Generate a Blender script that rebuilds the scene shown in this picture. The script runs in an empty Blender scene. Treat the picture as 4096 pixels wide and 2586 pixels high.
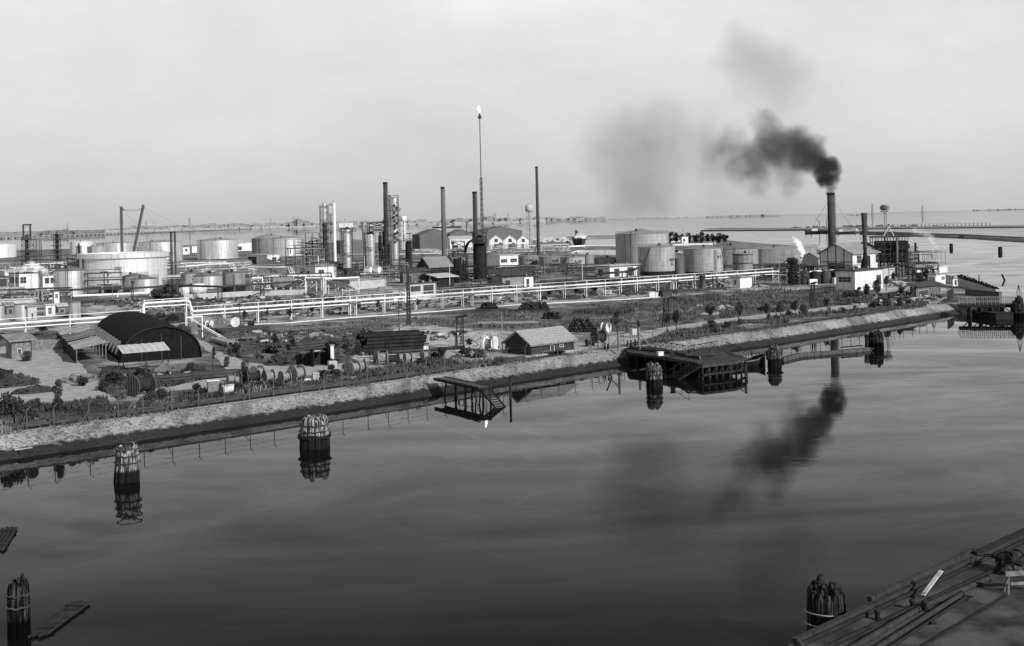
import bpy, math, random
from mathutils import Vector, Matrix, noise
random.seed(7)
SC = bpy.context.scene
COL = SC.collection
pi = math.pi
# ---------------------------------------------------------------- camera geometry
F = 4551.1; CX = 2048; HY = 884; ROLL = math.radians(1.324)
H = 24.0; LZ = 2.0
CR, SR = math.cos(ROLL), math.sin(ROLL)
def ray(px, py):
    u = (px-CX)/F; v = (HY-py)/F
    return (u*CR+v*SR, -u*SR+v*CR)
def G(px, py, z=LZ):                 # pixel -> point on the level z
    a, b = ray(px, py); t = (z-H)/b
    return Vector((a*t, t, z))
def P(px, py, Y):                    # pixel -> point at depth Y
    a, b = ray(px, py)
    return Vector((a*Y, Y, H+b*Y))
def TH(px, py, Y): return H+ray(px, py)[1]*Y
TA = math.radians(42)                # direction of the canal
E1 = Vector((math.cos(TA), math.sin(TA), 0)); E2 = Vector((-math.sin(TA), math.cos(TA), 0))
# ---------------------------------------------------------------- materials
MATS = {}
def mat(name, v, var=0.25, scale=0.6, rough=0.7, metal=0.0, streak=0.0, bump=0.0, detail=5, spec=None, lines=None, patch=0.0, patch_v=None):
    if name in MATS: return MATS[name]
    m = bpy.data.materials.new(name); m.use_nodes = True
    nt = m.node_tree; N = nt.nodes; L = nt.links
    b = N['Principled BSDF']
    b.inputs['Roughness'].default_value = rough; b.inputs['Metallic'].default_value = metal
    b.inputs['Specular IOR Level'].default_value = spec if spec is not None else (0.3 if v > 0.15 else 0.08)
    tc = N.new('ShaderNodeTexCoord'); geo = N.new('ShaderNodeNewGeometry')
    src = geo.outputs['Position']
    nz = N.new('ShaderNodeTexNoise'); nz.inputs['Scale'].default_value = scale; nz.inputs['Detail'].default_value = detail
    nz.inputs['Roughness'].default_value = 0.65
    L.new(src, nz.inputs['Vector'])
    mr = N.new('ShaderNodeMapRange'); mr.inputs[1].default_value = 0.3; mr.inputs[2].default_value = 0.7
    mr.inputs[3].default_value = v*(1-var); mr.inputs[4].default_value = v*(1+var)
    L.new(nz.outputs[0], mr.inputs[0]); out = mr.outputs[0]
    if streak:
        mp = N.new('ShaderNodeMapping'); mp.inputs['Scale'].default_value = (1.3, 1.3, 0.07)
        L.new(src, mp.inputs[0])
        n2 = N.new('ShaderNodeTexNoise'); n2.inputs['Scale'].default_value = 1.1; n2.inputs['Detail'].default_value = 6
        L.new(mp.outputs[0], n2.inputs['Vector'])
        m2 = N.new('ShaderNodeMapRange'); m2.inputs[1].default_value = 0.5; m2.inputs[2].default_value = 0.68
        m2.inputs[3].default_value = 1.0; m2.inputs[4].default_value = 1-streak
        L.new(n2.outputs[0], m2.inputs[0])
        mu = N.new('ShaderNodeMath'); mu.operation = 'MULTIPLY'; L.new(out, mu.inputs[0]); L.new(m2.outputs[0], mu.inputs[1]); out = mu.outputs[0]
    if patch:
        n3 = N.new('ShaderNodeTexNoise'); n3.inputs['Scale'].default_value = patch; n3.inputs['Detail'].default_value = 8
        L.new(src, n3.inputs['Vector'])
        m3 = N.new('ShaderNodeMapRange'); m3.inputs[1].default_value = 0.47; m3.inputs[2].default_value = 0.6
        L.new(n3.outputs[0], m3.inputs[0])
        mx = N.new('ShaderNodeMix'); mx.data_type = 'FLOAT'
        L.new(m3.outputs[0], mx.inputs[0]); L.new(out, mx.inputs[2]); mx.inputs[3].default_value = patch_v
        out = mx.outputs[0]
    if lines:
        # seams: (axis 'z' or 'o', spacing, width fraction, darkening) in object space
        for (ax, sp, wd, dk) in lines:
            sx = N.new('ShaderNodeSeparateXYZ'); L.new(tc.outputs['Object'], sx.inputs[0])
            md = N.new('ShaderNodeMath'); md.operation = 'DIVIDE'; L.new(sx.outputs['XYZ'.index(ax)], md.inputs[0]); md.inputs[1].default_value = sp
            fr = N.new('ShaderNodeMath'); fr.operation = 'FRACT'; L.new(md.outputs[0], fr.inputs[0])
            lt = N.new('ShaderNodeMath'); lt.operation = 'LESS_THAN'; L.new(fr.outputs[0], lt.inputs[0]); lt.inputs[1].default_value = wd
            ml = N.new('ShaderNodeMath'); ml.operation = 'MULTIPLY_ADD'; L.new(lt.outputs[0], ml.inputs[0]); ml.inputs[1].default_value = -dk; ml.inputs[2].default_value = 1
            mu = N.new('ShaderNodeMath'); mu.operation = 'MULTIPLY'; L.new(out, mu.inputs[0]); L.new(ml.outputs[0], mu.inputs[1]); out = mu.outputs[0]
    L.new(out, b.inputs['Base Color'])
    if bump:
        bp = N.new('ShaderNodeBump'); bp.inputs['Strength'].default_value = bump; bp.inputs['Distance'].default_value = 0.3
        L.new(nz.outputs[0], bp.inputs['Height']); L.new(bp.outputs[0], b.inputs['Normal'])
    MATS[name] = m; return m
white = mat('white_paint', 0.68, 0.16, 0.9, streak=0.4)
pipe_white = mat('pipe_white', 0.74, 0.15, 0.8, rough=0.45)
stucco = mat('pale_stucco', 0.62, 0.12, 0.8, streak=0.25)
concrete = mat('concrete', 0.4, 0.18, 0.7, streak=0.2)
tank_gray = mat('tank_grey', 0.33, 0.16, 0.25, rough=0.55, streak=0.4, lines=[('Z', 1.9, 0.06, 0.25)])
tank_gray2 = mat('tank_grey_dull', 0.22, 0.2, 0.25, rough=0.6, streak=0.45, lines=[('Z', 1.9, 0.06, 0.25)])
tank_alu = mat('tank_aluminium', 0.78, 0.1, 0.25, rough=0.38, metal=0.8, streak=0.4, lines=[('Z', 1.9, 0.06, 0.2)])
tank_white = mat('tank_white', 0.76, 0.06, 0.3, rough=0.38, metal=0.45, streak=0.3, lines=[('Z', 1.9, 0.06, 0.15)])
tank_dark = mat('tank_dark', 0.13, 0.15, 0.4, rough=0.6, streak=0.3, lines=[('Z', 1.9, 0.03, 0.25)])
roof_dark = mat('tank_roof_dark', 0.14, 0.2, 0.3, rough=0.8)
roof_mid = mat('tank_roof_grey', 0.24, 0.2, 0.3, rough=0.8)
silver = mat('silver_cladding', 0.85, 0.1, 0.4, rough=0.33, metal=0.9, streak=0.25)
black = mat('black_steel', 0.022, 0.4, 0.7, rough=0.75, streak=0.3)
dark = mat('dark_steel', 0.05, 0.4, 0.7, rough=0.7)
midsteel = mat('grey_steel', 0.22, 0.2, 0.7, rough=0.6)
stack_dark = mat('stack_soot', 0.055, 0.25, 0.5, rough=0.75, streak=0.3, lines=[('Z', 4.5, 0.03, 0.3)])
stack_grey = mat('stack_grey', 0.11, 0.15, 0.5, rough=0.7, lines=[('Z', 4.5, 0.03, 0.3)])
corr_black = mat('corrugated_tarred', 0.009, 0.35, 0.9, rough=0.85, lines=[('Y', 1.4, 0.06, 0.3)])
corr_wall = mat('corrugated_end_wall', 0.010, 0.4, 0.9, rough=0.85, lines=[('X', 0.9, 0.09, 0.35)])
corr_grey = mat('corrugated_grey', 0.2, 0.2, 0.6, rough=0.7, streak=0.2, lines=[('X', 1.1, 0.12, 0.35)])
roof_light = mat('roof_light', 0.42, 0.2, 0.6, rough=0.8)
roof_blk = mat('roof_bitumen', 0.06, 0.35, 0.6, rough=0.9)
haze_dark = mat('hazy_dark_metal', 0.11, 0.12, 0.1, rough=0.85)  # distance haze mixed into the grey, paler than near dark steel
haze_wall = mat('hazy_wall', 0.5, 0.1, 0.2)  # wall grey with the haze of distance in its colour
brick_d = mat('dark_brick', 0.045, 0.35, 3.0, rough=0.9, lines=[('Z', 0.22, 0.18, 0.25)])
tile = mat('roof_tiles', 0.3, 0.35, 3.2, rough=0.85, lines=[('X', 0.45, 0.2, 0.3), ('Y', 0.5, 0.18, 0.3)])
wood_d = mat('dark_timber', 0.026, 0.5, 2.0, rough=0.9)
wood_m = mat('weathered_timber', 0.16, 0.5, 2.0, rough=0.9)
wood_w = mat('bleached_timber', 0.5, 0.75, 1.3, rough=0.9, streak=0.8)
glass = mat('window_pane', 0.03, 0.3, 0.5, rough=0.25, spec=0.5)
leaf = mat('dark_foliage', 0.035, 0.6, 0.9, rough=0.9, spec=0.1)
leaf2 = mat('mid_foliage', 0.06, 0.6, 0.9, rough=0.9, spec=0.1)
grassm = mat('dry_grass', 0.10, 0.7, 0.25, rough=0.95, spec=0.05)
bark = mat('bark', 0.05, 0.3, 2.0, rough=0.95)
lettering = mat('painted_lettering', 0.03, 0.2, 1.0)
rubble_m = mat('pale_rubble', 0.3, 0.5, 1.5, rough=0.95)
canvas = mat('canvas_sheet', 0.045, 0.7, 1.6, rough=0.95)
reel_wood = mat('reel_wood', 0.2, 0.35, 2.0, rough=0.9)
reel_dark = mat('reel_wood_dark', 0.07, 0.35, 2.0, rough=0.9)
barrel_m = mat('rusty_barrel', 0.045, 0.6, 0.7, rough=0.8, lines=[('Z', 0.3, 0.1, 0.4)])
# ---------------------------------------------------------------- mesh builder
class MB:
    def __init__(s, o=(0, 0, 0)): s.v = []; s.f = []; s.sm = []; s.o = Vector(o)
    def add(s, vs, fs, smooth=False):
        n = len(s.v); s.v += [Vector(v)-s.o for v in vs]
        s.f += [[i+n for i in f] for f in fs]; s.sm += [smooth]*len(fs)
    def quad(s, a, b, c, d): s.add([a, b, c, d], [(0, 1, 2, 3)])
    def poly(s, pts): s.add(pts, [tuple(range(len(pts)))])
    def box(s, lo, hi):
        x0, y0, z0 = lo; x1, y1, z1 = hi
        s.add([(x0, y0, z0), (x1, y0, z0), (x1, y1, z0), (x0, y1, z0), (x0, y0, z1), (x1, y0, z1), (x1, y1, z1), (x0, y1, z1)],
              [(0, 3, 2, 1), (4, 5, 6, 7), (0, 1, 5, 4), (1, 2, 6, 5), (2, 3, 7, 6), (3, 0, 4, 7)])
    def cbox(s, c, d): s.box((c[0]-d[0]/2, c[1]-d[1]/2, c[2]-d[2]/2), (c[0]+d[0]/2, c[1]+d[1]/2, c[2]+d[2]/2))
    def obox(s, a, b, w, h):            # a beam from a to b, w wide, h high
        a = Vector(a); b = Vector(b); d = (b-a).normalized()
        up = Vector((0, 0, 1)) if abs(d.z) < 0.95 else Vector((0, 1, 0))
        sd = d.cross(up).normalized()*w/2; u = sd.cross(d).normalized()*h/2
        s.add([a-sd-u, a+sd-u, a+sd+u, a-sd+u, b-sd-u, b+sd-u, b+sd+u, b-sd+u],
              [(0, 1, 2, 3), (7, 6, 5, 4), (0, 4, 5, 1), (1, 5, 6, 2), (2, 6, 7, 3), (3, 7, 4, 0)])
    def tube(s, a, b, r, r2=None, n=6, caps=True):
        a = Vector(a); b = Vector(b); r2 = r if r2 is None else r2
        d = (b-a).normalized(); t = Vector((1, 0, 0)) if abs(d.x) < 0.8 else Vector((0, 1, 0))
        p = d.cross(t).normalized(); q = d.cross(p)
        ra = [a+(p*math.cos(2*pi*i/n)+q*math.sin(2*pi*i/n))*r for i in range(n)]
        rb = [b+(p*math.cos(2*pi*i/n)+q*math.sin(2*pi*i/n))*r2 for i in range(n)]
        s.add(ra+rb, [(i, i+n, (i+1) % n+n, (i+1) % n) for i in range(n)], n > 5)
        if caps: s.add(ra, [tuple(range(n))]); s.add(rb, [tuple(reversed(range(n)))])
    def path(s, pts, r, n=6):
        for a, b in zip(pts, pts[1:]): s.tube(a, b, r, n=n)
    def lathe(s, prof, n=24, c=(0, 0), smooth=True, a0=0, a1=2*pi):
        full = abs(a1-a0-2*pi) < 1e-6; m = n if full else n+1
        vs = []
        for (r, z) in prof:
            for i in range(m):
                a = a0+(a1-a0)*i/n; vs.append((c[0]+r*math.cos(a), c[1]+r*math.sin(a), z))
        fs = []
        for k in range(len(prof)-1):
            for i in range(n):
                j = (i+1) % m; fs.append((k*m+i, k*m+j, (k+1)*m+j, (k+1)*m+i))
        s.add(vs, fs, smooth)
    def build(s, name, m, parent=None, loc=None):
        me = bpy.data.meshes.new(name); me.from_pydata(s.v, [], s.f)
        me.polygons.foreach_set('use_smooth', s.sm); me.materials.append(m); me.update()
        o = bpy.data.objects.new(name, me); COL.objects.link(o)
        if parent: o.parent = parent
        elif loc is not None: o.location = loc
        return o
def tag(o, label, cat, group=None, kind=None):
    if label: o['label'] = label
    if cat: o['category'] = cat
    if group: o['group'] = group
    if kind: o['kind'] = kind
    return o
def thing(name, label, cat, loc=(0, 0, 0), rz=0, group=None):
    o = bpy.data.objects.new(name, None); COL.objects.link(o)
    o.location = loc; o.rotation_euler = (0, 0, rz); o.empty_display_size = 0.5
    return tag(o, label, cat, group)
KIDS = {}
def dup(root, loc, rz=0, label=None, group=None, scale=None):
    r = root.copy(); COL.objects.link(r); r.location = loc; r.rotation_euler = (0, 0, rz)
    if scale is not None: r.scale = scale
    if label: r['label'] = label
    if group: r['group'] = group
    if root not in KIDS: KIDS[root] = [(c, [g for g in bpy.data.objects if g.parent == c]) for c in bpy.data.objects if c.parent == root]
    for ch, gs in KIDS[root]:
        c = ch.copy(); COL.objects.link(c); c.parent = r
        for g in gs:
            d = g.copy(); COL.objects.link(d); d.parent = c
    return r
def struct(name, mb, m):
    o = mb.build(name, m); o['kind'] = 'structure'; return o
def lattice(mb, x, y, z0, z1, w0, w1, n, r=0.07, d0=None, d1=None):
    d0 = d0 or w0; d1 = d1 or w1
    def ring(k):
        t = k/n; w = w0+(w1-w0)*t; d = d0+(d1-d0)*t; z = z0+(z1-z0)*t
        return [Vector((x+sx*w/2, y+sy*d/2, z)) for sx, sy in ((-1, -1), (1, -1), (1, 1), (-1, 1))]
    for k in range(n):
        A, B = ring(k), ring(k+1)
        for i in range(4):
            j = (i+1) % 4
            mb.tube(A[i], B[i], r*1.3, n=4, caps=False); mb.tube(B[i], B[j], r*0.8, n=4, caps=False)
            mb.tube(A[i], B[j], r*0.7, n=4, caps=False)
            if w0 > 2: mb.tube(A[j], B[i], r*0.7, n=4, caps=False)
def text_mesh(txt, size, R=None):
    cu = bpy.data.curves.new('lettering', 'FONT'); cu.body = txt; cu.size = size; cu.align_x = 'CENTER'; cu.space_character = 1.05
    cu.space_line = 0.85; cu.offset = size*0.035
    o = bpy.data.objects.new('tmp', cu); COL.objects.link(o)
    dg = bpy.context.evaluated_depsgraph_get(); me = bpy.data.meshes.new_from_object(o.evaluated_get(dg))
    vs = [v.co.copy() for v in me.vertices]; fs = [tuple(p.vertices) for p in me.polygons]
    bpy.data.objects.remove(o); bpy.data.curves.remove(cu); bpy.data.meshes.remove(me)
    return vs, fs
# ================================================================ camera, world, sun
cam = bpy.data.cameras.new('camera'); co = bpy.data.objects.new('camera', cam); COL.objects.link(co)
cam.sensor_width = 36; cam.lens = 36*F/4096; cam.clip_start = 0.5; cam.clip_end = 200000
cam.shift_y = -(1293-HY)/4096
co.location = (0, 0, H)
co.matrix_world = Matrix.Translation((0, 0, H)) @ Matrix.Rotation(pi/2, 4, 'X') @ Matrix.Rotation(-ROLL, 4, 'Z')
SC.camera = co
SUN_AZ, SUN_EL = math.radians(134), math.radians(29)
W = bpy.data.worlds.new('World'); SC.world = W; W.use_nodes = True
nt = W.node_tree; N = nt.nodes; L = nt.links
bg = N['Background']
sky = N.new('ShaderNodeTexSky'); sky.sky_type = 'NISHITA'; sky.sun_disc = False
sky.sun_elevation = SUN_EL; sky.sun_rotation = SUN_AZ; sky.altitude = 0; sky.dust_density = 2.5; sky.ozone_density = 1.0
bw = N.new('ShaderNodeRGBToBW'); L.new(sky.outputs[0], bw.inputs[0])
# thin high haze: slow streaks of lighter and darker air
tc = N.new('ShaderNodeTexCoord'); mp = N.new('ShaderNodeMapping'); mp.inputs['Scale'].default_value = (1, 1, 2.0)
L.new(tc.outputs['Generated'], mp.inputs[0])
nz = N.new('ShaderNodeTexNoise'); nz.inputs['Scale'].default_value = 3.4; nz.inputs['Detail'].default_value = 7; nz.inputs['Roughness'].default_value = .6; L.new(mp.outputs[0], nz.inputs['Vector'])
mr = N.new('ShaderNodeMapRange'); mr.inputs[1].default_value = 0.3; mr.inputs[2].default_value = 0.7; mr.inputs[3].default_value = 0.87; mr.inputs[4].default_value = 1.1
L.new(nz.outputs[0], mr.inputs[0])
sx = N.new('ShaderNodeSeparateXYZ'); L.new(tc.outputs['Generated'], sx.inputs[0])
rp = N.new('ShaderNodeValToRGB'); L.new(sx.outputs[2], rp.inputs[0])
cr = rp.color_ramp; cr.elements[0].position = 0.0; cr.elements[0].color = (0.54,)*3+(1,)
cr.elements[1].position = 1.0; cr.elements[1].color = (0.16,)*3+(1,)
for p_, c_ in ((0.05, 0.58), (0.13, 0.66), (0.2, 0.74), (0.34, 0.42), (0.6, 0.22)):
    e = cr.elements.new(p_); e.color = (c_,)*3+(1,)
pw = N.new('ShaderNodeMath'); pw.operation = 'POWER'; L.new(bw.outputs[0], pw.inputs[0]); pw.inputs[1].default_value = 0.12
m1 = N.new('ShaderNodeMath'); m1.operation = 'MULTIPLY'; L.new(pw.outputs[0], m1.inputs[0]); L.new(mr.outputs[0], m1.inputs[1])
m2 = N.new('ShaderNodeMath'); m2.operation = 'MULTIPLY'; L.new(m1.outputs[0], m2.inputs[0]); L.new(rp.outputs[0], m2.inputs[1])
m3 = N.new('ShaderNodeMath'); m3.operation = 'MULTIPLY'; L.new(m2.outputs[0], m3.inputs[0]); m3.inputs[1].default_value = 7.9
L.new(m3.outputs[0], bg.inputs[0]); bg.inputs[1].default_value = 0.125
sd = bpy.data.lights.new('sun', 'SUN'); sd.energy = 4.8; sd.angle = math.radians(0.55); sd.color = (1, 1, 1)
so = bpy.data.objects.new('sun', sd); COL.objects.link(so)
SV = Vector((math.sin(SUN_AZ)*math.cos(SUN_EL), math.cos(SUN_AZ)*math.cos(SUN_EL), math.sin(SUN_EL)))
so.rotation_euler = SV.to_track_quat('Z', 'Y').to_euler(); so.location = (50, -50, 150)
vs_ = SC.view_settings; vs_.view_transform = 'Standard'; vs_.look = 'None'; vs_.exposure = 0; vs_.gamma = 1
SC.cycles.use_denoising = True
SC.cycles.max_bounces = 7; SC.cycles.volume_bounces = 4; SC.cycles.transparent_max_bounces = 12
SC.cycles.volume_step_rate = 0.6; SC.cycles.volume_max_steps = 256

# ================================================================ water
def water_mat():
    m = bpy.data.materials.new('lagoon_water'); m.use_nodes = True; nt = m.node_tree; N = nt.nodes; L = nt.links
    N.remove(N['Principled BSDF']); out = N['Material Output']
    geo = N.new('ShaderNodeNewGeometry')
    # ripples
    mp = N.new('ShaderNodeMapping'); mp.inputs['Scale'].default_value = (0.55, 1.0, 1); mp.inputs['Rotation'].default_value = (0, 0, -0.25)
    L.new(geo.outputs['Position'], mp.inputs[0])
    n1 = N.new('ShaderNodeTexNoise'); n1.inputs['Scale'].default_value = 1.3; n1.inputs['Detail'].default_value = 3; L.new(mp.outputs[0], n1.inputs['Vector'])
    n2 = N.new('ShaderNodeTexNoise'); n2.inputs['Scale'].default_value = 0.035; n2.inputs['Detail'].default_value = 4; n2.inputs['Distortion'].default_value = 1.5; L.new(mp.outputs[0], n2.inputs['Vector'])
    # wind streaks: calm and ruffled water
    mp3 = N.new('ShaderNodeMapping'); mp3.inputs['Scale'].default_value = (0.02, 0.045, 1); mp3.inputs['Rotation'].default_value = (0, 0, -0.5); L.new(geo.outputs['Position'], mp3.inputs[0])
    n3 = N.new('ShaderNodeTexNoise'); n3.inputs['Scale'].default_value = 1.0; n3.inputs['Detail'].default_value = 6; n3.inputs['Distortion'].default_value = 2.2; L.new(mp3.outputs[0], n3.inputs['Vector'])
    bp = N.new('ShaderNodeBump'); bp.inputs['Strength'].default_value = 1; bp.inputs['Distance'].default_value = 0.0022
    L.new(n1.outputs[0], bp.inputs['Height'])
    bp2 = N.new('ShaderNodeBump'); bp2.inputs['Strength'].default_value = 1; bp2.inputs['Distance'].default_value = 0.03
    L.new(n2.outputs[0], bp2.inputs['Height']); L.new(bp.outputs[0], bp2.inputs['Normal'])
    fr = N.new('ShaderNodeFresnel'); fr.inputs['IOR'].default_value = 1.33
    pw = N.new('ShaderNodeMath'); pw.operation = 'POWER'; L.new(fr.outputs[0], pw.inputs[0]); pw.inputs[1].default_value = 1.22
    ps = N.new('ShaderNodeMath'); ps.operation = 'MULTIPLY_ADD'; ps.use_clamp = True; L.new(pw.outputs[0], ps.inputs[0]); ps.inputs[1].default_value = 1.22; ps.inputs[2].default_value = -0.050
    ms = N.new('ShaderNodeMapRange'); ms.inputs[1].default_value = 0.32; ms.inputs[2].default_value = 0.68; ms.inputs[3].default_value = 0.68; ms.inputs[4].default_value = 1.14
    L.new(n3.outputs[0], ms.inputs[0])
    mp4 = N.new('ShaderNodeMapping'); mp4.inputs['Scale'].default_value = (0.016, 0.03, 1); mp4.inputs['Rotation'].default_value = (0, 0, -0.75); L.new(geo.outputs['Position'], mp4.inputs[0])
    n4 = N.new('ShaderNodeTexNoise'); n4.inputs['Scale'].default_value = 1.0; n4.inputs['Detail'].default_value = 4; n4.inputs['Distortion'].default_value = 3.5; L.new(mp4.outputs[0], n4.inputs['Vector'])
    s4 = N.new('ShaderNodeMath'); s4.operation = 'SUBTRACT'; L.new(n4.outputs[0], s4.inputs[0]); s4.inputs[1].default_value = .5
    a4 = N.new('ShaderNodeMath'); a4.operation = 'ABSOLUTE'; L.new(s4.outputs[0], a4.inputs[0])
    r4 = N.new('ShaderNodeMapRange'); r4.interpolation_type = 'SMOOTHSTEP'; r4.inputs[1].default_value = 0; r4.inputs[2].default_value = .06; r4.inputs[3].default_value = .075; r4.inputs[4].default_value = 0; L.new(a4.outputs[0], r4.inputs[0])
    ms2 = N.new('ShaderNodeMath'); ms2.operation = 'ADD'; L.new(ms.outputs[0], ms2.inputs[0]); L.new(r4.outputs[0], ms2.inputs[1]); ms = ms2
    mu = N.new('ShaderNodeMath'); mu.operation = 'MULTIPLY'; mu.use_clamp = True; L.new(ps.outputs[0], mu.inputs[0]); L.new(ms.outputs[0], mu.inputs[1])
    gl = N.new('ShaderNodeBsdfGlossy'); gl.inputs['Roughness'].default_value = 0.014; gl.inputs['Color'].default_value = (0.92,)*3+(1,); L.new(bp2.outputs[0], gl.inputs['Normal'])
    df = N.new('ShaderNodeBsdfDiffuse'); df.inputs['Color'].default_value = (0.006,)*3+(1,)
    mx = N.new('ShaderNodeMixShader'); L.new(mu.outputs[0], mx.inputs[0]); L.new(df.outputs[0], mx.inputs[1]); L.new(gl.outputs[0], mx.inputs[2])
    L.new(mx.outputs[0], out.inputs[0]); return m
WM = water_mat()
w = MB(); S_ = 60000
w.quad((-S_, -400, 0), (S_, -400, 0), (S_, 2*S_, 0), (-S_, 2*S_, 0)); struct('water', w, WM)

# ================================================================ canal bank lines
WL = [G(*p, 0.0) for p in [(-900, 2010), (0, 1845), (700, 1743), (1497, 1622), (2100, 1524), (2440, 1470), (3132, 1372), (3628, 1291), (3861, 1252)]]
def bank_off(off, z):
    out = []
    for i, p in enumerate(WL):
        a = WL[max(i-1, 0)]; b = WL[min(i+1, len(WL)-1)]
        d = (b-a).normalized(); n = Vector((-d.y, d.x, 0))
        q = p+n*off; q.z = z; out.append(q)
    return out
CREST = bank_off(4.3, LZ)
PATHL = bank_off(5.6, LZ)
FENCE = bank_off(5.3, LZ)
def ground_mat():
    m = bpy.data.materials.new('site_ground'); m.use_nodes = True; nt = m.node_tree; N = nt.nodes; L = nt.links
    b = N['Principled BSDF']; b.inputs['Roughness'].default_value = 0.95; b.inputs['Specular IOR Level'].default_value = 0.05
    geo = N.new('ShaderNodeNewGeometry')
    def nz(s, d, ro=0.6, sc=(1, 1, 1)):
        mp = N.new('ShaderNodeMapping'); mp.inputs['Scale'].default_value = sc; L.new(geo.outputs['Position'], mp.inputs[0])
        n = N.new('ShaderNodeTexNoise'); n.inputs['Scale'].default_value = s; n.inputs['Detail'].default_value = d; n.inputs['Roughness'].default_value = ro
        L.new(mp.outputs[0], n.inputs['Vector']); return n.outputs[0]
    a = nz(0.07, 10, 0.75, (0.8, 1.0, 1)); c = nz(0.5, 10, 0.8)
    rp = N.new('ShaderNodeValToRGB'); L.new(a, rp.inputs[0]); cr = rp.color_ramp
    cr.elements[0].position = 0.38; cr.elements[0].color = (0.055,)*3+(1,)
    cr.elements[1].position = 0.6; cr.elements[1].color = (0.36,)*3+(1,)
    e = cr.elements.new(0.5); e.color = (0.14,)*3+(1,)
    mr = N.new('ShaderNodeMapRange'); mr.inputs[1].default_value = 0.3; mr.inputs[2].default_value = 0.7; mr.inputs[3].default_value = 0.45; mr.inputs[4].default_value = 1.5; L.new(c, mr.inputs[0])
    mu = N.new('ShaderNodeMath'); mu.operation = 'MULTIPLY'; L.new(rp.outputs[0], mu.inputs[0]); L.new(mr.outputs[0], mu.inputs[1])
    L.new(mu.outputs[0], b.inputs['Base Color'])
    bp = N.new('ShaderNodeBump'); bp.inputs['Strength'].default_value = 0.6; bp.inputs['Distance'].default_value = 0.25; L.new(c, bp.inputs['Height']); L.new(bp.outputs[0], b.inputs['Normal'])
    return m
GM = ground_mat()
# the far shoreline of the site, from right to left
SHORE = [G(*p, LZ) for p in [(3880, 1222), (3905, 1190), (3850, 1130), (3800, 1103), (3680, 1078), (3560, 1062), (3420, 1040), (3300, 1012), (3262, 990), (3050, 975), (2920, 963), (2680, 956), (2600, 986), (2460, 988), (2290, 988), (2280, 966), (2150, 962), (1950, 955), (1600, 960), (1500, 972), (950, 972), (700, 984), (200, 998), (-1400, 1030)]]
land = MB()
ring = CREST[:-1]+[CREST[-1]]+SHORE+[G(-1400, 1600, LZ)]
land.poly(ring)
for a, b in zip(ring[len(CREST)-1:], ring[len(CREST):]):
    land.quad(a, b, Vector((b.x, b.y, -1)), Vector((a.x, a.y, -1)))
struct('ground', land, GM)
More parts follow.
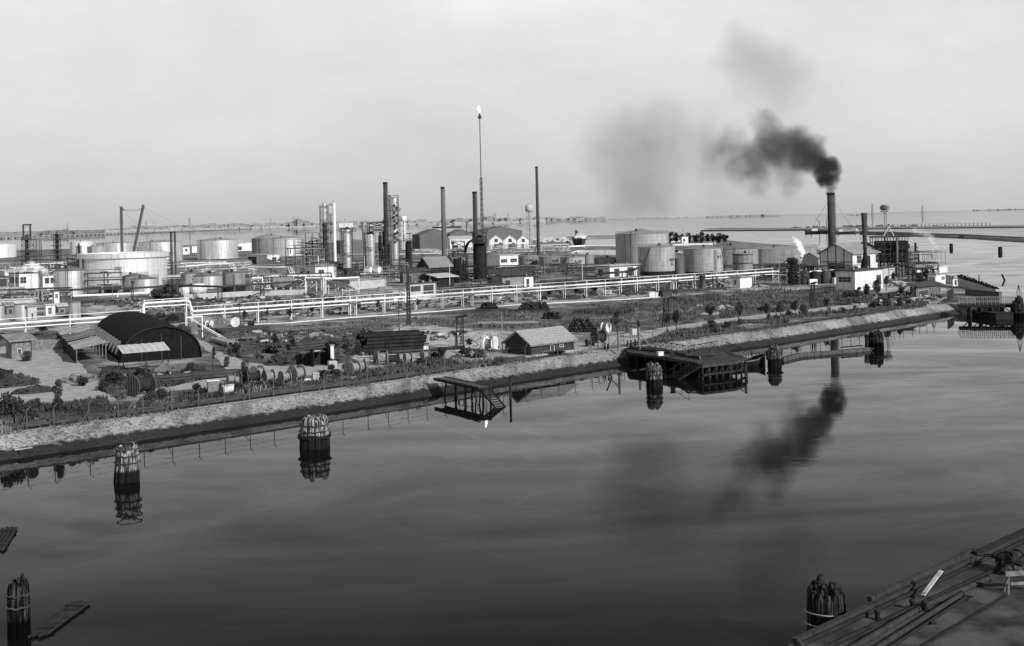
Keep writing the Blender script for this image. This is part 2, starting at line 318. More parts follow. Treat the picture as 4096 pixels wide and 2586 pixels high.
# stone revetment with its wet foot
def stone_mat():
    m = bpy.data.materials.new('stone_revetment'); m.use_nodes = True; nt = m.node_tree; N = nt.nodes; L = nt.links
    b = N['Principled BSDF']; b.inputs['Roughness'].default_value = 0.9
    geo = N.new('ShaderNodeNewGeometry')
    vo = N.new('ShaderNodeTexVoronoi'); vo.feature = 'DISTANCE_TO_EDGE'; vo.inputs['Scale'].default_value = 2.3; L.new(geo.outputs['Position'], vo.inputs['Vector'])
    vc = N.new('ShaderNodeTexVoronoi'); vc.inputs['Scale'].default_value = 2.3; L.new(geo.outputs['Position'], vc.inputs['Vector'])
    ed = N.new('ShaderNodeMapRange'); ed.inputs[1].default_value = 0.03; ed.inputs[2].default_value = 0.09; ed.inputs[3].default_value = 0.38; ed.inputs[4].default_value = 0.0; L.new(vo.outputs['Distance'], ed.inputs[0])
    sc_ = N.new('ShaderNodeSeparateColor'); L.new(vc.outputs['Color'], sc_.inputs[0])
    st = N.new('ShaderNodeMapRange'); st.inputs[3].default_value = 0.10; st.inputs[4].default_value = 0.28; L.new(sc_.outputs[0], st.inputs[0])
    mxx = N.new('ShaderNodeMath'); mxx.operation = 'MAXIMUM'; L.new(ed.outputs[0], mxx.inputs[0]); L.new(st.outputs[0], mxx.inputs[1])
    nz = N.new('ShaderNodeTexNoise'); nz.inputs['Scale'].default_value = 0.12; nz.inputs['Detail'].default_value = 8; L.new(geo.outputs['Position'], nz.inputs['Vector'])
    mr = N.new('ShaderNodeMapRange'); mr.inputs[1].default_value = 0.3; mr.inputs[2].default_value = 0.7; mr.inputs[3].default_value = 0.5; mr.inputs[4].default_value = 1.25; L.new(nz.outputs[0], mr.inputs[0])
    mu = N.new('ShaderNodeMath'); mu.operation = 'MULTIPLY'; L.new(mxx.outputs[0], mu.inputs[0]); L.new(mr.outputs[0], mu.inputs[1])
    mps = N.new('ShaderNodeMapping'); mps.inputs['Rotation'].default_value = (0, 0, -TA); mps.inputs['Scale'].default_value = (.32, .03, 0); mps.vector_type = 'POINT'; L.new(geo.outputs['Position'], mps.inputs[0])
    nzs = N.new('ShaderNodeTexNoise'); nzs.inputs['Scale'].default_value = 1.0; nzs.inputs['Detail'].default_value = 7; L.new(mps.outputs[0], nzs.inputs['Vector'])
    mrs = N.new('ShaderNodeMapRange'); mrs.inputs[1].default_value = 0.52; mrs.inputs[2].default_value = 0.66; mrs.inputs[3].default_value = 1; mrs.inputs[4].default_value = .45; L.new(nzs.outputs[0], mrs.inputs[0])
    mus = N.new('ShaderNodeMath'); mus.operation = 'MULTIPLY'; L.new(mu.outputs[0], mus.inputs[0]); L.new(mrs.outputs[0], mus.inputs[1]); mu = mus
    sx = N.new('ShaderNodeSeparateXYZ'); L.new(geo.outputs['Position'], sx.inputs[0])
    n2 = N.new('ShaderNodeTexNoise'); n2.inputs['Scale'].default_value = 1.2; n2.inputs['Detail'].default_value = 5; L.new(geo.outputs['Position'], n2.inputs['Vector'])
    ad = N.new('ShaderNodeMath'); ad.operation = 'MULTIPLY_ADD'; L.new(n2.outputs[0], ad.inputs[0]); ad.inputs[1].default_value = 0.9; L.new(sx.outputs[2], ad.inputs[2])
    wet = N.new('ShaderNodeMapRange'); wet.inputs[1].default_value = 1.15; wet.inputs[2].default_value = 1.42; wet.inputs[3].default_value = 0.05; wet.inputs[4].default_value = 1.0; L.new(ad.outputs[0], wet.inputs[0])
    m2 = N.new('ShaderNodeMath'); m2.operation = 'MULTIPLY'; L.new(mu.outputs[0], m2.inputs[0]); L.new(wet.outputs[0], m2.inputs[1])
    L.new(m2.outputs[0], b.inputs['Base Color'])
    bp = N.new('ShaderNodeBump'); bp.inputs['Strength'].default_value = 0.5; bp.inputs['Distance'].default_value = 0.15; L.new(vo.outputs['Distance'], bp.inputs['Height']); L.new(bp.outputs[0], b.inputs['Normal'])
    return m
SM = stone_mat()
bank = MB(); lines_ = [bank_off(-1.2, -0.6), bank_off(0, 0.0), bank_off(2.0, 0.95), CREST]
def dense(pl, n=16):
    out = []
    for a, b in zip(pl, pl[1:]):
        for i in range(n): out.append(a.lerp(b, i/n))
    return out+[pl[-1]]
dl = [dense(l) for l in lines_]
for i, l in enumerate(dl):
    for k, p in enumerate(l):
        if i in (1, 2): p += Vector((0, 0, (noise.noise(p*0.4))*0.12)); p += Vector((noise.noise(p*0.3), noise.noise(p*0.3+Vector((9, 0, 0))), 0))*0.25
for A, B in zip(dl, dl[1:]):
    for i in range(len(A)-1): bank.quad(A[i], A[i+1], B[i+1], B[i])
struct('stone_bank', bank, SM)
# ---------------------------------------------------------------- ground sheets
def sheet(name, pts, m, dz, jit=0.0, n=10, seed=1, z=LZ):
    out = []
    P_ = [p if isinstance(p, Vector) else G(*p, z) for p in pts]
    for a, b in zip(P_, P_[1:]+P_[:1]):
        for i in range(n):
            q = a.lerp(b, i/n)
            if jit: q = q+Vector((noise.noise(q*0.22+Vector((seed, 0, 0))), noise.noise(q*0.22+Vector((0, seed, 3))), 0))*jit+Vector((noise.noise(q*1.1+Vector((seed, 5, 0))), noise.noise(q*1.1), 0))*jit*0.5
            out.append(Vector((q.x, q.y, z+dz)))
    mb = MB(); mb.poly(out); return struct(name, mb, m)
road_m = mat('dusty_road', 0.33, 0.3, 0.7, rough=0.95, detail=8)
gravel_m = mat('pale_gravel', 0.42, 0.4, 0.8, rough=0.95, patch=0.3, patch_v=0.2, detail=10)
mixed_m = mat('worn_yard', 0.32, 0.35, 0.5, rough=0.95, patch=0.16, patch_v=0.08, detail=10)
turf_m = mat('scrub_ground', 0.085, 0.5, 0.5, rough=0.95, patch=0.1, patch_v=0.22, detail=10)
apron_m = mat('bank_walk', 0.34, 0.2, 0.4, rough=0.95)
sheet('meadow', [(520, 1420), (700, 1340), (1000, 1318), (1500, 1282), (2200, 1235), (2640, 1195), (2900, 1172), (3100, 1160), (3420, 1165), (3520, 1190), (3400, 1222), (2900, 1275), (2500, 1328), (2300, 1310), (2050, 1330), (1800, 1300), (1500, 1320), (1420, 1380), (1380, 1470), (1080, 1450), (900, 1400), (760, 1345)], turf_m, 0.02, 2.0)
sheet('plant_yard', [(-600, 1290), (0, 1250), (600, 1215), (1100, 1190), (1500, 1160), (2100, 1120), (2700, 1110), (3000, 1120), (3100, 1155), (2700, 1186), (2300, 1212), (1700, 1252), (1100, 1295), (500, 1340), (0, 1375), (-600, 1410)], mixed_m, 0.016, 1.5, seed=4)
sheet('storage_yard', [(-500, 1430), (0, 1395), (230, 1385), (300, 1440), (420, 1560), (470, 1600), (330, 1640), (0, 1680), (-500, 1740)], road_m, 0.024, 1.0, seed=2)
sheet('canal_road', [(700, 1260), (745, 1280), (860, 1400), (985, 1450), (1180, 1472), (1290, 1468), (1500, 1432), (1800, 1408), (2000, 1412), (2330, 1372), (2420, 1350), (2650, 1312), (2900, 1276), (3200, 1242), (3500, 1208), (3700, 1180), (3790, 1190), (3760, 1212), (3500, 1232), (3200, 1258), (2900, 1292), (2700, 1326), (2500, 1378), (2330, 1402), (2300, 1416), (2000, 1442), (1500, 1474), (1300, 1498), (1100, 1520), (700, 1565), (560, 1590), (530, 1570), (700, 1545), (860, 1510), (910, 1480), (860, 1430), (800, 1380), (690, 1290)], road_m, 0.03, 0.35, seed=3)
for i, pts in enumerate([[(1540, 1310), (1640, 1288), (1780, 1310), (1960, 1330), (2030, 1345), (2000, 1400), (1860, 1425), (1760, 1400), (1600, 1345)],
                         [(2960, 1160), (3150, 1152), (3210, 1162), (3160, 1178), (3000, 1178)],
                         [(3480, 1140), (3620, 1130), (3760, 1140), (3800, 1170), (3640, 1190), (3520, 1185)],
                         [(1400, 1420), (1560, 1425), (1700, 1420), (1900, 1420), (1900, 1440), (1600, 1450), (1400, 1440)],
                         [(1890, 1385), (2010, 1375), (2020, 1430), (1900, 1440)]]):
    sheet('gravel_patch', pts, gravel_m, 0.036+0.004*i, 1.6, seed=10+i)
ap = MB(); A, B = dense(CREST, 10), dense(bank_off(5.25, LZ), 10)
for i in range(len(A)-1):
    j = lambda p: Vector((noise.noise(p*0.3)*0.5, noise.noise(p*0.3+Vector((3, 3, 3)))*0.5, 0.045))
    ap.quad(A[i]+Vector((0, 0, 0.045)), A[i+1]+Vector((0, 0, 0.045)), B[i+1]+j(B[i+1]), B[i]+j(B[i]))
struct('bank_footpath', ap, apron_m)
dk = mat('pipe_track_ground', 0.06, 0.35, 0.8, rough=0.95)
ap = MB(); A, B = dense(bank_off(5.6, LZ), 6), dense(bank_off(7.9, LZ), 6)
A = A[:int(len(A)*0.62)]; B = B[:len(A)]
for i in range(len(A)-1): ap.quad(*[q+Vector((0, 0, 0.05)) for q in (A[i], A[i+1], B[i+1], B[i])])
struct('pipe_track', ap, dk)
# inner basin behind the tanks
bs = MB(); q = [G(*p, LZ) for p in [(2255, 1016), (2310, 1003), (2700, 1000), (2860, 1004), (2860, 1018), (2700, 1014), (2480, 1022)]]
bs.poly([v+Vector((0, 0, 0.03)) for v in q]); struct('basin_water', bs, WM)
# near quay under the camera
q0, q1 = G(3147, 2586, 3.0), G(4096, 2152, 3.0); d = (q1-q0).normalized(); nn = Vector((d.y, -d.x, 0))
a, b = q0-d*60, q1+d*120
quay_m = mat('quay_concrete', 0.042, 0.6, 0.5, rough=0.9, bump=0.5, patch=0.35, patch_v=0.085, detail=12)  # shadow of the camera's building put into the concrete as a darker tone
qb = MB(); qb.quad(a, b, b+nn*120, a+nn*120); qb.quad(Vector((a.x, a.y, -2)), Vector((b.x, b.y, -2)), b, a)
struct('quay', qb, quay_m)
QD, QN, Q0 = d, nn, q0

# ================================================================ far shores
far_m = mat('far_land', 0.3, 0.2, 0.005, rough=1)  # haze painted in: these far land and marsh greys are lightened
far_d = mat('far_marsh', 0.19, 0.35, 0.02, rough=1)
far_marsh_top = mat('far_marsh_flat', 0.38, 0.35, 0.012, rough=1)
def strip(name, pts, z, m, n=8):   # closed shoreline polygon in pixels on the level z
    P_ = [G(*p, z) for p in pts]; mb = MB(); out = []
    for a, b in zip(P_, P_[1:]+P_[:1]):
        for i in range(n):
            q = a.lerp(b, i/n); s = q.y*0.004
            out.append(q+Vector((noise.noise(q*0.01)*s, noise.noise(q*0.01+Vector((5, 0, 0)))*s, 0)))
    mb.poly(out)
    for a, b in zip(out, out[1:]+out[:1]): mb.quad(Vector((a.x, a.y, -.5)), Vector((b.x, b.y, -.5)), b, a)
    return struct(name, mb, m)
def HZ(x): return HY-0.02311*(x-CX)
def DY(pts): return [(x, HZ(x)+d) for x, d in pts]
strip('mud_spit', DY([(2806, 55), (2830, 50), (2880, 47), (2960, 49), (3200, 54), (3420, 57), (3560, 57), (3700, 60), (4400, 68), (4400, 74), (3700, 66), (3560, 63), (3420, 62), (3360, 66), (3200, 61), (2960, 57), (2880, 56)]), 1.2, far_d)
strip('salt_marsh', DY([(3560, 69), (3700, 70), (4400, 82), (4400, 122), (4096, 120), (3900, 104), (3740, 94), (3580, 84), (3450, 78), (3380, 74)]), 1.0, far_marsh_top)
mb = MB(); e = [G(*p, 0.0) for p in DY([(4400, 134), (4096, 124), (3900, 108), (3740, 98), (3580, 88), (3440, 82)])]
for a, b in zip(e, e[1:]): mb.quad(a+Vector((0, -2, -.3)), b+Vector((0, -2, -.3)), b+Vector((0, 3, 2.2)), a+Vector((0, 3, 2.2)))
struct('marsh_bank', mb, far_d)
strip('far_shore', DY([(-900, 30), (-900, 5), (0, 4), (1200, 4), (2160, 3.5), (2300, 4), (2400, 3.5), (2400, 6), (2160, 9), (1700, 10), (1200, 10), (700, 9), (450, 10), (300, 20), (120, 25), (0, 10)]), 0.8, far_m)
for pts in ([(2600, 2.5), (2766, 2.5), (2766, 4), (2600, 4)], [(2830, 3.5), (3125, 3.5), (3125, 5), (2960, 6), (2850, 6)],
            [(3380, 6), (3540, 6), (3540, 9), (3400, 10)], [(2400, 1.6), (4400, 1.6), (4400, 2.2), (2400, 2.2)]):
    strip('lagoon_island', DY(pts), 0.8, far_m)
strip('jetty_shore', DY([(2270, 67), (2420, 66), (2480, 69), (2480, 72), (2350, 73), (2270, 73)]), 1.5, far_d)
# ================================================================ storage tanks
def railing(mb, r, z, n=28, h=1.1, a0=0, a1=2*pi, t=0.05):
    for i in range(n):
        a = a0+(a1-a0)*i/n; b = a0+(a1-a0)*(i+1)/n
        p = Vector((r*math.cos(a), r*math.sin(a), z)); q = Vector((r*math.cos(b), r*math.sin(b), z))
        mb.tube(p, p+Vector((0, 0, h)), t, n=4, caps=False)
        mb.tube(p+Vector((0, 0, h)), q+Vector((0, 0, h)), t, n=4, caps=False)
        mb.tube(p+Vector((0, 0, h*.5)), q+Vector((0, 0, h*.5)), t*.8, n=4, caps=False)
def tank(label, x0, x1, ytop, ybot, m, cone=0.08, roofm=None, rail=None, band=0, rings=0, txt=None, stair=None, floating=False, group=None, name='storage_tank', pipe=None):
    cx = (x0+x1)/2; w = x1-x0
    Yf = G(cx, ybot).y; Yc = Yf/(1-w/2/F); R = w/2/F*Yc*0.995
    c = P(cx, ybot, Yc); c.z = LZ
    h = TH(cx, ytop, Yc)-LZ
    t = thing(name, label, 'storage tank', c, 0, group)
    sh = MB(); sh.lathe([(R, 0), (R, h)], 48); 
    if floating:
        sh.lathe([(R-0.15, h), (R-0.15, h-1.2)], 48); sh.lathe([(R, h), (R-0.15, h)], 48, smooth=False)
    sh.build('shell', m, t)
    rf = MB()
    if floating: rf.lathe([(0, h-1.0), (R-0.15, h-1.2)], 48, smooth=False)
    else: rf.lathe([(0.0, h+R*cone), (R*0.5, h+R*cone*0.55), (R+0.08, h+0.02), (R+0.08, h-0.12), (R, h-0.14)], 48, smooth=False)
    rf = rf.build('floating_roof' if floating else 'roof', roofm or m, t)
    if floating:
        g = MB(); g.lathe([(R+0.02, h-2.0), (R+0.9, h-1.9), (R+0.9, h-0.1), (R+0.02, h+.05)], 48, smooth=False); g.build('wind_girder', tank_white, t)
        g = MB()
        for i in range(9):
            a = 2.6+i*0.1; g.tube((R*math.cos(a)*1.01, R*math.sin(a)*1.01, h-2.0), (R*math.cos(a)*1.01, R*math.sin(a)*1.01, h-2.6), 0.1)
        g.tube((-R*.72, -R*.72, 0), (-R*.72, -R*.72, h), 0.25); g.build('drain_pipe', dark, t)
    if not floating and R > 3:
        g = MB(); a_ = -pi/2+random.uniform(-.6, .6); g.lathe([(.45, h), (.45, h+R*cone*.6+.5), (.7, h+R*cone*.6+.6), (0, h+R*cone*.6+1.0)], 8, c=(R*.5*math.cos(a_), R*.5*math.sin(a_))); g.build('roof_vent', dark, t)
        if not stair and R > 5:
            g = MB(); a_ = -2.0+random.uniform(-.3, .8)
            for s_ in (-.3, .3): g.tube(((R+.25)*math.cos(a_)+s_*-math.sin(a_), (R+.25)*math.sin(a_)+s_*math.cos(a_), 0), ((R+.25)*math.cos(a_)+s_*-math.sin(a_), (R+.25)*math.sin(a_)+s_*math.cos(a_), h+1), .07, n=4)
            g.build('ladder', dark, t)
    if rail: g = MB(); railing(g, R, h, n=rail); g.build('railing', midsteel, t)
    if band: g = MB(); g.lathe([(R+0.03, 0), (R+0.03, band)], 48); g.build('base_band', black, t)
    if rings:
        for k in range(rings):
            z = h*(0.16+0.78*k/max(rings-1, 1)); g = MB(); g.lathe([(R, z), (R+0.28, z), (R+0.28, z+0.18), (R, z+0.18)], 40, smooth=False); g.build('stiffening_ring', dark, t)
    if stair:
        a0, a1 = stair; g = MB(); n = int(abs(a1-a0)*R/0.8)+2
        for i in range(n):
            f = i/n; a = a0+(a1-a0)*f; z = h*f; b = a0+(a1-a0)*(i+1)/n; z2 = h*(i+1)/n
            for rr in (R+0.1, R+0.95):
                g.tube((rr*math.cos(a), rr*math.sin(a), z), (rr*math.cos(b), rr*math.sin(b), z2), 0.08, n=4)
                if rr > R+.5:
                    g.tube((rr*math.cos(a), rr*math.sin(a), z), (rr*math.cos(a), rr*math.sin(a), z+1), 0.04, n=4)
                    g.tube((rr*math.cos(a), rr*math.sin(a), z+1), (rr*math.cos(b), rr*math.sin(b), z2+1), 0.04, n=4)
            g.obox((R*math.cos(a), R*math.sin(a), z), ((R+.95)*math.cos(a), (R+.95)*math.sin(a), z), 0.3, 0.05)
        g.build('stairway', dark, t)
    if pipe is not None:
        g = MB()
        for da in (-0.04, 0.04):
            a = pipe+da; g.tube(((R+.3)*math.cos(a), (R+.3)*math.sin(a), 0), ((R+.3)*math.cos(a), (R+.3)*math.sin(a), h*0.93), 0.09)
        a = pipe; g.tube(((R+.3)*math.cos(a-.04), (R+.3)*math.sin(a-.04), h*0.93), ((R+.3)*math.cos(a+.04), (R+.3)*math.sin(a+.04), h*0.93), 0.12)
        g.build('riser_pipe', midsteel, t)
    if txt:
        s, px_, py_, size = txt         # text centred at a pixel
        vs, fs = text_mesh(s, size/F*Yf)
        off = (px_-cx)/(w/2); ac = -pi/2+math.asin(max(-.97, min(.97, off)))
        zc = TH(px_, py_, Yc-R*math.sqrt(max(0, 1-off*off)))-LZ
        ys = [v.y for v in vs]; mid = (min(ys)+max(ys))/2
        g = MB(); g.add([((R+.05)*math.cos(ac+v.x/R), (R+.05)*math.sin(ac+v.x/R), zc+v.y-mid) for v in vs], fs)
        g.build('tank_number', lettering, t)
    return t
FT = 'storage tanks seen far off across the plant'
tank('white tank cut by the left edge of the photo, with bright low cone roof', -60, 61, 979, 1032, tank_white, 0.12)
tank('white tank with slanting bright cone roof behind the leftmost lattice masts', 283, 372, 968, 1018, tank_white, 0.16)
tank('long low pale tank behind the big crane posts', 388, 545, 972, 1040, tank_alu, 0.03, roof_mid)
tank('tall pale tank behind the twin lattice mast, right of tank 301', 558, 730, 968, 1048, tank_alu, 0.09, roof_mid)
tank('pale open top tank bearing number 301 with wind girder, largest on the left', 331, 664, 1011, 1150, tank_white, txt=('301', 532, 1074, 19), floating=True)
tank('small pale tank standing behind the left rim of tank 301', 352, 424, 986, 1050, tank_gray, 0.05)
tank('squat grey tank behind the right rim of tank 301', 566, 614, 981, 1045, tank_gray2, 0.03)
tank('smaller grey tank at the far right rim of tank 301', 614, 650, 984, 1046, tank_gray2, 0.03)
tank('shiny tank numbered 113 with dark cone roof beside a scaffold', 220, 343, 1082, 1186, tank_alu, 0.3, roof_dark, txt=('113', 231, 1122, 14))
tank('small grey tank numbered 315 half hidden behind tank 314', 491, 592, 1104, 1165, tank_gray, 0.22, roof_dark, rail=14, txt=('315\nG', 509, 1122, 14))
tank('small tank numbered 314 with bright stripe of sun, in front of tank 301', 523, 634, 1115, 1172, tank_alu, 0.2, roof_dark, rail=14, txt=('314\nG', 545, 1137, 15))
tank('grey tank numbered 316 left of the broad shiny tank', 725, 815, 1094, 1150, tank_gray, 0.3, roof_dark, txt=('316\nG', 750, 1111, 14))
tank('broad shiny tank numbered 317 with dark cone roof between grey tanks', 771, 893, 1103, 1156, tank_alu, 0.32, roof_dark, txt=('317', 779, 1118, 12))
tank('dull grey tank with black base band and dark stair strip right of tank 317', 892, 982, 1090, 1181, tank_gray2, 0.1, roof_dark, band=3.0, pipe=-1.3)
tank('large pale tank with rust stained left side, middle of the far left row', 791, 952, 961, 1038, tank_alu, 0.13, roof_mid)
tank('dull grey tank with pointed cone roof behind the pale one', 1009, 1150, 953, 1022, tank_gray2, 0.28, roof_mid)
tank('pale shiny tank with shallow roof beside the pipe rack', 1075, 1221, 954, 1026, tank_alu, 0.14, roof_mid)
tank('dark flat tank behind the silver columns', 1345, 1466, 961, 1016, tank_dark, 0.04, roof_mid)
tank('low grey tank numbered S-401 at the foot of the thin tall chimney', 2075, 2153, 1024, 1073, tank_gray2, 0.1, roof_mid, txt=('S-401', 2120, 1042, 13))
tank('low grey tank numbered S-402 second in the row of small tanks', 2157, 2244, 1027, 1074, tank_gray2, 0.12, roof_mid, rail=12, txt=('S-402', 2222, 1043, 14))
tank('low grey tank numbered S-403 third in the row of small tanks', 2241, 2341, 1029, 1077, tank_gray, 0.1, roof_mid, rail=14, stair=(-2.9, -2.0), txt=('S-403', 2315, 1047, 15))
tank('low grey tank peeping out behind tank S-403', 2326, 2378, 1021, 1066, tank_gray2, 0.1, roof_mid)
tank('low grey tank numbered S-407 behind the flat roofed pump house', 2365, 2486, 1032, 1064, tank_gray, 0.09, roof_mid, txt=('S-407', 2467, 1046, 14))
tank('largest domed grey tank of the right group with railing round its roof', 2464, 2676, 935, 1066, tank_gray, 0.19, roof_mid, rail=30, pipe=-0.3)
tank('tall grey tank numbered 404 G with zigzag stair and dark foot', 2553, 2702, 988, 1104, tank_gray, 0.14, roof_mid, rail=22, band=1.6, stair=(-2.6, -2.0), txt=('404\nG', 2682, 1048, 19))
tank('narrow dark tank squeezed between tanks 404 and 405', 2699, 2735, 1034, 1100, tank_dark, 0.1, roof_dark, rail=10)
tank('grey tank numbered 405 with stair on its right side', 2736, 2891, 994, 1098, tank_gray, 0.12, roof_mid, rail=24, band=0.9, stair=(0.2, -0.6), pipe=-1.05, txt=('405', 2869, 1028, 17))
tank('grey tank with pointed ribbed roof behind tank 405', 2820, 3032, 995, 1066, tank_gray2, 0.26, roof_dark, rail=26)
tank('very wide low dark grey tank with railing behind the banded tank', 2900, 3262, 992, 1056, tank_gray2, 0.04, roof_mid, rail=44)
tank('narrow banded grey tank with three stiffening rings', 2933, 3011, 1014, 1103, tank_gray2, 0.05, roof_mid, rings=3)
tank('small shiny upright tank behind the left pipeline, middle of three', 62, 113, 1217, 1284, tank_alu, 0.1, roof_dark)
tank('small dull upright tank by the white gabled hut on the left', 276, 322, 1208, 1276, tank_gray, 0.08, roof_dark)
tank('small shiny upright tank cut by the left edge of the photo', -32, 17, 1222, 1284, tank_alu, 0.1, roof_dark)

# ================================================================ chimneys
def stack(label, xt, yt, wt, xb, yb, wb, m, name='chimney', stays=0, rings=(), guy=None):
    Y = G(xb, yb).y; b = G(xb, yb); top = P(xt, yt, Y); h = top.z-LZ
    rt, rb = wt/2/F*Y, wb/2/F*Y
    t = thing(name, label, 'chimney', b)
    g = MB(); off = Vector((top.x-b.x, 0, 0))*0
    g.lathe([(rb, 0), (rb*.5+rt*.5, h*.5), (rt, h), (rt*.8, h), (rt*.8, h-1.5)], 20); g.build('shaft', m, t)
    g = MB(); g.lathe([(rt+.12, h-.9), (rt+.15, h-.1)], 20); g.build('rim', black, t)
    g = MB()
    for s in (-.25, .25): g.tube((rb+.25, s, 0), (rt+.25, s, h-1), 0.04, n=4)
    for k in range(int(h/1.2)): z = k*1.2; g.tube((rb+.25-(rb-rt)*z/h, -.25, z), (rb+.25-(rb-rt)*z/h, .25, z), 0.03, n=4)
    g.build('ladder', dark, t)
    if guy:
        for a in guy:
            g = MB(); g.tube((rt*math.cos(a), rt*math.sin(a), h*.88), (h*.62*math.cos(a), h*.62*math.sin(a), 0), 0.035, n=4); g.build('guy_wire', dark, t)
    if stays:
        for a in (0.3, -0.6, 2.2):
            g = MB(); g.tube((rb*math.cos(a), rb*math.sin(a), 7), (5*math.cos(a), 5*math.sin(a), 0), 0.3); g.build('stay', midsteel, t)
    return t, h, Y
stack('thick dark chimney joined by a lattice frame to the manhole studded column', 1543, 729, 17, 1549, 1092, 19, stack_dark)
stack('plain grey chimney rising behind the corrugated gable shed', 1768, 748, 15, 1778, 1085, 19, stack_grey)  # lighter grey than the other stacks: haze put into the colour
stack('dark chimney standing just left of the big black drum', 1898, 767, 17, 1906, 1108, 19, stack_dark)
stack('tallest thin dark chimney with stays at its foot, by the low numbered tanks', 2142, 667, 10, 2154, 1020, 13, stack_dark, stays=1)
st5, h5, Y5 = stack('thick black chimney pouring out dark smoke on the right', 3319.5, 771, 29, 3331, 1116, 30, stack_dark, guy=(2.6, -0.4))
stack('short thin distant chimney right of the white cooler tower head', 1449, 890, 6, 1452, 990, 6, haze_dark)
stack('short thin distant chimney rising from the black hangars', 1866, 890, 5, 1868, 992, 5, haze_dark)
# trumpet shaped chimney
Y = G(3463, 1128).y; b = G(3463, 1128); t = thing('trumpet_chimney', 'black trumpet shaped chimney widening upward in front of the gable shed', 'chimney', b)
k = Y/F; zz = lambda y: TH(3462, y, Y)-LZ
g = MB(); g.lathe([(7*k, zz(992)), (9.5*k, zz(920)), (12.5*k, zz(852)), (11.8*k, zz(852)), (9*k, zz(900))], 22); g.build('flue', stack_dark, t)
g = MB(); g.lathe([(9*k, zz(996)), (9*k, zz(991))], 22, smooth=False); g.build('collar', black, t)
g = MB(); g.lathe([(18*k, 0), (18*k, zz(1062)), (13*k, zz(1040)), (7*k, zz(1015)), (6.5*k, zz(992))], 22); g.build('hood', black, t)
g = MB(); g.box((6*k, 4*k, 0), (22*k, 20*k, zz(1023))); g.build('side_housing', dark, t)
# ================================================================ flare stack
b = G(1932, 1050); Y = b.y; t = thing('flare_stack', 'very tall slender flare mast burning with a bright flame at its tip', 'flare stack', b)
k = Y/F; zz = lambda y: TH(1918, y, Y)-LZ
g = MB(); g.tube((0, 0, 0), (0, 0, zz(455)), 2.6*k, 1.9*k, n=10); g.build('riser', stack_grey, t)
g = MB(); lattice(g, 0, 0, 0, zz(712), 13*k, 9*k, 16, r=0.11); g.build('lattice_mast', haze_dark, t)
g = MB(); g.lathe([(7*k, zz(476)), (7*k, zz(472))], 12, smooth=False); g.lathe([(0, zz(474)), (7*k, zz(474))], 12, smooth=False); railing(g, 6.5*k, zz(473), n=8, h=1.2, t=.12); g.build('platform', dark, t)
g = MB(); g.lathe([(2.8*k, zz(470)), (2.8*k, zz(452))], 10); g.build('burner_tip', dark, t)
fm = bpy.data.materials.new('flame'); fm.use_nodes = True; e_ = fm.node_tree.nodes['Principled BSDF']; e_.inputs['Emission Color'].default_value = (1, 1, 1, 1); e_.inputs['Emission Strength'].default_value = 9
g = MB(); pr = [(1.5, zz(454)), (4.5, zz(449)), (6.2, zz(443)), (5.5, zz(436)), (3.2, zz(430)), (0, zz(424))]
g.lathe([(r*k, z) for r, z in pr], 12); g.v = [v+Vector((noise.noise(v*0.5)*0.8-0.5*(v.z-zz(454))*.12, 0, 0)) for v in g.v]; g.build('flame', fm, t)

# ================================================================ process columns
def column(label, x, w, yt, yb, m, plats=(), ladder=True, dome=True, skirt=None, holes=None, frame=None, name='process_column', extra=None, hm=None):
    b = G(x, yb); Y = b.y; k = Y/F; R = w/2*k; zz = lambda y: TH(x, y, Y)-LZ; h = zz(yt)
    t = thing(name, label, 'column', b); g = MB(); s0 = zz(skirt) if skirt else 0
    g.lathe([(R, s0), (R, h-R*.5)], 20)
    for q in range(1, 5): z = s0+(h-s0)*q/5; g.lathe([(R+.05, z-.12), (R+.07, z), (R+.05, z+.12)], 20)
    g.build('vessel', m, t)
    if dome: g = MB(); g.lathe([(R, h-R*.5), (R*.9, h-R*.2), (R*.6, h), (0, h+R*.12)], 20); g.build('domed_head', m, t); 
    if skirt: g = MB(); g.lathe([(R*1.02, 0), (R*.98, s0)], 20); g.build('skirt', hm or dark, t)
    for (yp, wl, wr) in plats:
        z = zz(yp); g = MB(); g.box((-wl*k, -R*1.5, z-.14), (wr*k, R*1.5, z)); g.build('platform', dark, t)
        g = MB(); xs = [-wl*k, wr*k]
        for yy in (-R*1.5, R*1.5):
            g.tube((xs[0], yy, z+1.1), (xs[1], yy, z+1.1), .06, n=4); g.tube((xs[0], yy, z+.55), (xs[1], yy, z+.55), .05, n=4)
            n = max(3, int((xs[1]-xs[0])/1.2))
            for i in range(n+1): xx = xs[0]+(xs[1]-xs[0])*i/n; g.tube((xx, yy, z), (xx, yy, z+1.1), .05, n=4)
        g.build('railing', dark, t)
    if ladder:
        g = MB(); xx = R+.45
        for s in (-.3, .3): g.tube((xx, -R*.5+s, 0), (xx, -R*.5+s, h*.97), 0.06, n=4)
        for q in range(int(h/0.9)): g.tube((xx, -R*.5-.3, q*.9), (xx, -R*.5+.3, q*.9), .05, n=4)
        g.build('ladder', dark, t)
    if holes:
        for (yp, off) in holes:
            z = zz(yp); a = -pi/2+off; g = MB(); p = Vector((math.cos(a), math.sin(a), 0)); g.tube(p*(R-.1)+Vector((0, 0, z)), p*(R+.45)+Vector((0, 0, z)), 0.62, n=10); g.build('manhole', dark, t)
    if frame:
        x0, x1, ya, yb2, n = frame; g = MB(); lattice(g, (x0+x1)/2*k, 0, zz(yb2), zz(ya), (x1-x0)*k, (x1-x0)*k, n, r=.09, d0=R*3, d1=R*3); g.build('scaffold_frame', dark, t)
    return t, k, zz, R
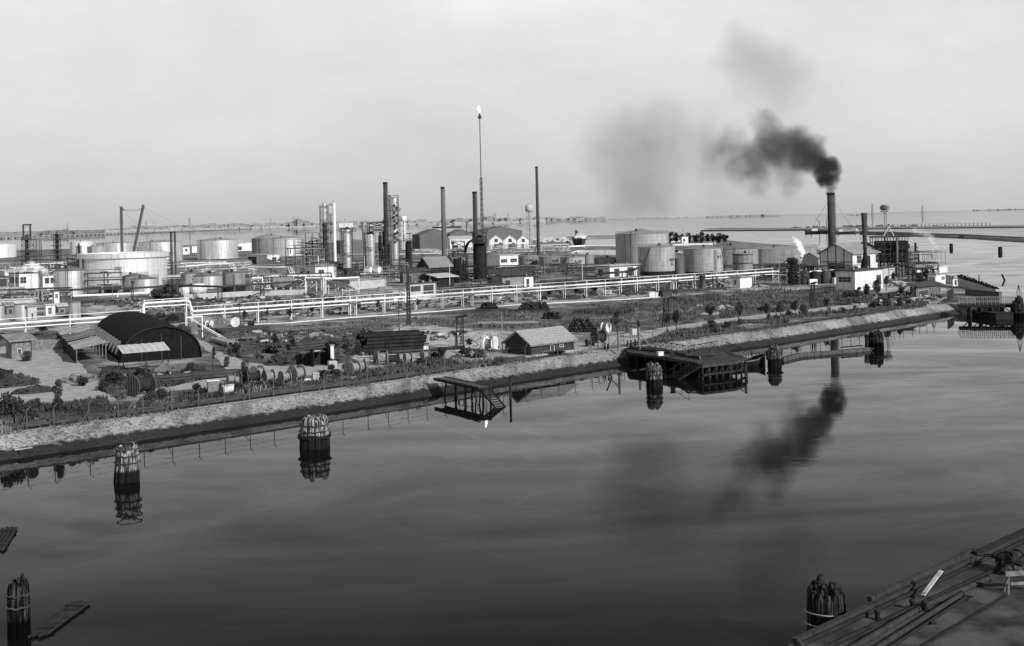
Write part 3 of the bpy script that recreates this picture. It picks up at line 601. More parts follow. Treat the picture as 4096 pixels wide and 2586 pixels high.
column('silver topped column in a dark scaffold, left one of the tall pair', 1302, 19, 813, 1048, silver, plats=((828, 21, 18), (889, 16, 14), (925, 16, 16), (955, 18, 16)), skirt=893, frame=(-17, 14, 828, 1048, 9), hm=dark)
t, k, zz, R = column('slim white column standing beside the scaffolded silver tower', 1341, 11, 812, 1050, pipe_white, ladder=False)
g = MB(); g.path([(0, 0, zz(812)), (0, 0, zz(806)), (-4*k, 0, zz(804)), (-8*k, 0, zz(808))], .2); g.build('vent_pipe', midsteel, t)
column('thin grey riser column with small landings between the tall pair', 1325, 6, 862, 1050, midsteel, plats=((822, 4, 10), (862, 4, 8), (900, 5, 8), (935, 5, 8)), ladder=True)
t, k, zz, R = column('silver column with round platform and splayed dark foot', 1392, 33, 916, 1112, silver, plats=((926, 32, 32), (1022, 20, 18)), skirt=1072, frame=(-16, -10, 930, 1070, 8))
g = MB()
for s in (10, 14, 18): g.obox((s*k*.6, -R*1.1, zz(1075)), (s*k*.2-8*k, -R*1.6, 0), .35, .35)
g.build('leg_brace', dark, t)
g = MB(); g.lathe([(0, zz(907)), (R*.9, zz(915))], 14, smooth=False); g.build('canopy', dark, t)
column('broad silver column under a dark gantry left of the main tower', 1484, 35, 930, 1084, silver, plats=((929, 26, 50), (1000, 22, 10)), skirt=1076, frame=(-24, -19, 930, 1078, 8))
column('short slim silver column in front of the broad silver one', 1496, 12, 1018, 1082, silver, plats=((1012, 8, 16), (1032, 14, 14)), ladder=True)
hol = [(806+i*0, 0) for i in ()]+[(y, o) for y, o in zip((824, 832, 853, 862, 870, 886, 893, 903, 915, 931, 937, 953, 960, 969), (0.1, 0.75, 0.1, .75, -.1, .1, .75, 0.1, 0.1, .75, .1, .1, .75, .1))]
t, k, zz, R = column('tallest silver tower studded with dark manholes and side landings', 1583, 28, 790, 1103, silver, plats=((843, 18, 24), (876, 18, 24), (907, 22, 25), (945, 22, 24), (1075, 18, 24)), skirt=1072, holes=hol, hm=silver)
g = MB(); lattice(g, -27*k, 0, zz(1100), zz(784), 28*k, 24*k, 16, r=.07, d0=7, d1=6); g.build('lattice_frame', dark, t)
g = MB(); lattice(g, -2*k, 0, zz(900), zz(782), 36*k, 34*k, 4, r=.06, d0=6, d1=6); g.build('top_scaffold', dark, t)
for (px_, w_, ya, yb_) in ((1548, 7, 905, 1092), (1562, 9, 975, 1095)):
    g = MB(); g.tube(((px_-1583)*k, -4, 0), ((px_-1583)*k, -4, zz(ya)), w_/2*k, n=10); g.build('riser_pipe', black, t)
b = G(1512, 1092)
t = thing('steel_gantry', 'dark steel gantry with flat top between the broad column and main tower', 'gantry', b); k = b.y/F; zz = lambda y: TH(1512, y, b.y)-LZ
g = MB(); lattice(g, 0, 3, zz(930), zz(893), 76*k, 74*k, 2, r=.13, d0=7, d1=7); lattice(g, 22*k, 3, 0, zz(930), 26*k, 26*k, 7, r=.12, d0=6, d1=6); g.build('frame', dark, t)
g = MB(); g.box((-40*k, 0, zz(893)), (42*k, 7, zz(890))); g.build('deck', dark, t)
for i, (dx, r_, ya, yb_) in enumerate(((12, 7, 945, 1005), (20, 5, 1000, 1090), (10, 4, 1010, 1090), (28, 6, 930, 985))):
    g = MB(); g.lathe([(0, zz(yb_)), (r_*k, zz(yb_)), (r_*k, zz(ya)), (r_*.5*k, zz(ya-3)), (0, zz(ya-4))], 14, c=(dx*k, -1)); g.build('drum', black if i != 1 else stack_dark, t)
t, k, zz, R = column('black round headed drum under a thin landing, right of main tower', 1636, 25, 967, 1092, black, plats=((966, 22, 30),), ladder=True)
g = MB(); g.tube((-2, 2, zz(966)), (-2, 2, zz(936)), .15); g.box((-9*k, 0, zz(936)), (12*k, 3, zz(933))); g.tube((5*k, 2, zz(966)), (5*k, 2, zz(936)), .15); g.build('davit', dark, t)
t, k, zz, R = column('massive black drum with piping on its head, right of two chimneys', 1922, 54, 972, 1125, black, plats=((972, 30, 30), (930, 36, 32)), ladder=True)
g = MB(); g.lathe([(R*.6, zz(972)), (R*.55, zz(950)), (R*.3, zz(944)), (0, zz(942))], 14); lattice(g, 0, 0, zz(972), zz(930), 52*k, 52*k, 2, r=.12, d0=6, d1=6); g.build('top_works', dark, t)
for q in range(3):
    g = MB(); o = q*.8
    g.path([((-62+o*5)*k*1.0, -1-o, zz(1010)), ((-58+o*5)*k, -1-o, zz(990)), ((-48+o*4)*k, -1-o, zz(972)), ((-34+o*3)*k, -1-o, zz(962)), ((-18)*k, -1-o, zz(958))], .35-.08*q, n=8); g.build('curved_pipe', black, t)
column('thinner black drum left of the massive one, with braced frame', 1829, 26, 1030, 1132, black, plats=((1028, 34, 40), (1012, 34, 20)), frame=(12, 44, 1030, 1128, 3), dome=False)
b = G(1842, 1128); k = b.y/F; zz = lambda y: TH(1842, y, b.y)-LZ
t = thing('canopy_frame', 'flat roofed pipe frame standing above the thinner black drum', 'frame', b)
g = MB(); lattice(g, -4*k, 0, zz(1028), zz(968), 46*k, 46*k, 3, r=.1, d0=5, d1=5); g.build('frame', dark, t)
g = MB(); g.box((-30*k, -3, zz(968)), (22*k, 3, zz(964))); g.build('roof', roof_mid, t)
g = MB(); g.path([(8*k*math.cos(a*.5)-16*k, -3, zz(998)+8*k*math.sin(a*.5)) for a in range(14)], .15); g.build('pipe_loop', midsteel, t)
t = thing('pipework', 'tangled dark pipework and posts between the two black drums', 'pipework', G(1865, 1132)); b = t.location; k = b.y/F
g = MB(); random.seed(3)
for i in range(34):
    x0 = random.uniform(-55, 60)*k; y0 = random.uniform(-3, 8); z0 = random.uniform(0, 12)
    dv = random.choice([(random.uniform(2, 9), 0, 0), (0, 0, random.uniform(2, 8)), (random.uniform(1, 4), 0, random.uniform(-3, 3)), (0, 0, random.uniform(2, 6))])
    g.tube((x0, y0, z0*.5), (x0+dv[0], y0, max(0, z0*.5+dv[2])), random.choice((.1, .18, .3)), n=5)
g.build('pipes', black, t)
# water towers
def water_tower(label, x, ytop, ybowl, yb, w, wl, m, legs_m):
    b = G(x, yb); Y = b.y; k = Y/F; zz = lambda y: TH(x, y, Y)-LZ; t = thing('water_tower', label, 'water tower', b)
    g = MB(); g.lathe([(0, zz(ytop-4)), (w*.3*k, zz(ytop-2)), (w/2*k, zz(ytop)), (w/2*k, zz(ybowl)), (w*.3*k, zz(ybowl+5)), (0, zz(ybowl+6))], 20); g.build('bowl', m, t)
    g = MB(); g.tube((0, 0, 0), (0, 0, zz(ybowl+4)), 1.6*k*2); g.build('stem', m, t)
    g = MB(); n = 6
    for i in range(n):
        a = 2*pi*i/n; p = lambda z, f=1: Vector((wl/2*k*math.cos(a), wl/2*k*math.sin(a), z))
        g.tube(p(0), p(zz(ybowl+2)), 1.3*k, n=5)
        for q in range(1, 6):
            a2 = 2*pi*(i+1)/n; z = zz(yb)+(zz(ybowl)-zz(yb))*q/6; g.tube(p(z), (wl/2*k*math.cos(a2), wl/2*k*math.sin(a2), z), .8*k, n=4)
    g.build('legs', legs_m, t); g = MB(); g.tube((0, 0, zz(ytop)), (0, 0, zz(ytop-13)), .5*k); g.build('aerial', haze_dark, t)
    return t
water_tower('pale round water tower on slender legs left of the tallest thin chimney', 2120, 822, 843, 985, 31, 22, concrete, concrete)
water_tower('white water tower half hidden behind the main silver tower', 1617, 868, 882, 1000, 24, 18, white, white)
b = G(1384, 1040); k = b.y/F; zz = lambda y: TH(1384, y, b.y)-LZ; t = thing('cooling_box', 'big white box on posts behind the platform topped silver column', 'tank', b)
g = MB(); g.box((-24*k, 0, zz(911)), (24*k, 8, zz(893))); g.build('body', white, t)
g = MB()
for sx_ in (-22, -8, 8, 22): g.tube((sx_*k, 1, 0), (sx_*k, 1, zz(911)), .3); g.tube((sx_*k, 7, 0), (sx_*k, 7, zz(911)), .3)
g.build('posts', haze_dark, t)
# ================================================================ buildings
def solve_len(Nn, e, k): return (k*Nn.y-Nn.x)/(e.x-k*e.y)
def building(name, label, cat, xl, xn, xr, yn, yt, roof='flat', wm=None, rm=None, wins=(), ridge=1.5, over=0.4, ang=TA, th=0.25, cap=None, winm=None):
    """near corner at pixel (xn, yn); xl/xr = ends of the left and right face; windows (face, u0, u1, v0, v1) as fractions"""
    Nn = G(xn, yn); e1 = Vector((math.cos(ang), math.sin(ang), 0)); e2 = Vector((-math.sin(ang), math.cos(ang), 0))
    a = abs(solve_len(Nn, e1, ray(xr, yn)[0])); b = abs(solve_len(Nn, e2, ray(xl, yn)[0])); h = TH(xn, yt, Nn.y)-LZ
    t = thing(name, label, cat, Nn, ang); wm = wm or stucco; rm = rm or roof_light
    g = MB()
    g.box((0, 0, 0), (a, b, h-0.003))
    if roof == 'gable_y': g.add([(0, 0, h), (a, 0, h), (a/2, 0, h+ridge), (0, b, h), (a, b, h), (a/2, b, h+ridge)], [(0, 1, 2), (4, 3, 5), (0, 2, 5, 3), (2, 1, 4, 5)])
    if roof == 'gable_x': g.add([(0, 0, h), (0, b, h), (0, b/2, h+ridge), (a, 0, h), (a, b, h), (a, b/2, h+ridge)], [(1, 0, 2), (3, 4, 5), (0, 3, 5, 2), (2, 5, 4, 1)])
    g.build('walls', wm, t)
    g = MB(); o = over
    if roof == 'flat': g.box((-o, -o, h), (a+o, b+o, h+th))
    if roof == 'shed': g.add([(-o, -o, h), (a+o, -o, h), (a+o, b+o, h+ridge), (-o, b+o, h+ridge), (-o, -o, h+th), (a+o, -o, h+th), (a+o, b+o, h+ridge+th), (-o, b+o, h+ridge+th)], [(0, 3, 2, 1), (4, 5, 6, 7), (0, 1, 5, 4), (1, 2, 6, 5), (2, 3, 7, 6), (3, 0, 4, 7)])
    if roof == 'gable_y':
        for s in (0, 1):
            x0 = -o if s == 0 else a+o; z0 = h-o*ridge/(a/2); c = a/2
            g.add([(x0, -o, z0+.02), (x0, b+o, z0+.02), (c, b+o, h+ridge+.02), (c, -o, h+ridge+.02), (x0, -o, z0+th), (x0, b+o, z0+th), (c, b+o, h+ridge+th), (c, -o, h+ridge+th)], [(0, 1, 2, 3), (7, 6, 5, 4), (0, 3, 7, 4), (1, 5, 6, 2), (0, 4, 5, 1), (3, 2, 6, 7)])
    if roof == 'gable_x':
        for s in (0, 1):
            y0 = -o if s == 0 else b+o; z0 = h-o*ridge/(b/2); c = b/2
            g.add([(-o, y0, z0+.02), (a+o, y0, z0+.02), (a+o, c, h+ridge+.02), (-o, c, h+ridge+.02), (-o, y0, z0+th), (a+o, y0, z0+th), (a+o, c, h+ridge+th), (-o, c, h+ridge+th)], [(0, 1, 2, 3), (7, 6, 5, 4), (0, 3, 7, 4), (1, 5, 6, 2), (0, 4, 5, 1), (3, 2, 6, 7)])
    g.build('roof', rm, t)
    if a > 3 and name not in ('wall', 'shore_wall', 'hangar'):
        g = MB(); g.tube((a*.97, -.12, 0), (a*.97, -.12, h*.98), .07, n=5); g.build('downpipe', dark, t)
        if roof == 'flat':
            for q in range(1 if a < 8 else 3): g = MB(); x_ = a*(.25+.27*q); y_ = b*random.uniform(.3, .7); g.box((x_-.3, y_-.3, h+th), (x_+.3, y_+.3, h+th+.5)); g.box((x_-.4, y_-.4, h+th+.5), (x_+.4, y_+.4, h+th+.58)); g.build('roof_vent', midsteel, t)
    for (fc, u0, u1, v0, v1, kind) in wins:
        def pt(u, v, d):
            return (u*a, -d, v*h) if fc == 'R' else (-d, b-u*b, v*h)
        wd = MB(); A_, B_ = pt(u0, v0, .03), pt(u1, v1, .03)
        def slab(mb, u0, u1, v0, v1, d0, d1):
            p, q = pt(u0, v0, d0), pt(u1, v1, d1)
            mb.box(tuple(min(x, y) for x, y in zip(p, q)), tuple(max(x, y) for x, y in zip(p, q)))
        slab(wd, u0, u1, v0, v1, -.05, .03); o_ = wd.build('door' if kind == 'd' else 'window', winm or (glass if kind == 'w' else dark), t)
        fr = MB(); lw = (a if fc == 'R' else b); du = .12/lw; dv = .12/h
        slab(fr, u0-du, u1+du, v1, v1+dv, -.05, .08); slab(fr, u0-du, u0, v0, v1, -.05, .08); slab(fr, u1, u1+du, v0, v1, -.05, .08)
        if kind == 'w':
            slab(fr, u0-du, u1+du, v0-dv, v0, -.05, .12)
            n = max(2, int((u1-u0)*lw/1.1)); 
            for i in range(1, n): u = u0+(u1-u0)*i/n; slab(fr, u-du*.25, u+du*.25, v0, v1, -.02, .06)
            vm = (v0+v1)/2; slab(fr, u0, u1, vm-dv*.25, vm+dv*.25, -.02, .055)
        fr.build('frame', concrete if wm is not white else stucco, o_)
    return t, a, b, h
BL = building
# left edge works
BL('office_building', 'white two storey block with dark window band, lower left behind the pipeline', 'building', 36, 78, 157, 1166, 1096, 'flat', white, roof_blk, [('R', .05, .35, .45, .8, 'w'), ('L', .1, .9, .45, .8, 'w')])
BL('works_building', 'pale long block above the white one at the left edge', 'building', -60, 20, 150, 1128, 1088, 'flat', stucco, roof_light, [('R', .1, .8, .3, .6, 'w')])
BL('works_building', 'white block with two dark openings left of tank 113', 'building', 158, 172, 222, 1150, 1104, 'flat', white, roof_mid, [('R', .15, .5, .3, .8, 'd'), ('R', .6, .95, .3, .8, 'd')])
BL('low_shed', 'low white shed just under tank 113, striped by pipes', 'shed', 158, 170, 238, 1200, 1168, 'flat', white, roof_mid, [('R', .1, .6, .2, .6, 'w')])
BL('low_shed', 'low white wall shed below the white two storey block', 'shed', 20, 90, 156, 1196, 1170, 'flat', stucco, roof_blk, [('R', .3, .5, .2, .7, 'w')])
BL('gatehouse', 'tiny white cabin with one tall window behind the left pipeline', 'hut', 176, 184, 221, 1264, 1222, 'flat', white, roof_light, [('R', .25, .6, .15, .75, 'w')])
BL('brick_store', 'grey flat store right of the shiny upright tank at far left', 'building', 100, 112, 148, 1283, 1228, 'flat', concrete, roof_mid, [('R', .4, .6, .1, .5, 'd')])
BL('dark_annex', 'dark boxy annex at the very left edge under a railing', 'building', -60, -20, 34, 1182, 1110, 'flat', tank_gray2, roof_blk, [('R', .2, .9, .3, .9, 'd')])
BL('low_shed', 'long grey roofed shed reaching from the left edge, above the small tanks', 'shed', -60, -40, 146, 1222, 1206, 'flat', concrete, roof_light, [])
BL('low_shed', 'grey pitched shed behind the small shiny tank, far left', 'shed', 14, 26, 60, 1258, 1226, 'shed', tank_dark, roof_mid, [('R', .2, .7, .1, .6, 'd')], ridge=.7)
BL('works_building', 'narrow white tower block squeezed beside tank 113', 'building', 210, 218, 238, 1222, 1166, 'flat', white, roof_blk, [('R', .2, .7, .5, .8, 'w')])
BL('low_shed', 'dark lean-to between white blocks and small dull tank', 'shed', 222, 232, 272, 1254, 1228, 'shed', tank_dark, roof_light, [('R', .2, .6, .1, .6, 'd')], ridge=.6)
BL('works_building', 'dark flat block under the steam cloud at far left', 'building', 40, 60, 150, 1120, 1094, 'flat', tank_gray2, roof_blk, [('R', .1, .9, .3, .7, 'w')])
BL('low_shed', 'dark open shed with pale roof in front of tank 301', 'shed', 396, 420, 486, 1176, 1152, 'shed', tank_dark, roof_mid, [('R', .1, .8, .1, .7, 'd')], ridge=.8)
# far left and centre
BL('boathouse', 'small white hut with one window between the far tanks', 'hut', 722, 732, 760, 1019, 990, 'flat', white, roof_mid, [('R', .3, .6, .4, .8, 'w')])
BL('white_store', 'white boxy store touching the left side of the large pale tank', 'building', 764, 768, 795, 1012, 986, 'flat', white, roof_light, [])
BL('white_store', 'long white store in the gap between large pale and dull cone tanks', 'building', 930, 940, 1030, 1006, 975, 'flat', white, roof_light, [('R', .1, .3, .1, .6, 'd')], th=.6)
BL('control_room', 'pale flat roofed building with small square window, left of the pipe racks', 'building', 985, 1070, 1122, 1062, 1021, 'flat', stucco, roof_light, [('R', .35, .7, .4, .75, 'w'), ('L', .1, .5, .1, .8, 'd')])
BL('pump_house', 'light flat roofed pump house with square window beside the pitted silver column', 'building', 1222, 1262, 1346, 1117, 1066, 'flat', stucco, roof_mid, [('R', .15, .4, .4, .7, 'w'), ('L', .2, .5, .1, .6, 'd')], over=.8)
BL('long_store', 'long pale roofed low store behind the two small silver tanks', 'building', 1415, 1440, 1560, 1112, 1092, 'flat', concrete, roof_light, [('R', .1, .9, .3, .7, 'w')])
BL('yard_wall_building', 'pale long blank wall below the silver columns', 'wall', 1330, 1400, 1545, 1160, 1124, 'flat', concrete, roof_mid, [])
BL('hangar', 'leftmost of the black hangars, widest, with pale sunlit roof slope', 'hangar', 1650, 1680, 1802, 996, 941, 'gable_y', haze_dark, haze_dark, [], ridge=4.5)
BL('hangar', 'middle black hangar behind the plain grey chimney', 'hangar', 1775, 1800, 1895, 992, 938, 'gable_y', haze_dark, haze_dark, [], ridge=3.5)
BL('hangar', 'rightmost of the black hangars, tallest, above three white gables', 'hangar', 1880, 1908, 2090, 975, 930, 'gable_y', haze_dark, haze_dark, [], ridge=5)
for i, (a_, b_, c_, pk) in enumerate(((1955, 1958, 2013, 'left'), (2011, 2014, 2069, 'middle'), (2067, 2070, 2118, 'right'))):
    BL('gabled_store', 'white gabled store with dark loft opening, %s one of the three' % pk, 'store', a_, b_, c_, 998, 964, 'gable_y', white, roof_light, [('R', .35, .55, .05, .6, 'd'), ('R', .38, .62, .82, 1.2, 'd')], ridge=4.2, ang=math.radians(10))
BL('pale_store', 'pale two part store with hipped roof behind the black drums', 'store', 1790, 1800, 1892, 998, 957, 'gable_x', white, roof_light, [('R', .05, .2, .5, .85, 'd'), ('R', .1, .35, .05, .4, 'd')], ridge=2, ang=math.radians(10))
BL('tin_shed', 'shed with pale corrugated gable roof at the foot of the grey chimney', 'shed', 1678, 1720, 1815, 1112, 1064, 'gable_x', dark, corr_grey, [], ridge=3.2, over=1.0)
BL('laboratory', 'white low building with a pair of dark windows left of the numbered low tanks', 'building', 1948, 2000, 2076, 1071, 1024, 'flat', white, roof_light, [('R', .05, .38, .4, .7, 'w'), ('R', .55, .9, .4, .7, 'w')])
BL('furnace_house', 'light framed building with big dark bays behind the main pipeline', 'building', 1629, 1634, 1748, 1200, 1138, 'flat', concrete, roof_blk, [('R', .08, .42, .45, .85, 'd'), ('R', .52, .88, .3, .88, 'd')])
BL('furnace_annex', 'pale annex with small square openings left of the light framed building', 'building', 1520, 1574, 1632, 1216, 1172, 'flat', stucco, roof_light, [('R', .15, .35, .5, .8, 'd'), ('R', .6, .8, .5, .8, 'd')])
BL('switch_house', 'dark fluted roof house below the manhole studded tower', 'building', 1600, 1612, 1728, 1134, 1092, 'shed', stack_grey, roof_blk, [('R', .1, .3, .1, .7, 'd')], ridge=1.2)
BL('loading_shed', 'open shed with pale sloping roof in front of the tin gable shed', 'shed', 1722, 1752, 1818, 1152, 1112, 'shed', black, roof_light, [], ridge=1.0, over=1.2)
BL('boiler_shed', 'brick shed with dark lean-to roof right of the massive black drum', 'shed', 1968, 2010, 2110, 1152, 1104, 'shed', tank_gray2, roof_blk, [('R', .1, .3, .05, .6, 'd')], ridge=1.3, over=1.4)
BL('white_annex', 'white doored annex on the right end of the brick shed', 'hut', 2092, 2098, 2136, 1154, 1108, 'flat', white, roof_blk, [('R', .2, .5, .1, .8, 'd')])
BL('pump_house', 'flat pale roofed pump house with dark doorways left of tank 404', 'building', 2383, 2440, 2556, 1112, 1066, 'flat', stucco, roof_light, [('R', .15, .32, .05, .75, 'd'), ('R', .6, .8, .05, .8, 'd'), ('L', .2, .5, .2, .7, 'w')], over=1)
BL('white_hut', 'small white cubic hut with dark base in the meadow by the pipeline end', 'hut', 2925, 2961, 3010, 1155, 1111, 'flat', white, roof_mid, [('L', .35, .6, .35, .75, 'w')], over=.5)
BL('substation', 'white flat substation with long slit window at the bend of the pipeline', 'building', 3344, 3421, 3536, 1166, 1086, 'flat', white, roof_blk, [('L', .15, .8, .45, .7, 'w'), ('R', .74, .9, .2, .72, 'd')], over=.5)
BL('substation_annex', 'low grey annex behind the substation, right side', 'building', 3520, 3530, 3582, 1118, 1074, 'flat', concrete, roof_blk, [])
# boiler house: gable front left of the trumpet chimney
t, a, b, h = BL('boiler_house', 'large gabled works shed with patched roof behind the trumpet chimney', 'building', 3282, 3411, 3530, 1122, 1014, 'gable_x', stucco, roof_mid, [('L', .02, .22, .02, .35, 'w'), ('L', .26, .74, .03, .62, 'd'), ('R', .15, .3, .62, .9, 'w'), ('R', .78, .95, .6, .9, 'w')], ridge=3.0, over=.8)
g = MB()
for u in (0, .25, .5, .75, 1): g.box((-.12, b*u-.12, 0), (-.001, b*u+.12, h+2.8*(1-abs(u-.5)*2)))
g.box((-.11, 0, h*.66), (-.002, b, h*.66+.2)); g.build('timber_frame', dark, t)
g = MB(); g.box((-.14, b*.26, 0), (-.10, b*.48, h*.6)); g.build('door_leaf', wood_m, t)
t, a, b, h = BL('small_gable_shed', 'smaller gabled shed left of the large works shed', 'shed', 3208, 3276, 3300, 1108, 1034, 'gable_x', concrete, roof_mid, [('L', .1, .8, .1, .6, 'w')], ridge=1.8)
BL('watch_hut', 'white hut with two windows beside the shore wall at far right', 'hut', 3713, 3744, 3784, 1140, 1100, 'flat', white, roof_mid, [('R', .55, .85, .45, .75, 'w'), ('L', .15, .45, .4, .75, 'w'), ('L', .55, .85, .4, .75, 'w')], over=.35)
BL('shore_store', 'grey roofed low store left of the white hut near the shore', 'building', 3638, 3670, 3722, 1102, 1075, 'shed', stucco, roof_mid, [('L', .3, .7, .3, .8, 'd')], ridge=.8)
BL('shore_store', 'pale box store under the open roof frame', 'building', 3644, 3655, 3716, 1080, 1056, 'flat', concrete, roof_mid, [('R', .2, .8, .3, .8, 'w')])
BL('shore_wall', 'thick white wall block at the water edge behind the right hut', 'wall', 3716, 3722, 3790, 1096, 1070, 'flat', white, roof_light, [])
BL('gate_box', 'white box between dark posts where the shore wall begins', 'kiosk', 3806, 3812, 3832, 1146, 1116, 'flat', white, roof_mid, [('R', .3, .7, .1, .8, 'd')])
# vaulted store in the middle
def vault(name, label, cat, fl, fr_mid, L, W_, hh, m, m_end, th=None):
    pass
# ---------------------------------------------------------------- foreground black arched hangar
FL = Vector((-65.0, 187.8, LZ)); ax = Vector((-.44, .9, 0)).normalized(); px_ = Vector((ax.y, -ax.x, 0))
ang = math.atan2(px_.y, px_.x)
t = thing('arched_hangar', 'big black arched corrugated hangar in the left foreground yard', 'hangar', FL, ang)
Wd, Hh, Ln = 13.0, 5.6, 43.0
def arch(n=28):
    out = []
    for i in range(n+1):
        a = pi*i/n; out.append((Wd/2-Wd/2*math.cos(a), Hh*math.sin(a)**0.8))
    return out
A_ = arch(); g = MB(); nl = 32
vs = [(x, Ln*k/nl, z+(0.05 if (k % 2) else 0)) for k in range(nl+1) for x, z in A_]
g.add(vs, [(k*29+i, k*29+i+1, (k+1)*29+i+1, (k+1)*29+i) for k in range(nl) for i in range(28)], False)
g.build('roof', corr_black, t)
g = MB(); g.poly([(x, 0.25, z) for x, z in A_]); g.build('end_wall', corr_wall, t); g = MB(); g.poly([(x, Ln-.25, z) for x, z in reversed(A_)]); g.build('end_wall', corr_wall, t)
g = MB()
for i in range(len(A_)-1):
    (x, z), (x2, z2) = A_[i], A_[i+1]; g.obox((x, -.03, z), (x2, -.03, z2), .12, .2)
g.build('arch_rim', black, t)
for k_ in range(9):
    y = 4+k_*4.3; g = MB(); i = 4; (x, z), (x2, z2) = A_[1], A_[5]; nrm = Vector((-(z2-z), 0, (x2-x))).normalized()*.08
    g.obox(Vector((x-.35, y, z)), Vector((x2-.75, y, z2)), .55, .22); g.build('flank_vent', stack_grey, t)
for x_ in (3.2, 6.4, 9.6): g = MB(); g.box((x_, .12, 0), (x_+.15, .2, 4.6-abs(x_-6.5)*.25)); g.build('wall_post', dark, t)
# lean-to roof row along its left flank (sunlit grey sheets on posts)
b0 = G(300, 1456); t = thing('lean_to_shelter', 'long low shelter with pale tin sheet roof beside the arched hangar', 'shelter', b0, math.atan2(ax.y, ax.x))
lg = [(0, 13.5), (14.0, 26), (26.5, 40)]
for i, (u0, u1) in enumerate(lg):
    z0 = 2.3+.15*i; g = MB(); n = 10
    for q in range(n):
        ua = u0+(u1-u0)*q/n; ub = u0+(u1-u0)*(q+1)/n-.06; j = random.uniform(-.06, .08); e_ = random.uniform(-.4, .5)
        g.add([(ua, .0-e_*.3, z0+j), (ub, 0-e_*.3, z0+j), (ub, -5.2+e_, z0+.9+j), (ua, -5.2+e_, z0+.9+j)], [(0, 3, 2, 1)]); g.add([(ua, .0-e_*.3, z0+j-.05), (ub, 0-e_*.3, z0+j-.05), (ub, -5.2+e_, z0+.85+j), (ua, -5.2+e_, z0+.85+j)], [(0, 1, 2, 3)])
    g.build('roof_sheets', [roof_light, corr_grey, roof_light][i], t)
for u in range(0, 41, 5):
    for yv, zt in ((-.3, 2.25), (-4.9, 3.0)): g = MB(); g.tube((u+.2, yv, 0), (u+.2, yv, zt), .09, n=5); g.build('post', wood_m, t)
g = MB(); g.box((.1, -.25, 0), (39.8, -.15, 1.9)); g.build('back_boards', wood_d, t)
# small white roofed shelter in front of the hangar
b0 = G(490, 1492); t = thing('open_shelter', 'small open shelter with bright corrugated sheet roof before the hangar front', 'shelter', b0, math.radians(32))
g = MB(); 
for q in range(14):
    xa, xb = q*.52, q*.52+.5; j = .05*(q % 2)
    g.add([(xa, -.3, 3.0+j), (xb, -.3, 3.0+j), (xb, 3.4, 3.9+j), (xa, 3.4, 3.9+j), (xa, -.3, 2.95), (xb, -.3, 2.95), (xb, 3.4, 3.85), (xa, 3.4, 3.85)], [(0, 1, 2, 3), (7, 6, 5, 4), (0, 4, 5, 1), (3, 2, 6, 7), (0, 3, 7, 4), (1, 5, 6, 2)])
g.build('roof', roof_light, t)
for p_ in ((.2, 0), (7, 0), (.2, 3.1), (7, 3.1), (3.6, 0)): g = MB(); g.tube((p_[0], p_[1], 0), (p_[0], p_[1], 2.9+p_[1]*.25), .09, n=5); g.build('post', wood_d, t)
g = MB(); g.box((.6, .6, .7), (6.6, 2.6, .85)); g.build('bench_top', wood_m, t)
# leftmost plank shed
BL('plank_shed', 'weathered board shed with sloping roof at the left edge of the yard', 'shed', 25, 48, 128, 1438, 1368, 'shed', wood_m, mat('old_sheet_roof', .2, .3, .6, rough=.9, lines=[('X', .9, .12, .3)]), [('R', .3, .45, .3, .55, 'd')], ridge=.9, over=.7)
t = thing('board_fence', 'grey board fence running right from the plank shed', 'fence', G(125, 1405), TA*.55)
g = MB()
for i in range(28): g.box((i*.42, 0, 0), (i*.42+.38, .06, 1.9+random.uniform(-.12, .1)))
g.build('boards', wood_m, t); g = MB(); g.box((0, .06, .5), (11.8, .14, .6)); g.box((0, .06, 1.4), (11.8, .14, 1.5)); g.build('rails', wood_d, t)
# brick shed with tiled roof on the bank
Nn = G(2126, 1424)
t, a, b, h = BL('brick_shed', 'dark brick shed with pale tiled gable roof on the canal bank', 'shed', 2022, 2126, 2296, 1424, 1380, 'gable_x', brick_d, tile, [('R', .44, .52, .1, .72, 'd'), ('R', .66, .74, .5, .85, 'w')], ridge=1.9, over=.5)
g = MB(); g.box((-.6, -.5, h-.25), (a+.6, -.42, h-.1)); g.build('gutter', concrete, t)
g = MB(); g.box((a*.18, -.6, .45), (a*.42, -.25, .52)); g.box((a*.2, -.5, 0), (a*.22, -.3, .45)); g.box((a*.38, -.5, 0), (a*.4, -.3, .45)); g.build('bench', wood_m, t)
g = MB(); g.box((-.3, -1.3, 0), (a+.3, -.001, .16)); g.build('plinth', concrete, t)
# quonset in the middle: long dark vault
b0 = G(1028, 1104); t = thing('vaulted_store', 'long low dark vaulted store left of the light pump house', 'store', b0, math.radians(14))
g = MB(); LL, RR = 19.0, 3.6
for i in range(14):
    a0_, a1_ = pi*i/14, pi*(i+1)/14; g.add([(0, RR-RR*math.cos(a0_), RR*.85*math.sin(a0_)), (LL, RR-RR*math.cos(a0_), RR*.85*math.sin(a0_)), (LL, RR-RR*math.cos(a1_), RR*.85*math.sin(a1_)), (0, RR-RR*math.cos(a1_), RR*.85*math.sin(a1_))], [(0, 1, 2, 3)], True)
g.build('roof', tank_dark, t); g = MB(); g.poly([(.05, RR-RR*math.cos(pi*i/14), RR*.85*math.sin(pi*i/14)) for i in range(15)]); g.poly([(LL-.05, RR-RR*math.cos(pi*i/14), RR*.85*math.sin(pi*i/14)) for i in range(14, -1, -1)]); g.build('end_wall', black, t)
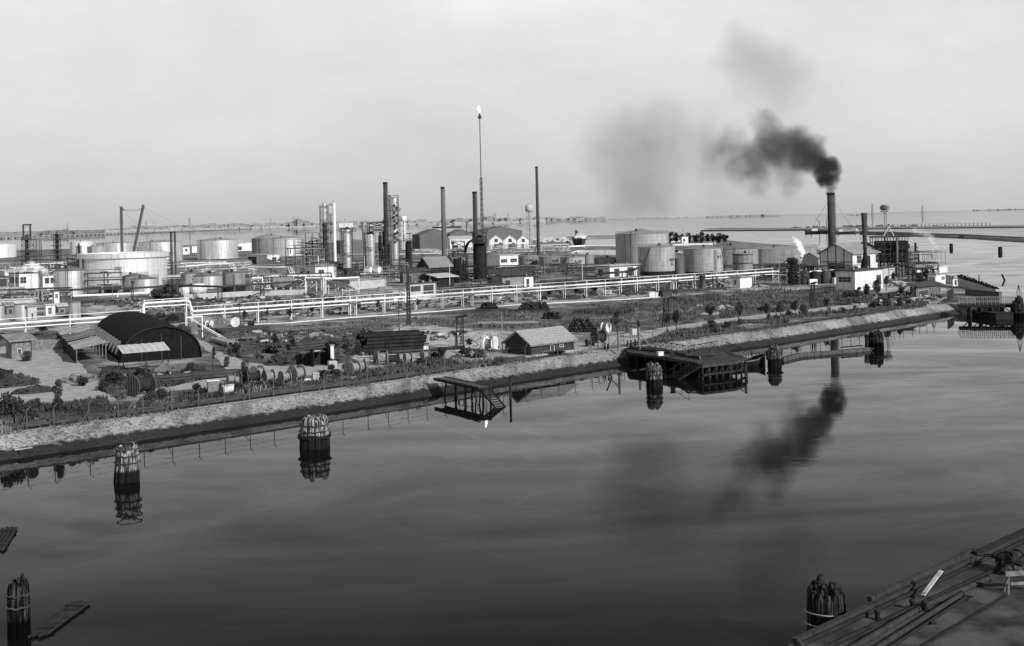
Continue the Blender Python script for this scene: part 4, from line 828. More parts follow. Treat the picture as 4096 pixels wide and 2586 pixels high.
# timber cooling tower at right
b0 = G(3502, 1112); k = b0.y/F; zz = lambda y: TH(3540, y, b0.y)-LZ
t = thing('cooling_tower', 'big dark timber cooling tower with flat canopy right of the gabled shed', 'cooling tower', b0, math.radians(-13))
g = MB(); g.box((0, 0, zz(1072)*1.0), (12.2, 9, zz(998))); g.box((.5, .4, zz(998)), (12.4, 9.2, zz(966))); g.build('body', black, t)
g = MB(); g.box((7.5, -.9, zz(995)), (12.9, 1.5, zz(978))); g.build('bulge', black, t)
g = MB(); g.box((-1.4, -1.2, zz(951)), (14.4, 10, zz(946))); g.build('canopy', dark, t)
g = MB()
for x_ in [i*2.2-.9 for i in range(7)]:
    for y_ in (-.8, 9.6): g.tube((x_, y_, 0), (x_, y_, zz(951)), .15, n=5)
for z_ in [zz(1060), zz(1040), zz(1018), zz(998), zz(970)]: g.tube((-.9, -.85, z_), (12.4, -.85, z_), .13, n=5); g.tube((-.85, -.8, z_), (-.85, 9.5, z_), .13, n=5)
for i in range(6): g.tube((i*2.2-.9, -.9, zz(1040)), (i*2.2+1.3, -.9, zz(1018)), .1, n=4); g.tube((i*2.2-.9, -.9, zz(998)), (i*2.2+1.3, -.9, zz(970)), .1, n=4)
g.build('timber_frame', dark, t)
g = MB(); g.tube((8.2, -1.6, -.0), (8.2, -1.6, zz(950)), .42, n=8); g.build('riser_pipe', midsteel, t)
g = MB()
for i in range(8): g.box((1+i*1.3, -.7, zz(1075)*0+.3), (1.7+i*1.3, -.2, zz(1052)))
g.build('louvres', midsteel, t); t.scale = (.86, .86, 1)
t = thing('aerial_frame', 'white A shaped aerial frame standing on the cooling tower canopy', 'mast', b0+Vector((5.2, 2.5, zz(946))), 0)
g = MB(); g.tube((-1.4, 0, 0), (.6, 0, 3.2), .12, n=5); g.tube((2.2, 0, 0), (.6, 0, 3.2), .12, n=5); g.tube((.4, 1.5, 0), (.6, 0, 3.2), .12, n=5); g.tube((.6, 0, 3.2), (1.4, 0, 4.3), .16, n=5); g.build('struts', white, t)
# dark pipe scaffolding right of cooling tower
b0 = G(3652, 1076); k = b0.y/F; t = thing('pipe_scaffold', 'thin pipe scaffold with elbow pipe between cooling tower and open roof frame', 'scaffold', b0)
g = MB(); lattice(g, 0, 0, 0, TH(3640, 988, b0.y)-LZ, 3, 3, 5, r=.06); z_ = TH(3650, 1020, b0.y)-LZ; g.path([(-2, 0, z_), (7.2, 0, z_), (7.4, 0, z_-1.6)], .13, 5); g.tube((-2, 0, z_-3.3), (7.4, 0, z_-3.3), .1, n=4); g.build('pipes', dark, t)
# open roof frame
b0 = G(3690, 1076); k = b0.y/F; zz = lambda y: TH(3730, y, b0.y)-LZ
t = thing('open_roof_frame', 'open rounded roof frame on thin posts, bare and skeletal, near the point', 'frame', b0, math.radians(8))
g = MB(); w_ = 88*k
for i in range(12): x_ = w_*i/11; g.tube((x_, -2, zz(1010)), (x_, 6, zz(1007)), .11, n=4)
for y_ in (-2, 2, 6): g.path([(-.8, y_, zz(1011)), (w_*.2, y_, zz(1007)), (w_*.8, y_, zz(1008)), (w_+.8, y_, zz(1011))], .15, 5)
g.build('roof_ribs', midsteel, t)
for i in range(6):
    for y_ in (-1.9, 5.9): g = MB(); g.tube((w_*i/5, y_, 0), (w_*i/5, y_, zz(1010)), .13, n=5); g.build('post', midsteel, t)
# furnace with ladder frame under the steam plume
b0 = G(3168, 1140); k = b0.y/F; zz = lambda y: TH(3185, y, b0.y)-LZ
t = thing('furnace', 'squat dark furnace drum with stairs and railing, venting white steam', 'furnace', b0)
g = MB(); g.lathe([(20*k, 0), (20*k, zz(1050)), (23*k, zz(1048)), (23*k, zz(1044)), (20*k, zz(1036)), (0, zz(1034))], 20, c=(10*k, 2)); g.build('drum', black, t)
g = MB(); g.lathe([(17*k, zz(1046)), (18*k, zz(1034)), (0, zz(1033))], 12, c=(8*k, 3)); railing(g, 17*k, zz(1046), 10); g.build('top_platform', dark, t)
g = MB()
for s in (0, .9): g.obox((-18*k, s, zz(1110)), (-4*k, s, zz(1038)), .12, .3); g.obox((-40*k, s, zz(1062)), (-14*k, s, zz(1038)), .12, .2)
g.build('stairs', dark, t)
g = MB(); lattice(g, 0, 0, 0, zz(1060), 6, 6, 3, r=.1); lattice(g, 34*k, 1, 0, zz(1062), 5, 5, 3, r=.1); g.build('pipe_frame', dark, t)
g = MB(); g.tube((28*k, -1, 0), (28*k, -1, zz(1045)), .2, n=6); g.build('vent_pipe', midsteel, t)
# elevated dark drums near substation
b0 = G(3230, 1140); t = thing('dark_boiler_row', 'row of dark boiler casings under the pipeline before the substation', 'boiler', b0, .3)
for i in range(5): g = MB(); g.lathe([(1.6, 0), (1.6, 3.4), (.9, 4.0), (0, 4.1)], 12, c=(i*3.9, 2)); g.build('casing', black if i % 2 else dark, t)
g = MB(); g.box((.5, -.6, 0), (3.2, .4, 1.7)); g.box((9, -1, 0), (12, .4, 1.9)); g.build('white_tub', white, t)
# ================================================================ white pipe bridge
def pl(px_, py_, c):  # point on level LZ+c seen at the pixel
    return G(px_, py_, LZ+c)
A0 = Vector((-135, 203.5, LZ)); A1 = Vector((84.5, 369, LZ)); dv = (A1-A0); LL = dv.length; dv.normalize(); nv = Vector((-dv.y, dv.x, 0))
def at_px(x):           # where the pipe line crosses the image column x
    k_ = ray(x, 1200)[0]; s = (k_*A0.y-A0.x)/(dv.x-k_*dv.y); return s
Lo = at_px(568); Li = at_px(762); ZP = 3.6
t = thing('pipe_bridge', 'long white pipe bridge on slim posts crossing the whole plant', 'pipe bridge', A0, math.atan2(dv.y, dv.x))
def rail_run(mb, zoff, y, r, up):
    pts = [(0, y, zoff), (Lo-.3, y, zoff), (Lo-.3+.5, y, zoff+.3), (Lo+.3, y, zoff+up), (Lo+.9, y, zoff+up+.15), (Li-.9, y, zoff+up+.15), (Li-.2, y, zoff+up-.2), (Li+.1, y, zoff+.4), (Li+.6, y, zoff), (LL, y, zoff)]
    mb.path([Vector(p) for p in pts], r, 8)
g = MB(); rail_run(g, ZP, 0, .26, 2.3); g.build('main_pipe', pipe_white, t)
g = MB(); rail_run(g, ZP-.85, .1, .14, 2.3); g.build('lower_pipe', pipe_white, t)
g = MB(); rail_run(g, ZP+1.0, .35, .07, 1.9); g.build('top_rail', pipe_white, t)
posts = [100, 277, 560, 576, 744, 768, 897, 1031, 1164, 1288, 1400, 1424, 1537, 1665, 1770, 1852, 1890, 1968, 2066, 2161, 2260, 2346, 2421, 2485, 2549, 2634, 2692, 2705, 2780, 2868, 2950, 3022]
for x in posts:
    s = at_px(x); hi = 2.3 if 565 < x < 765 else 0
    g = MB(); g.obox((s, -.15, 0), (s, -.15, ZP+.9+hi), .15, .15); g.obox((s+.02, .75, 0), (s+.02, .75, ZP-.2+hi), .1, .1); g.obox((s, -.2, ZP-1.08+hi*.0), (s, .8, ZP-1.08), .12, .14); g.build('post', pipe_white, t)
g = MB()
for x in range(700, 3000, 46): s = at_px(x); g.tube((s, .35, ZP+.2), (s, .35, ZP+1.0), .035, n=4)
g.build('railing_rods', pipe_white, t)
for x in (1400, 1860, 2690): s = at_px(x); g = MB(); g.box((s-.2, -.9, ZP-.5), (s+3, .9, ZP-.38)); g.build('landing', midsteel, t)
# short bracket post at the loop
b0 = G(810, 1358); t = thing('pipe_bracket', 'short white bracket post with diagonal brace under the pipe loop', 'bracket', b0, math.atan2(dv.y, dv.x))
g = MB(); g.obox((0, 0, 0), (0, 0, 4.6), .18, .18); g.obox((0, 0, 4.6), (-3.2, .3, 4.5), .18, .2); g.obox((-2.4, .2, 4.4), (3.4, -3.5, .1), .14, .14); g.obox((-2.7, .6, 4.4), (3.0, -3.1, .1), .1, .1); g.build('post_and_brace', pipe_white, t)
# bent end of the bridge
E0 = A1; pts = [E0, G(3200, 1092+56), G(3330, 1082+50), G(3372, 1078+50)]
pts = [A1]+[P(x, y, Y_) for x, y, Y_ in ((3200, 1091, 367), (3325, 1082, 374), (3372, 1078, 380))]
t = thing('pipe_bridge_spur', 'white pipe spur on trestles running from the bridge end to the substation', 'pipe bridge', A1)
loc = [p-A1 for p in pts]; loc[0] = Vector((0, 0, ZP))
g = MB(); g.path(loc, .26, 8); g.build('main_pipe', pipe_white, t)
g = MB(); g.path([p+Vector((0, 0, -1)) for p in loc], .1, 6); g.build('lower_pipe', pipe_white, t)
for u in (0.02, .22, .42, .62, .8, .98):
    p = loc[0].lerp(loc[3], u); g = MB(); z_ = p.z+.8
    for dx in (-.9, .9): g.tube((p.x+dx, p.y-.3, 0), (p.x+dx, p.y-.3, z_), .09, n=4)
    for q in range(2): g.tube((p.x-.9, p.y-.3, q*2), (p.x+.9, p.y-.3, q*2+2), .05, n=4); g.tube((p.x+.9, p.y-.3, q*2), (p.x-.9, p.y-.3, q*2+2), .05, n=4)
    g.build('trestle', pipe_white, t)
# kerb wall under the bridge
kb = []
for x, y in ((980, 1302), (1160, 1293), (1400, 1273), (1560, 1262), (1800, 1244), (2060, 1222), (2260, 1212), (2480, 1201), (2640, 1190)): kb.append(G(x, y))
t = thing('kerb_wall', 'low white kerb running under the pipe bridge along the meadow', 'kerb', kb[0])
g = MB()
for a, b in zip(kb, kb[1:]): g.obox(a-kb[0]+Vector((0, 0, .1)), b-kb[0]+Vector((0, 0, .1)), .3, .22)
g.build('kerb', stucco, t)
# lower dark racks
def rack(label, pix, h, m, pr=.14, n=3, gap=.5, step=9, pm=None, cat='pipe rack', name='pipe_rack', pipes_m=None):
    pts = [G(*p) for p in pix]; o = pts[0]; t = thing(name, label, cat, o)
    for j in range(n):
        g = MB(); off = (j-(n-1)/2)*gap; q = []
        for i, p in enumerate(pts):
            a = pts[max(i-1, 0)]; b = pts[min(i+1, len(pts)-1)]; d = (b-a).normalized(); nn = Vector((-d.y, d.x, 0)); q.append(p-o+nn*off+Vector((0, 0, h+(.25 if j % 2 else 0))))
        g.path(q, pr*(1+.3*(j % 2)), 6); g.build('pipe', (pipes_m[j % len(pipes_m)] if pipes_m else m), t)
    for a, b in zip(pts, pts[1:]):
        L_ = (b-a).length; k_ = max(1, int(L_/step)); d = (b-a)/L_; nn = Vector((-d.y, d.x, 0))
        for i in range(k_+1):
            p = a+d*L_*i/k_-o; g = MB(); w_ = gap*n/2
            for s in (-w_, w_): g.tube(p+nn*s, p+nn*s+Vector((0, 0, h+.3)), .1, n=4)
            g.tube(p-nn*w_+Vector((0, 0, h-.15)), p+nn*w_+Vector((0, 0, h-.15)), .09, n=4); g.tube(p-nn*w_, p+nn*w_+Vector((0, 0, h*.7)), .05, n=4)
            g.build('support', pm or m, t)
    return t
rack('dark low pipe rack on posts passing in front of tanks 113 and 314', [(232, 1216), (530, 1208), (720, 1196), (880, 1202), (1050, 1190), (1190, 1178)], 4.0, dark, .16, 3, .6, 12)
rack('pair of pale pipes lying low beside the dark rack on the left', [(236, 1200), (470, 1190), (600, 1185)], .9, pipe_white, .16, 2, .7, 12)
rack('thin dark pipes crossing the yard behind the small upright tanks', [(0, 1180), (120, 1182), (232, 1190)], 1.6, dark, .12, 2, .5, 14)
rack('pale pipe run in front of the vaulted store, upper level', [(1000, 1100), (1160, 1103), (1170, 1128)], 3.4, pipe_white, .22, 3, .8, 8, pm=midsteel)
rack('pale pipes on brackets between large pale tank and vaulted store', [(752, 1092), (830, 1082), (925, 1080), (935, 1100)], 3.0, pipe_white, .2, 3, .8, 8)
rack('dark and pale pipes running right behind the silver columns', [(1400, 1040), (1600, 1040), (1780, 1036), (1960, 1030)], 3.4, midsteel, .22, 4, .9, 12, pm=dark, pipes_m=[pipe_white, midsteel])
rack('slanting pipe bundle crossing from the vaulted store towards the furnace building', [(1200, 1160), (1290, 1180), (1370, 1200), (1400, 1222)], 4.2, midsteel, .22, 5, .8, 14, pm=pipe_white)
rack('white insulated pipe with a dip running above the slanting bundle', [(1225, 1192), (1290, 1192), (1300, 1198), (1436, 1190)], 6.0, pipe_white, .3, 1, .8, 14)
rack('dark pipes running below the numbered low tanks', [(1900, 1160), (2120, 1112), (2260, 1102), (2380, 1100)], 2.6, dark, .18, 4, .6, 9)
rack('dark pipe trestle in front of the flat pale roofed pump house', [(2395, 1160), (2500, 1150), (2560, 1128)], 4.8, dark, .16, 3, .6, 7)
rack('pale pipes running behind tanks towards the ship', [(2235, 998), (2340, 994), (2470, 993)], 1.6, pipe_white, .4, 2, 1.2, 30)
rack('dark pipe pair passing between banded tank and furnace', [(2900, 1090), (3040, 1086), (3160, 1082)], 2.4, dark, .2, 2, .7, 9)
rack('dark pipes laid low over the ground before tank 405', [(2700, 1180), (2790, 1172), (2900, 1165)], .7, dark, .18, 2, .6, 12)
# cooler structure
def pipework(name, label, px_, py_, dims, seed, m, n=40, deck=(), mm=None, cat='pipework', r=(.08, .14, .25), ang=.25):
    random.seed(seed); t = thing(name if name != 'pipework' else 'pipework', label, cat, G(px_, py_), ang); Lx, Ly, Lz = dims
    g = MB(); nx = max(2, int(Lx/4)); 
    for i in range(nx+1):
        for y_ in (0, Ly): g.tube((Lx*i/nx, y_, 0), (Lx*i/nx, y_, Lz), .13, n=4)
        g.tube((Lx*i/nx, 0, Lz), (Lx*i/nx, Ly, Lz), .1, n=4)
    for z_ in [Lz*q/3 for q in (1, 2, 3)]:
        for y_ in (0, Ly): g.tube((0, y_, z_), (Lx, y_, z_), .12, n=4)
    for i in range(0, nx, 2): g.tube((Lx*i/nx, 0, 0), (Lx*(i+1)/nx, 0, Lz/3), .09, n=4); g.tube((Lx*(i+1)/nx, 0, Lz/3), (Lx*i/nx, 0, Lz*2/3), .09, n=4)
    g.build('frame', m, t)
    g = MB()
    for i in range(n):
        x0 = random.uniform(0, Lx); y0 = random.uniform(-.5, Ly); z0 = random.uniform(0, Lz*.95); r_ = random.choice(r); c = random.random()
        if c < .5: x1 = min(Lx, x0+random.uniform(2, Lx*.5)); g.tube((x0, y0, z0), (x1, y0, z0), r_, n=6); g.tube((x1, y0, z0), (x1, y0, max(0, z0-random.uniform(1, 4))), r_, n=6)
        elif c < .8: g.tube((x0, y0, 0), (x0, y0, z0), r_, n=6)
        else: g.tube((x0, y0, z0), (x0, min(Ly, y0+3), z0), r_, n=6)
    g.build('pipes', mm or m, t)
    for (z_, m2) in deck: g = MB(); g.box((-.4, -.4, z_), (Lx+.4, Ly+.4, z_+.25)); g.build('deck', m2, t)
    return t
kk = G(1160, 1062).y/F
pipework('cooler_rack', 'large open rack of coolers and pipes left of the scaffolded silver tower', 1146, 1066, (132*kk, 9, (1066-962)*kk), 5, dark, 60, deck=(((1066-1000)*kk, midsteel), ((1066-963)*kk, roof_mid)), mm=midsteel)
pipework('stair_frame', 'pale zigzag stair frame standing before the cooler rack', 1220, 1078, (70*kk, 3, (1072-1000)*kk), 6, midsteel, 8, mm=pipe_white)
pipework('heater_frame', 'small dark topped frame just left of the scaffolded silver tower', 1226, 1062, (54*kk, 6, (1062-934)*kk), 7, dark, 26, deck=(((1062-936)*kk, roof_mid),))
pipework('valve_manifold', 'tangle of pale pipes and valves by the pipe bridge under the silver columns', 1370, 1245, (16, 8, 4.6), 8, midsteel, 50, mm=midsteel)
pipework('valve_manifold', 'low tangle of dark pipes below the pale roofed pump house', 2190, 1150, (34, 9, 1.8), 9, dark, 60, mm=dark)
pipework('valve_manifold', 'low mixed pipes between furnace building and massive drum', 1750, 1180, (22, 6, 2.4), 10, dark, 40, mm=midsteel)
pipework('valve_manifold', 'pale pipework right of the dull grey banded tank on the left', 1000, 1160, (11, 5, 5), 11, midsteel, 30, mm=pipe_white)
pipework('valve_manifold', 'cluster of small pipes at the foot of the broad silver column', 1440, 1122, (20, 5, 3), 12, dark, 30, mm=midsteel)
pipework('pipework', 'grey pipe frames between tank 405 and the furnace', 3020, 1130, (20, 4, 3.6), 13, dark, 26)
pipework('pipework', 'dark pipe trestles behind the smoke chimney foot', 3290, 1128, (14, 4, 5), 14, dark, 26)
pipework('pipework', 'confused pipework before the twin shore stores at the point', 3600, 1130, (14, 6, 5.5), 15, dark, 36)
pipework('pipework', 'pale pipe clutter around the white sheds at far left', 0, 1152, (36, 5, 3), 16, midsteel, 50, mm=pipe_white)
pipework('pipework', 'dark pipes and drums under the leftmost lattice masts', 60, 1075, (90, 10, 7), 17, dark, 60, mm=midsteel)
pipework('pipework', 'low dark pipes between the tanks 301 and 316', 640, 1140, (22, 6, 2.5), 18, dark, 30)
pipework('pipework', 'low clutter of pipes right of the twin lattice mast', 690, 1110, (50, 8, 4), 19, midsteel, 40, mm=pipe_white)
pipework('pipework', 'pipes and valves in front of the white laboratory', 1960, 1095, (40, 5, 3), 20, dark, 40, mm=midsteel)
pipework('pipework', 'dense dark pipes at the foot of the scaffolded silver tower', 1250, 1085, (26, 6, 4), 31, dark, 60, mm=midsteel)
pipework('pipework', 'pipes crossing before the vaulted store and dull vessel', 1010, 1140, (30, 5, 3.4), 32, dark, 50, mm=pipe_white)
pipework('pipework', 'low pipework between pump house and the long pale wall', 1350, 1140, (18, 5, 3), 33, dark, 50, mm=midsteel)
pipework('pipework', 'pipe clutter left of the manhole studded tower base', 1520, 1112, (12, 6, 7), 34, dark, 50, mm=midsteel)
pipework('pipework', 'pipe clutter right of the manhole studded tower base', 1600, 1090, (14, 6, 6), 35, dark, 50, mm=midsteel)
pipework('pipework', 'dark pipework beneath the grey chimney and tin shed', 1700, 1130, (16, 6, 4), 36, dark, 50, mm=black)
pipework('pipework', 'dark pipework right of the massive black drum', 1955, 1135, (18, 6, 5), 37, dark, 50, mm=dark)
pipework('pipework', 'far pale pipework before the black hangars', 1660, 1022, (60, 8, 4), 38, midsteel, 60, mm=stucco)
pipework('pipework', 'far pale pipework before the white gabled stores', 1950, 1014, (60, 8, 5), 39, midsteel, 60, mm=stucco)
pipework('pipework', 'dense pipes between left white blocks and small tanks', -20, 1215, (22, 5, 4), 40, dark, 60, mm=midsteel)
pipework('pipework', 'pale frames behind the left white blocks', 0, 1100, (32, 6, 6), 41, midsteel, 60, mm=pipe_white)
pipework('pipework', 'dark pipes stacked behind the shiny tank 113', 150, 1110, (34, 6, 6), 42, dark, 50, mm=dark)
pipework('pipework', 'low pale pipes before the largest far left tanks', 560, 1078, (60, 8, 3), 43, midsteel, 50, mm=pipe_white)
pipework('pipework', 'low mixed pipes before the large pale stained tank', 780, 1062, (50, 8, 3), 44, dark, 50, mm=midsteel)
pipework('pipework', 'pipes and posts before tanks S-401 and S-402', 2020, 1105, (40, 6, 3.4), 45, dark, 60, mm=midsteel)
pipework('pipework', 'pipes on the ground between kerb racks and tank 404', 2480, 1148, (34, 8, 1.6), 46, dark, 60, mm=midsteel)
pipework('pipework', 'dark pipes below tank 405 and banded tank', 2760, 1122, (34, 6, 2), 47, dark, 60, mm=midsteel)
pipework('pipework', 'dark pipework under the works shed and furnace', 3060, 1112, (30, 8, 4), 48, dark, 70, mm=dark)
pipework('pipework', 'dark frames at the cooling tower foot', 3560, 1092, (12, 5, 7), 49, dark, 50, mm=dark)
pipework('pipework', 'frames and pipes left of the shore wall', 3640, 1100, (11, 5, 4), 50, dark, 40, mm=midsteel)
pipework('scaffold', 'scaffold with dark landings on the right side of tank 113', 346, 1182, (11, 4, 8.5), 21, midsteel, 6, deck=((2.4, dark), (4.8, dark), (7.2, dark)))
# horizontal vessels
def vessel(label, px_, py_, Lx, R_, z0, m, ang=.3, name='horizontal_vessel', n=3):
    t = thing(name, label, 'vessel', G(px_, py_), ang); g = MB()
    prof = [(0, -Lx/2-R_*.5), (R_*.6, -Lx/2-R_*.38), (R_*.95, -Lx/2-R_*.1), (R_, -Lx/2), (R_, Lx/2), (R_*.95, Lx/2+R_*.1), (R_*.6, Lx/2+R_*.38), (0, Lx/2+R_*.5)]
    g.lathe(prof, 20); g.v = [Vector((v.z, v.x, v.y+z0+R_)) for v in g.v]; g.build('shell', m, t)
    for i in range(n):
        x_ = -Lx*.38+Lx*.76*i/max(1, n-1); g = MB(); g.box((x_-.35, -R_*.8, 0), (x_+.35, R_*.8, z0+R_*.5)); g.build('saddle', concrete, t)
    return t
vessel('big dull horizontal vessel on pale saddles below the vaulted store', 1134, 1178, 6.2, 2.0, 1.6, tank_gray2, .2)
vessel('white round ended horizontal vessel seen end on by tank 316', 795, 1190, 4, 1.7, 1.0, white, 1.2, n=2)
vessel('second white vessel left of the round ended one', 744, 1192, 4, 1.4, .6, white, 1.2, n=2)
vessel('pale horizontal vessel by the white sheds at the left edge', 70, 1202, 4, 1.9, .6, tank_gray, .1, n=2)
vessel('white long horizontal vessel beneath tank 113', 196, 1186, 5, 1.0, 1.0, white, .1, n=2)
vessel('pale horizontal drum at the very left edge behind the pipeline', 8, 1200, 4, 2.0, .3, tank_gray, .1, n=2)
vessel('dull horizontal drum beside the furnace annex', 1540, 1206, 3.6, 1.7, .8, tank_gray2, .5, n=2)
for i, x in enumerate((1480, 1512)):
    t = thing('small_tank', 'small shiny dome topped tank on a long low store, %s of two' % ('left', 'right')[i], 'tank', G(x, 1118)); g = MB(); g.lathe([(1.9, 1.0), (1.9, 4.2), (1.5, 5.0), (.6, 5.5), (0, 5.6)], 16); g.build('shell', silver, t); g = MB(); g.lathe([(1.3, 0), (1.3, 1.0)], 10); g.build('base', concrete, t)
# squat black column by the road right
b0 = G(2811, 1165); k = b0.y/F; t = thing('concrete_pier', 'stout dark round pier standing under the pipe bridge near tank 405', 'pier', b0)
g = MB(); g.lathe([(11.5*k, 0), (11.5*k, 60*k), (12.5*k, 60*k), (12.5*k, 63*k), (0, 63*k)], 16); g.build('shaft', stack_grey, t)
for x in (2787, 2861, 2700):
    b0 = G(x, 1160); t = thing('trestle', 'small braced trestle under the bridge %s the dark round pier' % ('left of' if x == 2787 else 'right of' if x == 2861 else 'well left of'), 'trestle', b0); g = MB(); lattice(g, 0, 0, 0, 55*k, 1.4, 1.4, 3, r=.06); g.build('frame', dark, t)

# ================================================================ masts and cranes
def mast(name, label, x, yb, yt, w, m, n=12, w1=None, cat='mast', extra=None, r=.09, lean=None):
    b0 = G(x, yb); k = b0.y/F; t = thing(name, label, cat, b0); h = TH(x, yt, b0.y)-LZ; g = MB(); lattice(g, 0, 0, 0, h, w*k, (w1 or w)*k, n, r=r)
    if lean: sh = Matrix(((1, 0, lean*k/h), (0, 1, 0), (0, 0, 1))); g.v = [sh @ v for v in g.v]
    g.build('lattice_mast', m, t); return t, h, k
t, h, k = mast('crane_post', 'upright lattice crane post standing behind tank 301', 490, 1062, 833, 7, haze_dark, 24, 6, 'crane', r=.22)
g = MB(); g.box((-5*k, -.6, h), (5*k, .6, h+1.0)); g.obox((0, 0, h+.6), (11*k, 0, h-1.2), .5, .5); g.build('head', haze_dark, t)
for q in (2.0, 5.6): g = MB(); g.tube((0, 0, h), (58*math.cos(q), 58*math.sin(q), 0), .05, n=4); g.build('guy_wire', haze_dark, t)
t2, h2, k2 = mast('crane_boom', 'leaning lattice boom right of the upright crane post', 524, 1062, 828, 7, haze_dark, 24, 6, 'crane', r=.22, lean=54)
g = MB(); g.box((50*k2, -.6, h2-.6), (58*k2, .6, h2+1.2)); g.obox((56*k2, 0, h2), (44*k2, 0, h2-1.6), .5, .5); g.build('head', haze_dark, t2)
for q in (0.2, -0.9): g = MB(); g.tube((54*k2, 0, h2), (54*k2+60*math.cos(q), 60*math.sin(q), 0), .05, n=4); g.build('guy_wire', haze_dark, t2)
o_ = G(490, 1062); t = thing('hoist_cable', 'slack cable strung between the crane post and leaning boom', 'cable', o_)
g = MB(); a_ = Vector((8*k, 0, h-.6)); b_ = G(524, 1062)-o_+Vector((48*k2, 0, h2-1.2))
for s_ in (.0, -.8): pts = [a_.lerp(b_, i/8)+Vector((0, 0, s_-1.4*(1-((i-4)/4)**2)*.5)) for i in range(9)]; g.path(pts, .09, 4)
g.build('cable', haze_dark, t)
t, h, k = mast('twin_mast', 'dark twin lattice mast joined at the top, right of tank 301', 688, 1110, 930, 6, dark, 18, 6, 'mast', r=.1)
g = MB(); lattice(g, 15*k, 0, 0, h, 5*k, 5*k, 18, r=.09); g.build('second_leg', dark, t); g = MB(); g.box((-4*k, -1, h), (19*k, 1, h+2*k)); g.build('head', dark, t)
t, h, k = mast('lattice_tower', 'dark lattice tower carrying landings, second from the left edge', 231, 1088, 938, 24, dark, 9, 20, 'tower', r=.1)
for q in range(6): g = MB(); g.box((-20*k, -2, h*(.28+.14*q)), (20*k, 2, h*(.28+.14*q)+.35)); g.build('landing', dark, t)
g = MB(); g.lathe([(5*k, h*.05), (5*k, h), (2*k, h+1.5), (0, h+1.7)], 12); g.build('inner_column', dark, t)
t, h, k = mast('lattice_tower', 'short dark tower with three landings left of tank 301', 317, 1068, 986, 14, dark, 5, 14, 'tower', r=.1)
for q in range(3): g = MB(); g.box((-12*k, -2, h*(.3+.33*q)), (12*k, 2, h*(.3+.33*q)+.3)); g.build('landing', dark, t)
g = MB(); g.lathe([(5*k, 0), (5*k, h), (2*k, h+2), (0, h+2.2)], 12); g.build('inner_column', dark, t)
t, h, k = mast('tower_frame', 'tallest skeletal tower frame near the left edge with open top', 113, 1095, 958, 36, dark, 6, 32, 'tower', r=.13)
g = MB(); h9 = TH(113, 900, t.location.y)-LZ
for sx_ in (-16, 12): g.obox((sx_*k, 0, h), (sx_*k, 0, h9), .7, .7)
g.obox((-18*k, 0, h9), (18*k, 0, h9), .6, .8); g.obox((-18*k, 0, h9-1.2), (14*k, 0, h9-1.2), .2, .2); g.build('portal', dark, t)
g = MB(); g.lathe([(7*k, h*.4), (7*k, h*1.12), (0, h*1.14)], 12, c=(-3*k, 0)); g.build('drum', dark, t)
for q in (.35, .62, .98): g = MB(); g.box((-24*k, -2.5, h*q), (28*k, 2.5, h*q+.4)); g.build('landing', dark, t)
g = MB(); lattice(g, 36*k, 2, 0, h*.98, 22*k, 18*k, 5, r=.1); g.build('side_frame', dark, t)
t, h, k = mast('lattice_pylon', 'slender black lattice pylon rooted in the meadow centre', 1636, 1303, 1078, 15, dark, 18, 7, 'pylon', r=.09)
for (x, yb, yt, lab) in ((1597, 1345, 1200, 'thin dark pole left of the black lattice pylon'), (962, 1352, 1208, 'thin leaning pole behind the cable reels of the meadow'), (2010, 1412, 1250, 'thin pale pole at the left gable of the brick shed'), (2345, 1160, 1015, 'thin pole before tank S-403'), (2267, 1152, 1005, 'thin pole left of tank S-403'), (1313, 1150, 990, 'thin pole between pump house and vessel'), (1185, 1130, 985, 'thin pole above the dull horizontal vessel'), (1032, 1075, 963, 'pale pole before the dull cone roofed tank'), (190, 1060, 935, 'pale thin pole left of the landing tower'), (2734, 985, 912, 'thin flagpole on the small white kiosk among far trees'), (3595, 1125, 948, 'tall dark pole in front of the cooling tower'), (2420, 1040, 1000, 'short pole near tank S-407')):
    b0 = G(x, yb); t = thing('pole', lab, 'pole', b0); g = MB(); h = TH(x, yt, b0.y)-LZ; g.tube((0, 0, 0), (0, 0, h), .13, .08, n=6); g.build('shaft', midsteel if 'pale' in lab else dark, t); g = MB(); g.tube((-.5, 0, h-.4), (.5, 0, h-.4), .05, n=4); g.build('crossarm', dark, t)
random.seed(21)
for i, (x, yb, h_) in enumerate(((360, 1150, 9), (450, 1200, 8), (700, 1150, 10), (840, 1110, 10), (1090, 1110, 9), (1240, 1145, 9), (1460, 1130, 10), (1560, 1170, 9), (1720, 1160, 8), (1800, 1170, 9), (2030, 1120, 10), (2180, 1120, 9), (2330, 1130, 9), (2560, 1150, 8), (2740, 1130, 9), (2880, 1120, 9), (3050, 1115, 9), (3120, 1150, 8), (60, 1170, 9), (130, 1205, 8))):
    t = thing('lamp_post', 'slim lamp post standing in the plant yards', 'lamp post', G(x, yb), random.uniform(0, 6), 'slim lamp posts in the plant yards'); g = MB(); g.tube((0, 0, 0), (0, 0, h_), .1, .06, n=6); g.build('post', midsteel if i % 3 else pipe_white, t); g = MB(); g.path([(0, 0, h_), (.5, 0, h_+.3), (1.1, 0, h_+.25)], .05, 5); g.lathe([(0, h_+.3), (.28, h_+.1)], 8, c=(1.1, 0), smooth=False); g.build('lamp_head', dark, t)
